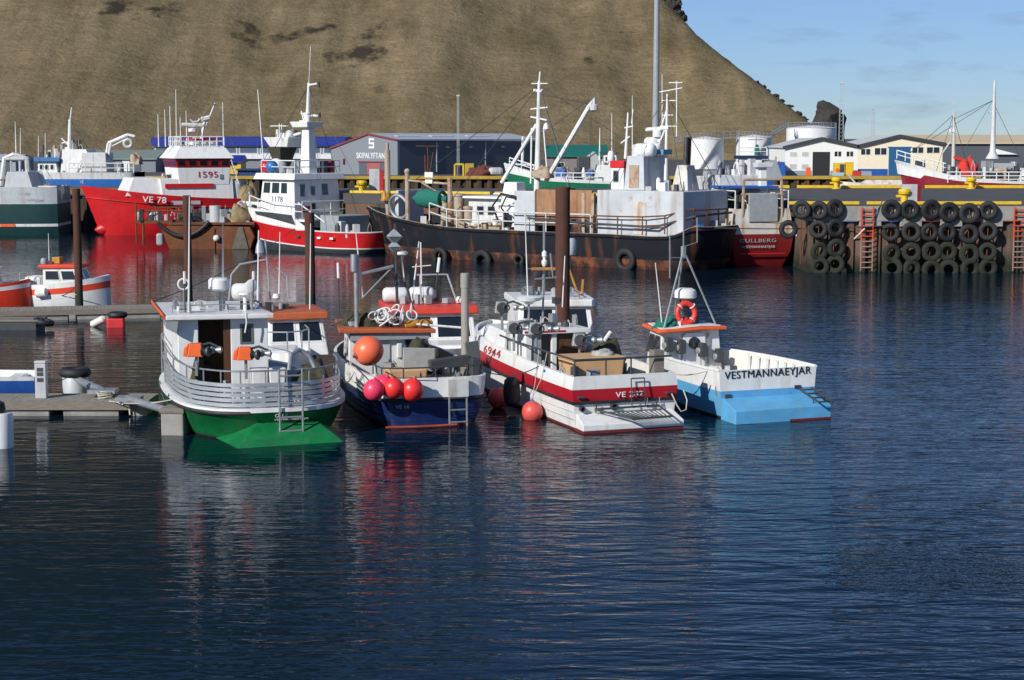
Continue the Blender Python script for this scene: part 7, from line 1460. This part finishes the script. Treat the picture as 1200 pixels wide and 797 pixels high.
walkway(pY(848, 162, 230.5), pY(864, 161, 230.5), 'level railed gangway joining the two smaller tanks'); walkway(pY(905, 160, 231), pY(923, 149, 236), 'sloping railed gangway up to the largest tank'); walkway(pY(790, 168, 230.5), pY(806, 163, 230.5), 'railed gangway left of the leftmost tank')
# masts, lamp posts
p = pY(768, 200, 188); t = thing('floodlight_mast', 'tall grey tubular mast rising out of the top of the photo', 'mast', (p.x, 188, LZ)); MB().lathe([(.42, 0), (.36, 6), (.28, 17), (.2, 26)], n=16).build('mast_tube', greyp, t, smooth=True); MB().bx(-.8, .8, -.8, .8, 0, .5).build('mast_base', conc, t); MB().box((0, 0, 26.1), (2.2, .5, .4)).build('floodlights', galv, t)
def lattice(px, ytop, Y, w_, lab):
    p = pY(px, 190, Y); h = pY(px, ytop, Y).z - LZ; o = MB(); n = int(h / (w_ * 1.6))
    L4 = [(w_, w_), (-w_, w_), (-w_, -w_), (w_, -w_)]
    for x, y in L4: o.bar((x, y, 0), (x * .6, y * .6, h), .022)
    for i in range(n):
        z = h * i / n; z2 = h * (i + 1) / n; s1 = 1 - .4 * i / n; s2 = 1 - .4 * (i + 1) / n
        for k in range(4): a, b = L4[k], L4[(k + 1) % 4]; o.bar((a[0] * s1, a[1] * s1, z), (b[0] * s2, b[1] * s2, z2), .012)
    o.box((0, 0, h), (w_ * 3, .2, .15)); m = o.build('lattice_mast', ltgrey, None); m.location = (p.x, Y, LZ); tag(m, lab, 'mast', 'thin lattice masts')
lattice(985, 97, 260, .35, 'tall thin lattice mast beside the dark rock stack'); lattice(1022, 127, 270, .25, 'short thin lattice mast above the cream warehouse'); lattice(537, 112, 189, .12, 'thin lattice mast in front of the dark slipway hall wall')
# quay clutter on the land
t = thing('forklift_cage', 'yellow machine cabinet in front of the white warehouse', 'machine', pY(978, 205, 188.8)); t.location.z = LZ
MB().bx(0, 1.1, 0, 1, 0, 1.35).build('cabinet', yellow, t, bevel=.04); MB().bx(1.15, 2.0, .1, 1, .0, 1.45).build('cabinet', yellow, t, bevel=.04); MB().bx(.55, 1.0, -.03, -.002, .1, 1.2).build('dark_opening', dark, t); MB().lathe([(.22, 0), (.22, .04)], (.28, -.01, .6), (0, -1, 0), n=16).build('round_guard', orange, t, smooth=True); MB().bx(-.3, .9, -.7, -.1, 0, .35).build('pale_blue_tray', mat('pale_blue_box', (.35, .50, .58), .5), t, bevel=.04)
for px, m_, l, s_ in ((1004, mat('red_crate', (.5, .03, .03), .6), 'red crate on the quay beside the yellow machine cabinet', (.9, .6, .5)), (947, orange, 'orange box on the far wharf below the dark slatted door', (.5, .5, .9)), (1015, greyp, 'grey covered heap on the quay by the blue plinth', (1.1, .7, .5)), (1078, dark, 'dark covered stack at the maroon bow', (1.0, .8, 1.6)), (905, bluep, 'blue container beside the white gable', (3.0, 2.0, 1.45))):
    o = MB().hexa([(-s_[0] / 2, -s_[1] / 2, 0), (s_[0] / 2, -s_[1] / 2, 0), (s_[0] / 2, s_[1] / 2, 0), (-s_[0] / 2, s_[1] / 2, 0), (-s_[0] * .46, -s_[1] * .46, s_[2]), (s_[0] * .46, -s_[1] * .46, s_[2]), (s_[0] * .46, s_[1] * .46, s_[2]), (-s_[0] * .46, s_[1] * .46, s_[2])]).build('crate' if px != 905 else 'container', m_, None, bevel=.04); o.location = (pY(px, 203, 188.6).x, 188.6 if px != 905 else 190, LZ); tag(o, l, 'crate' if px != 905 else 'container')
t = thing('yellow_frame', 'yellow machine frame on the wharf before the dark hall wall', 'machine', pY(542, 206, 188.4)); t.location.z = LZ
f = MB()
for a, b in (((-.8, 0), (-.8, 1.2)), ((.1, 0), (.1, 1.2)), ((-.8, 1.2), (.1, 1.2))): f.bar((a[0], 0, a[1]), (b[0], 0, b[1]), .1)
f.build('frame', yellow, t); MB().bx(.25, 1.2, -.1, .8, 0, 1.3).build('body', mat('dull_yellow', (.40, .30, .03), .6), t, bevel=.04)
t = thing('antenna_gear', 'rusty trawl gear frame with a cross bar on the far wharf', 'frame', pY(502, 206, 188)); t.location.z = LZ
f = MB(); f.bar((-.3, 0, 0), (-.35, 0, 2.2), .06); f.bar((.1, 0, 0), (.5, 0, 2.5), .06); f.bar((-.1, 0, 0), (0, 0, 2), .06); f.bar((-1.3, 0, 3.1), (1.1, 0, 3.1), .05); f.bar((0, 0, 1.5), (-.1, 0, 3.1), .05); f.build('frame', rust, t)
o = heap('net_pile', (pY(562, 206, 188.6).x, 188.6, LZ), (1.6, .8), mat('red_brown_net', (.14, .04, .03), .95, c2=(.04, .03, .03), var=.4), 91, 1.1, .5); tag(o, 'red brown net pile on the wharf before the dark hall wall', 'net')
o = MB().box((0, 0, .5), (1.5, 1, .8), .2).build('upturned_boat', ltgrey, None, bevel=.3); o.location = (pY(581, 206, 188.3).x, 188.3, LZ); tag(o, 'pale grey upturned dinghy on the wharf left of the green ship', 'boat')
t = thing('service_box', 'pale grey and red cabinet on the pier behind the red boat stern', 'box', pY(439, 226, 131)); t.location.z = LZ
MB().bx(-.35, .4, -.3, .3, 0, 1.7).build('cabinet', ltgrey, t, bevel=.03); MB().bx(.402, .65, -.28, .28, 0, 1.6).build('side_panel', redhull, t)
# crates and gear on the pier behind the trawler
for i, (px, s_, m_, l) in enumerate([(815, (1.4, .8, 1.1), oldwhite, 'pale crate stack on the pier behind the grey deckhouse'), (832, (1.0, .8, 1.5), greyp, 'grey cabinet on the pier between the funnel and the trawler'), (846, (1.5, .8, .9), mat('tan_plastic', (0, 0, 0)), 'tan tub on the pier behind the trawler gantry'), (860, (1.0, .9, 1.2), bluep, 'dark blue crate on the pier behind the trawler gantry')]):
    o = MB().hexa([(-s_[0] / 2, -.4, 0), (s_[0] / 2, -.4, 0), (s_[0] / 2, .4, 0), (-s_[0] / 2, .4, 0), (-s_[0] * .45, -.36, s_[2]), (s_[0] * .45, -.36, s_[2]), (s_[0] * .45, .36, s_[2]), (-s_[0] * .45, .36, s_[2])]).build('crate', m_, None, bevel=.05); o.location = (pY(px, 220, 136).x, 136, LZ); o.rotation_euler = (0, 0, .3 * i); tag(o, l, 'crate')
# mooring lines of the quay side
g1 = FG.W((1.9, .1, 2.3)); line('mooring_line', 'white mooring line sagging from the trawler stern to the orange ladder', hang(g1, pY(1013, 268, 105.9), 1.3, 18), .05, whiterope)
line('mooring_line', 'dark line stretched level across the trawler stern to the tyre wall', hang(FF.W((-1.5, .3, 2.6)), pY(1050, 264, 105.6), .15), .035, dark)
line('mooring_line', 'thin line rising from the orange ladder to the yellow kerb', [pY(1020, 262, 106), pY(1034, 236, 106.3)], .03, greenrope)

# ---------------------------------------------------------------- rigging and small gear that crowds every ship
def rigging(parent, top, feet, r=.022, m=None):
    mb = MB()
    for f in feet: mb.bar(V(top), V(f), r, 0, 4)
    mb.build('rigging', m or dark, parent)
def crowd(parent, x0, x1, y0, y1, z, n, hs=.8): odds(parent, x0, x1, y0, y1, z, max(2, n * 2 // 3), hs, .2, .14, .5, (greyp, oldwhite, dark, beige, white))
rigging(sh, fx(632, 100), [(-3.0, 20, 2.2), (-3.1, 8, 2.1), (-1, 26, 3.4), (2.9, 12, 2.1), (0, 4.8, 6.8)]); rigging(sh, fx(782, 112), [(-2.5, 1, 4.75), (-2.5, 6.5, 4.75), (2, 1, 4.75), (0, 5, 6.8)])
rigging(sh, fx(693, 122), [fx(632, 110), (-2.9, 7.5, 2.2), (-1, 6.5, 6.4)])
crowd(sh, -2.6, 2.2, 1.2, 4.0, 4.75, 4); crowd(sh, -2.8, -.5, 14, 22, 1.6, 9, 1.6); crowd(sh, -1.6, .5, 4.2, 5.3, 6.85, 4, .7); crowd(sh, -2, 2, .2, .7, 2.0, 3, 1.2)
rigging(se, ex(362, 100), [(-2.4, 8, 3), (-2.4, -1, 1.6), (2.3, 3, 5.4), (0, 11, 3.6), (0, -4, 1.6)]); crowd(se, -2, 2, 2.9, 6.3, 5.45, 4, .9); crowd(se, -2.2, 2.2, -3, 1.2, 1.1, 5, 1.2); crowd(se, -.6, .6, 5, 7, 8.0, 2, .6); crowd(se, -1.2, 1.2, 7.6, 9.4, 2.2, 4, .9)
rigging(sc_, cx_(252, 121), [(-2, .5, 7.3), (-2, 5, 7.3), (2, 3, 7.3)]); crowd(sc_, -2, 2, 1.4, 4.9, 7.2, 5, .9); crowd(sc_, -2.4, 2.2, .2, 6, 4.6, 3, .6); crowd(sc_, -2.4, 2.4, -.6, .9, 2.2, 6, 1.8)
crowd(sd, -1.7, 1.5, 0, 6, 1.9, 8, 1.3); crowd(sd, -1.7, -.4, 5.7, 8.2, 2.0, 4, 1.0)
rigging(sb, bx_(82, 140), [(-2, 9, 6.2), (-2, 1, 4.8), (2, 4, 4.8)]); crowd(sb, -2.4, 1, .5, 7, 4.7, 7, 1.3); crowd(sb, -1.7, 1.3, 7.3, 9, 6.15, 3, 1.2); crowd(sb, -1.6, 1.6, 4.7, 6.7, 6.9, 4, .9)
crowd(sa, -2.4, 2, 1.9, 9, 3.9, 8, 1.6); rigging(sa, (-1, 3.6, 9.2), [(-2.5, 9, 4), (-2.5, 0, 4)])
rigging(so, hx_(613, 162), [(-2, 10, 5.6), (-2.2, 4, 4.4)]); crowd(so, -2.1, 1, 3.2, 8, 4.2, 8, 1.5); crowd(so, -1.6, 1.4, 1.2, 2.6, 5.7, 3, .7)
rigging(sk, kx(1163, 118), [(-2.3, 2, 4.2), (-2.3, 9, 4.5), kx(1117, 140), (0, 13, 6)]); rigging(sk, kx(1117, 135), [(-2.3, 10, 5), (0, 12.6, 6), (-2.3, 7, 4.3)]); crowd(sk, -2.3, 1, .5, 9, 4.1, 12, 2.0)
crowd(sg, -1.7, 1.7, .6, 4, 3.0, 6, 1.6); crowd(sg, -1.2, 1.2, 4.2, 6, 5.6, 3, 1.2); crowd(ss, -1.1, 1.1, -.6, 2.8, 5.6, 3, .9)
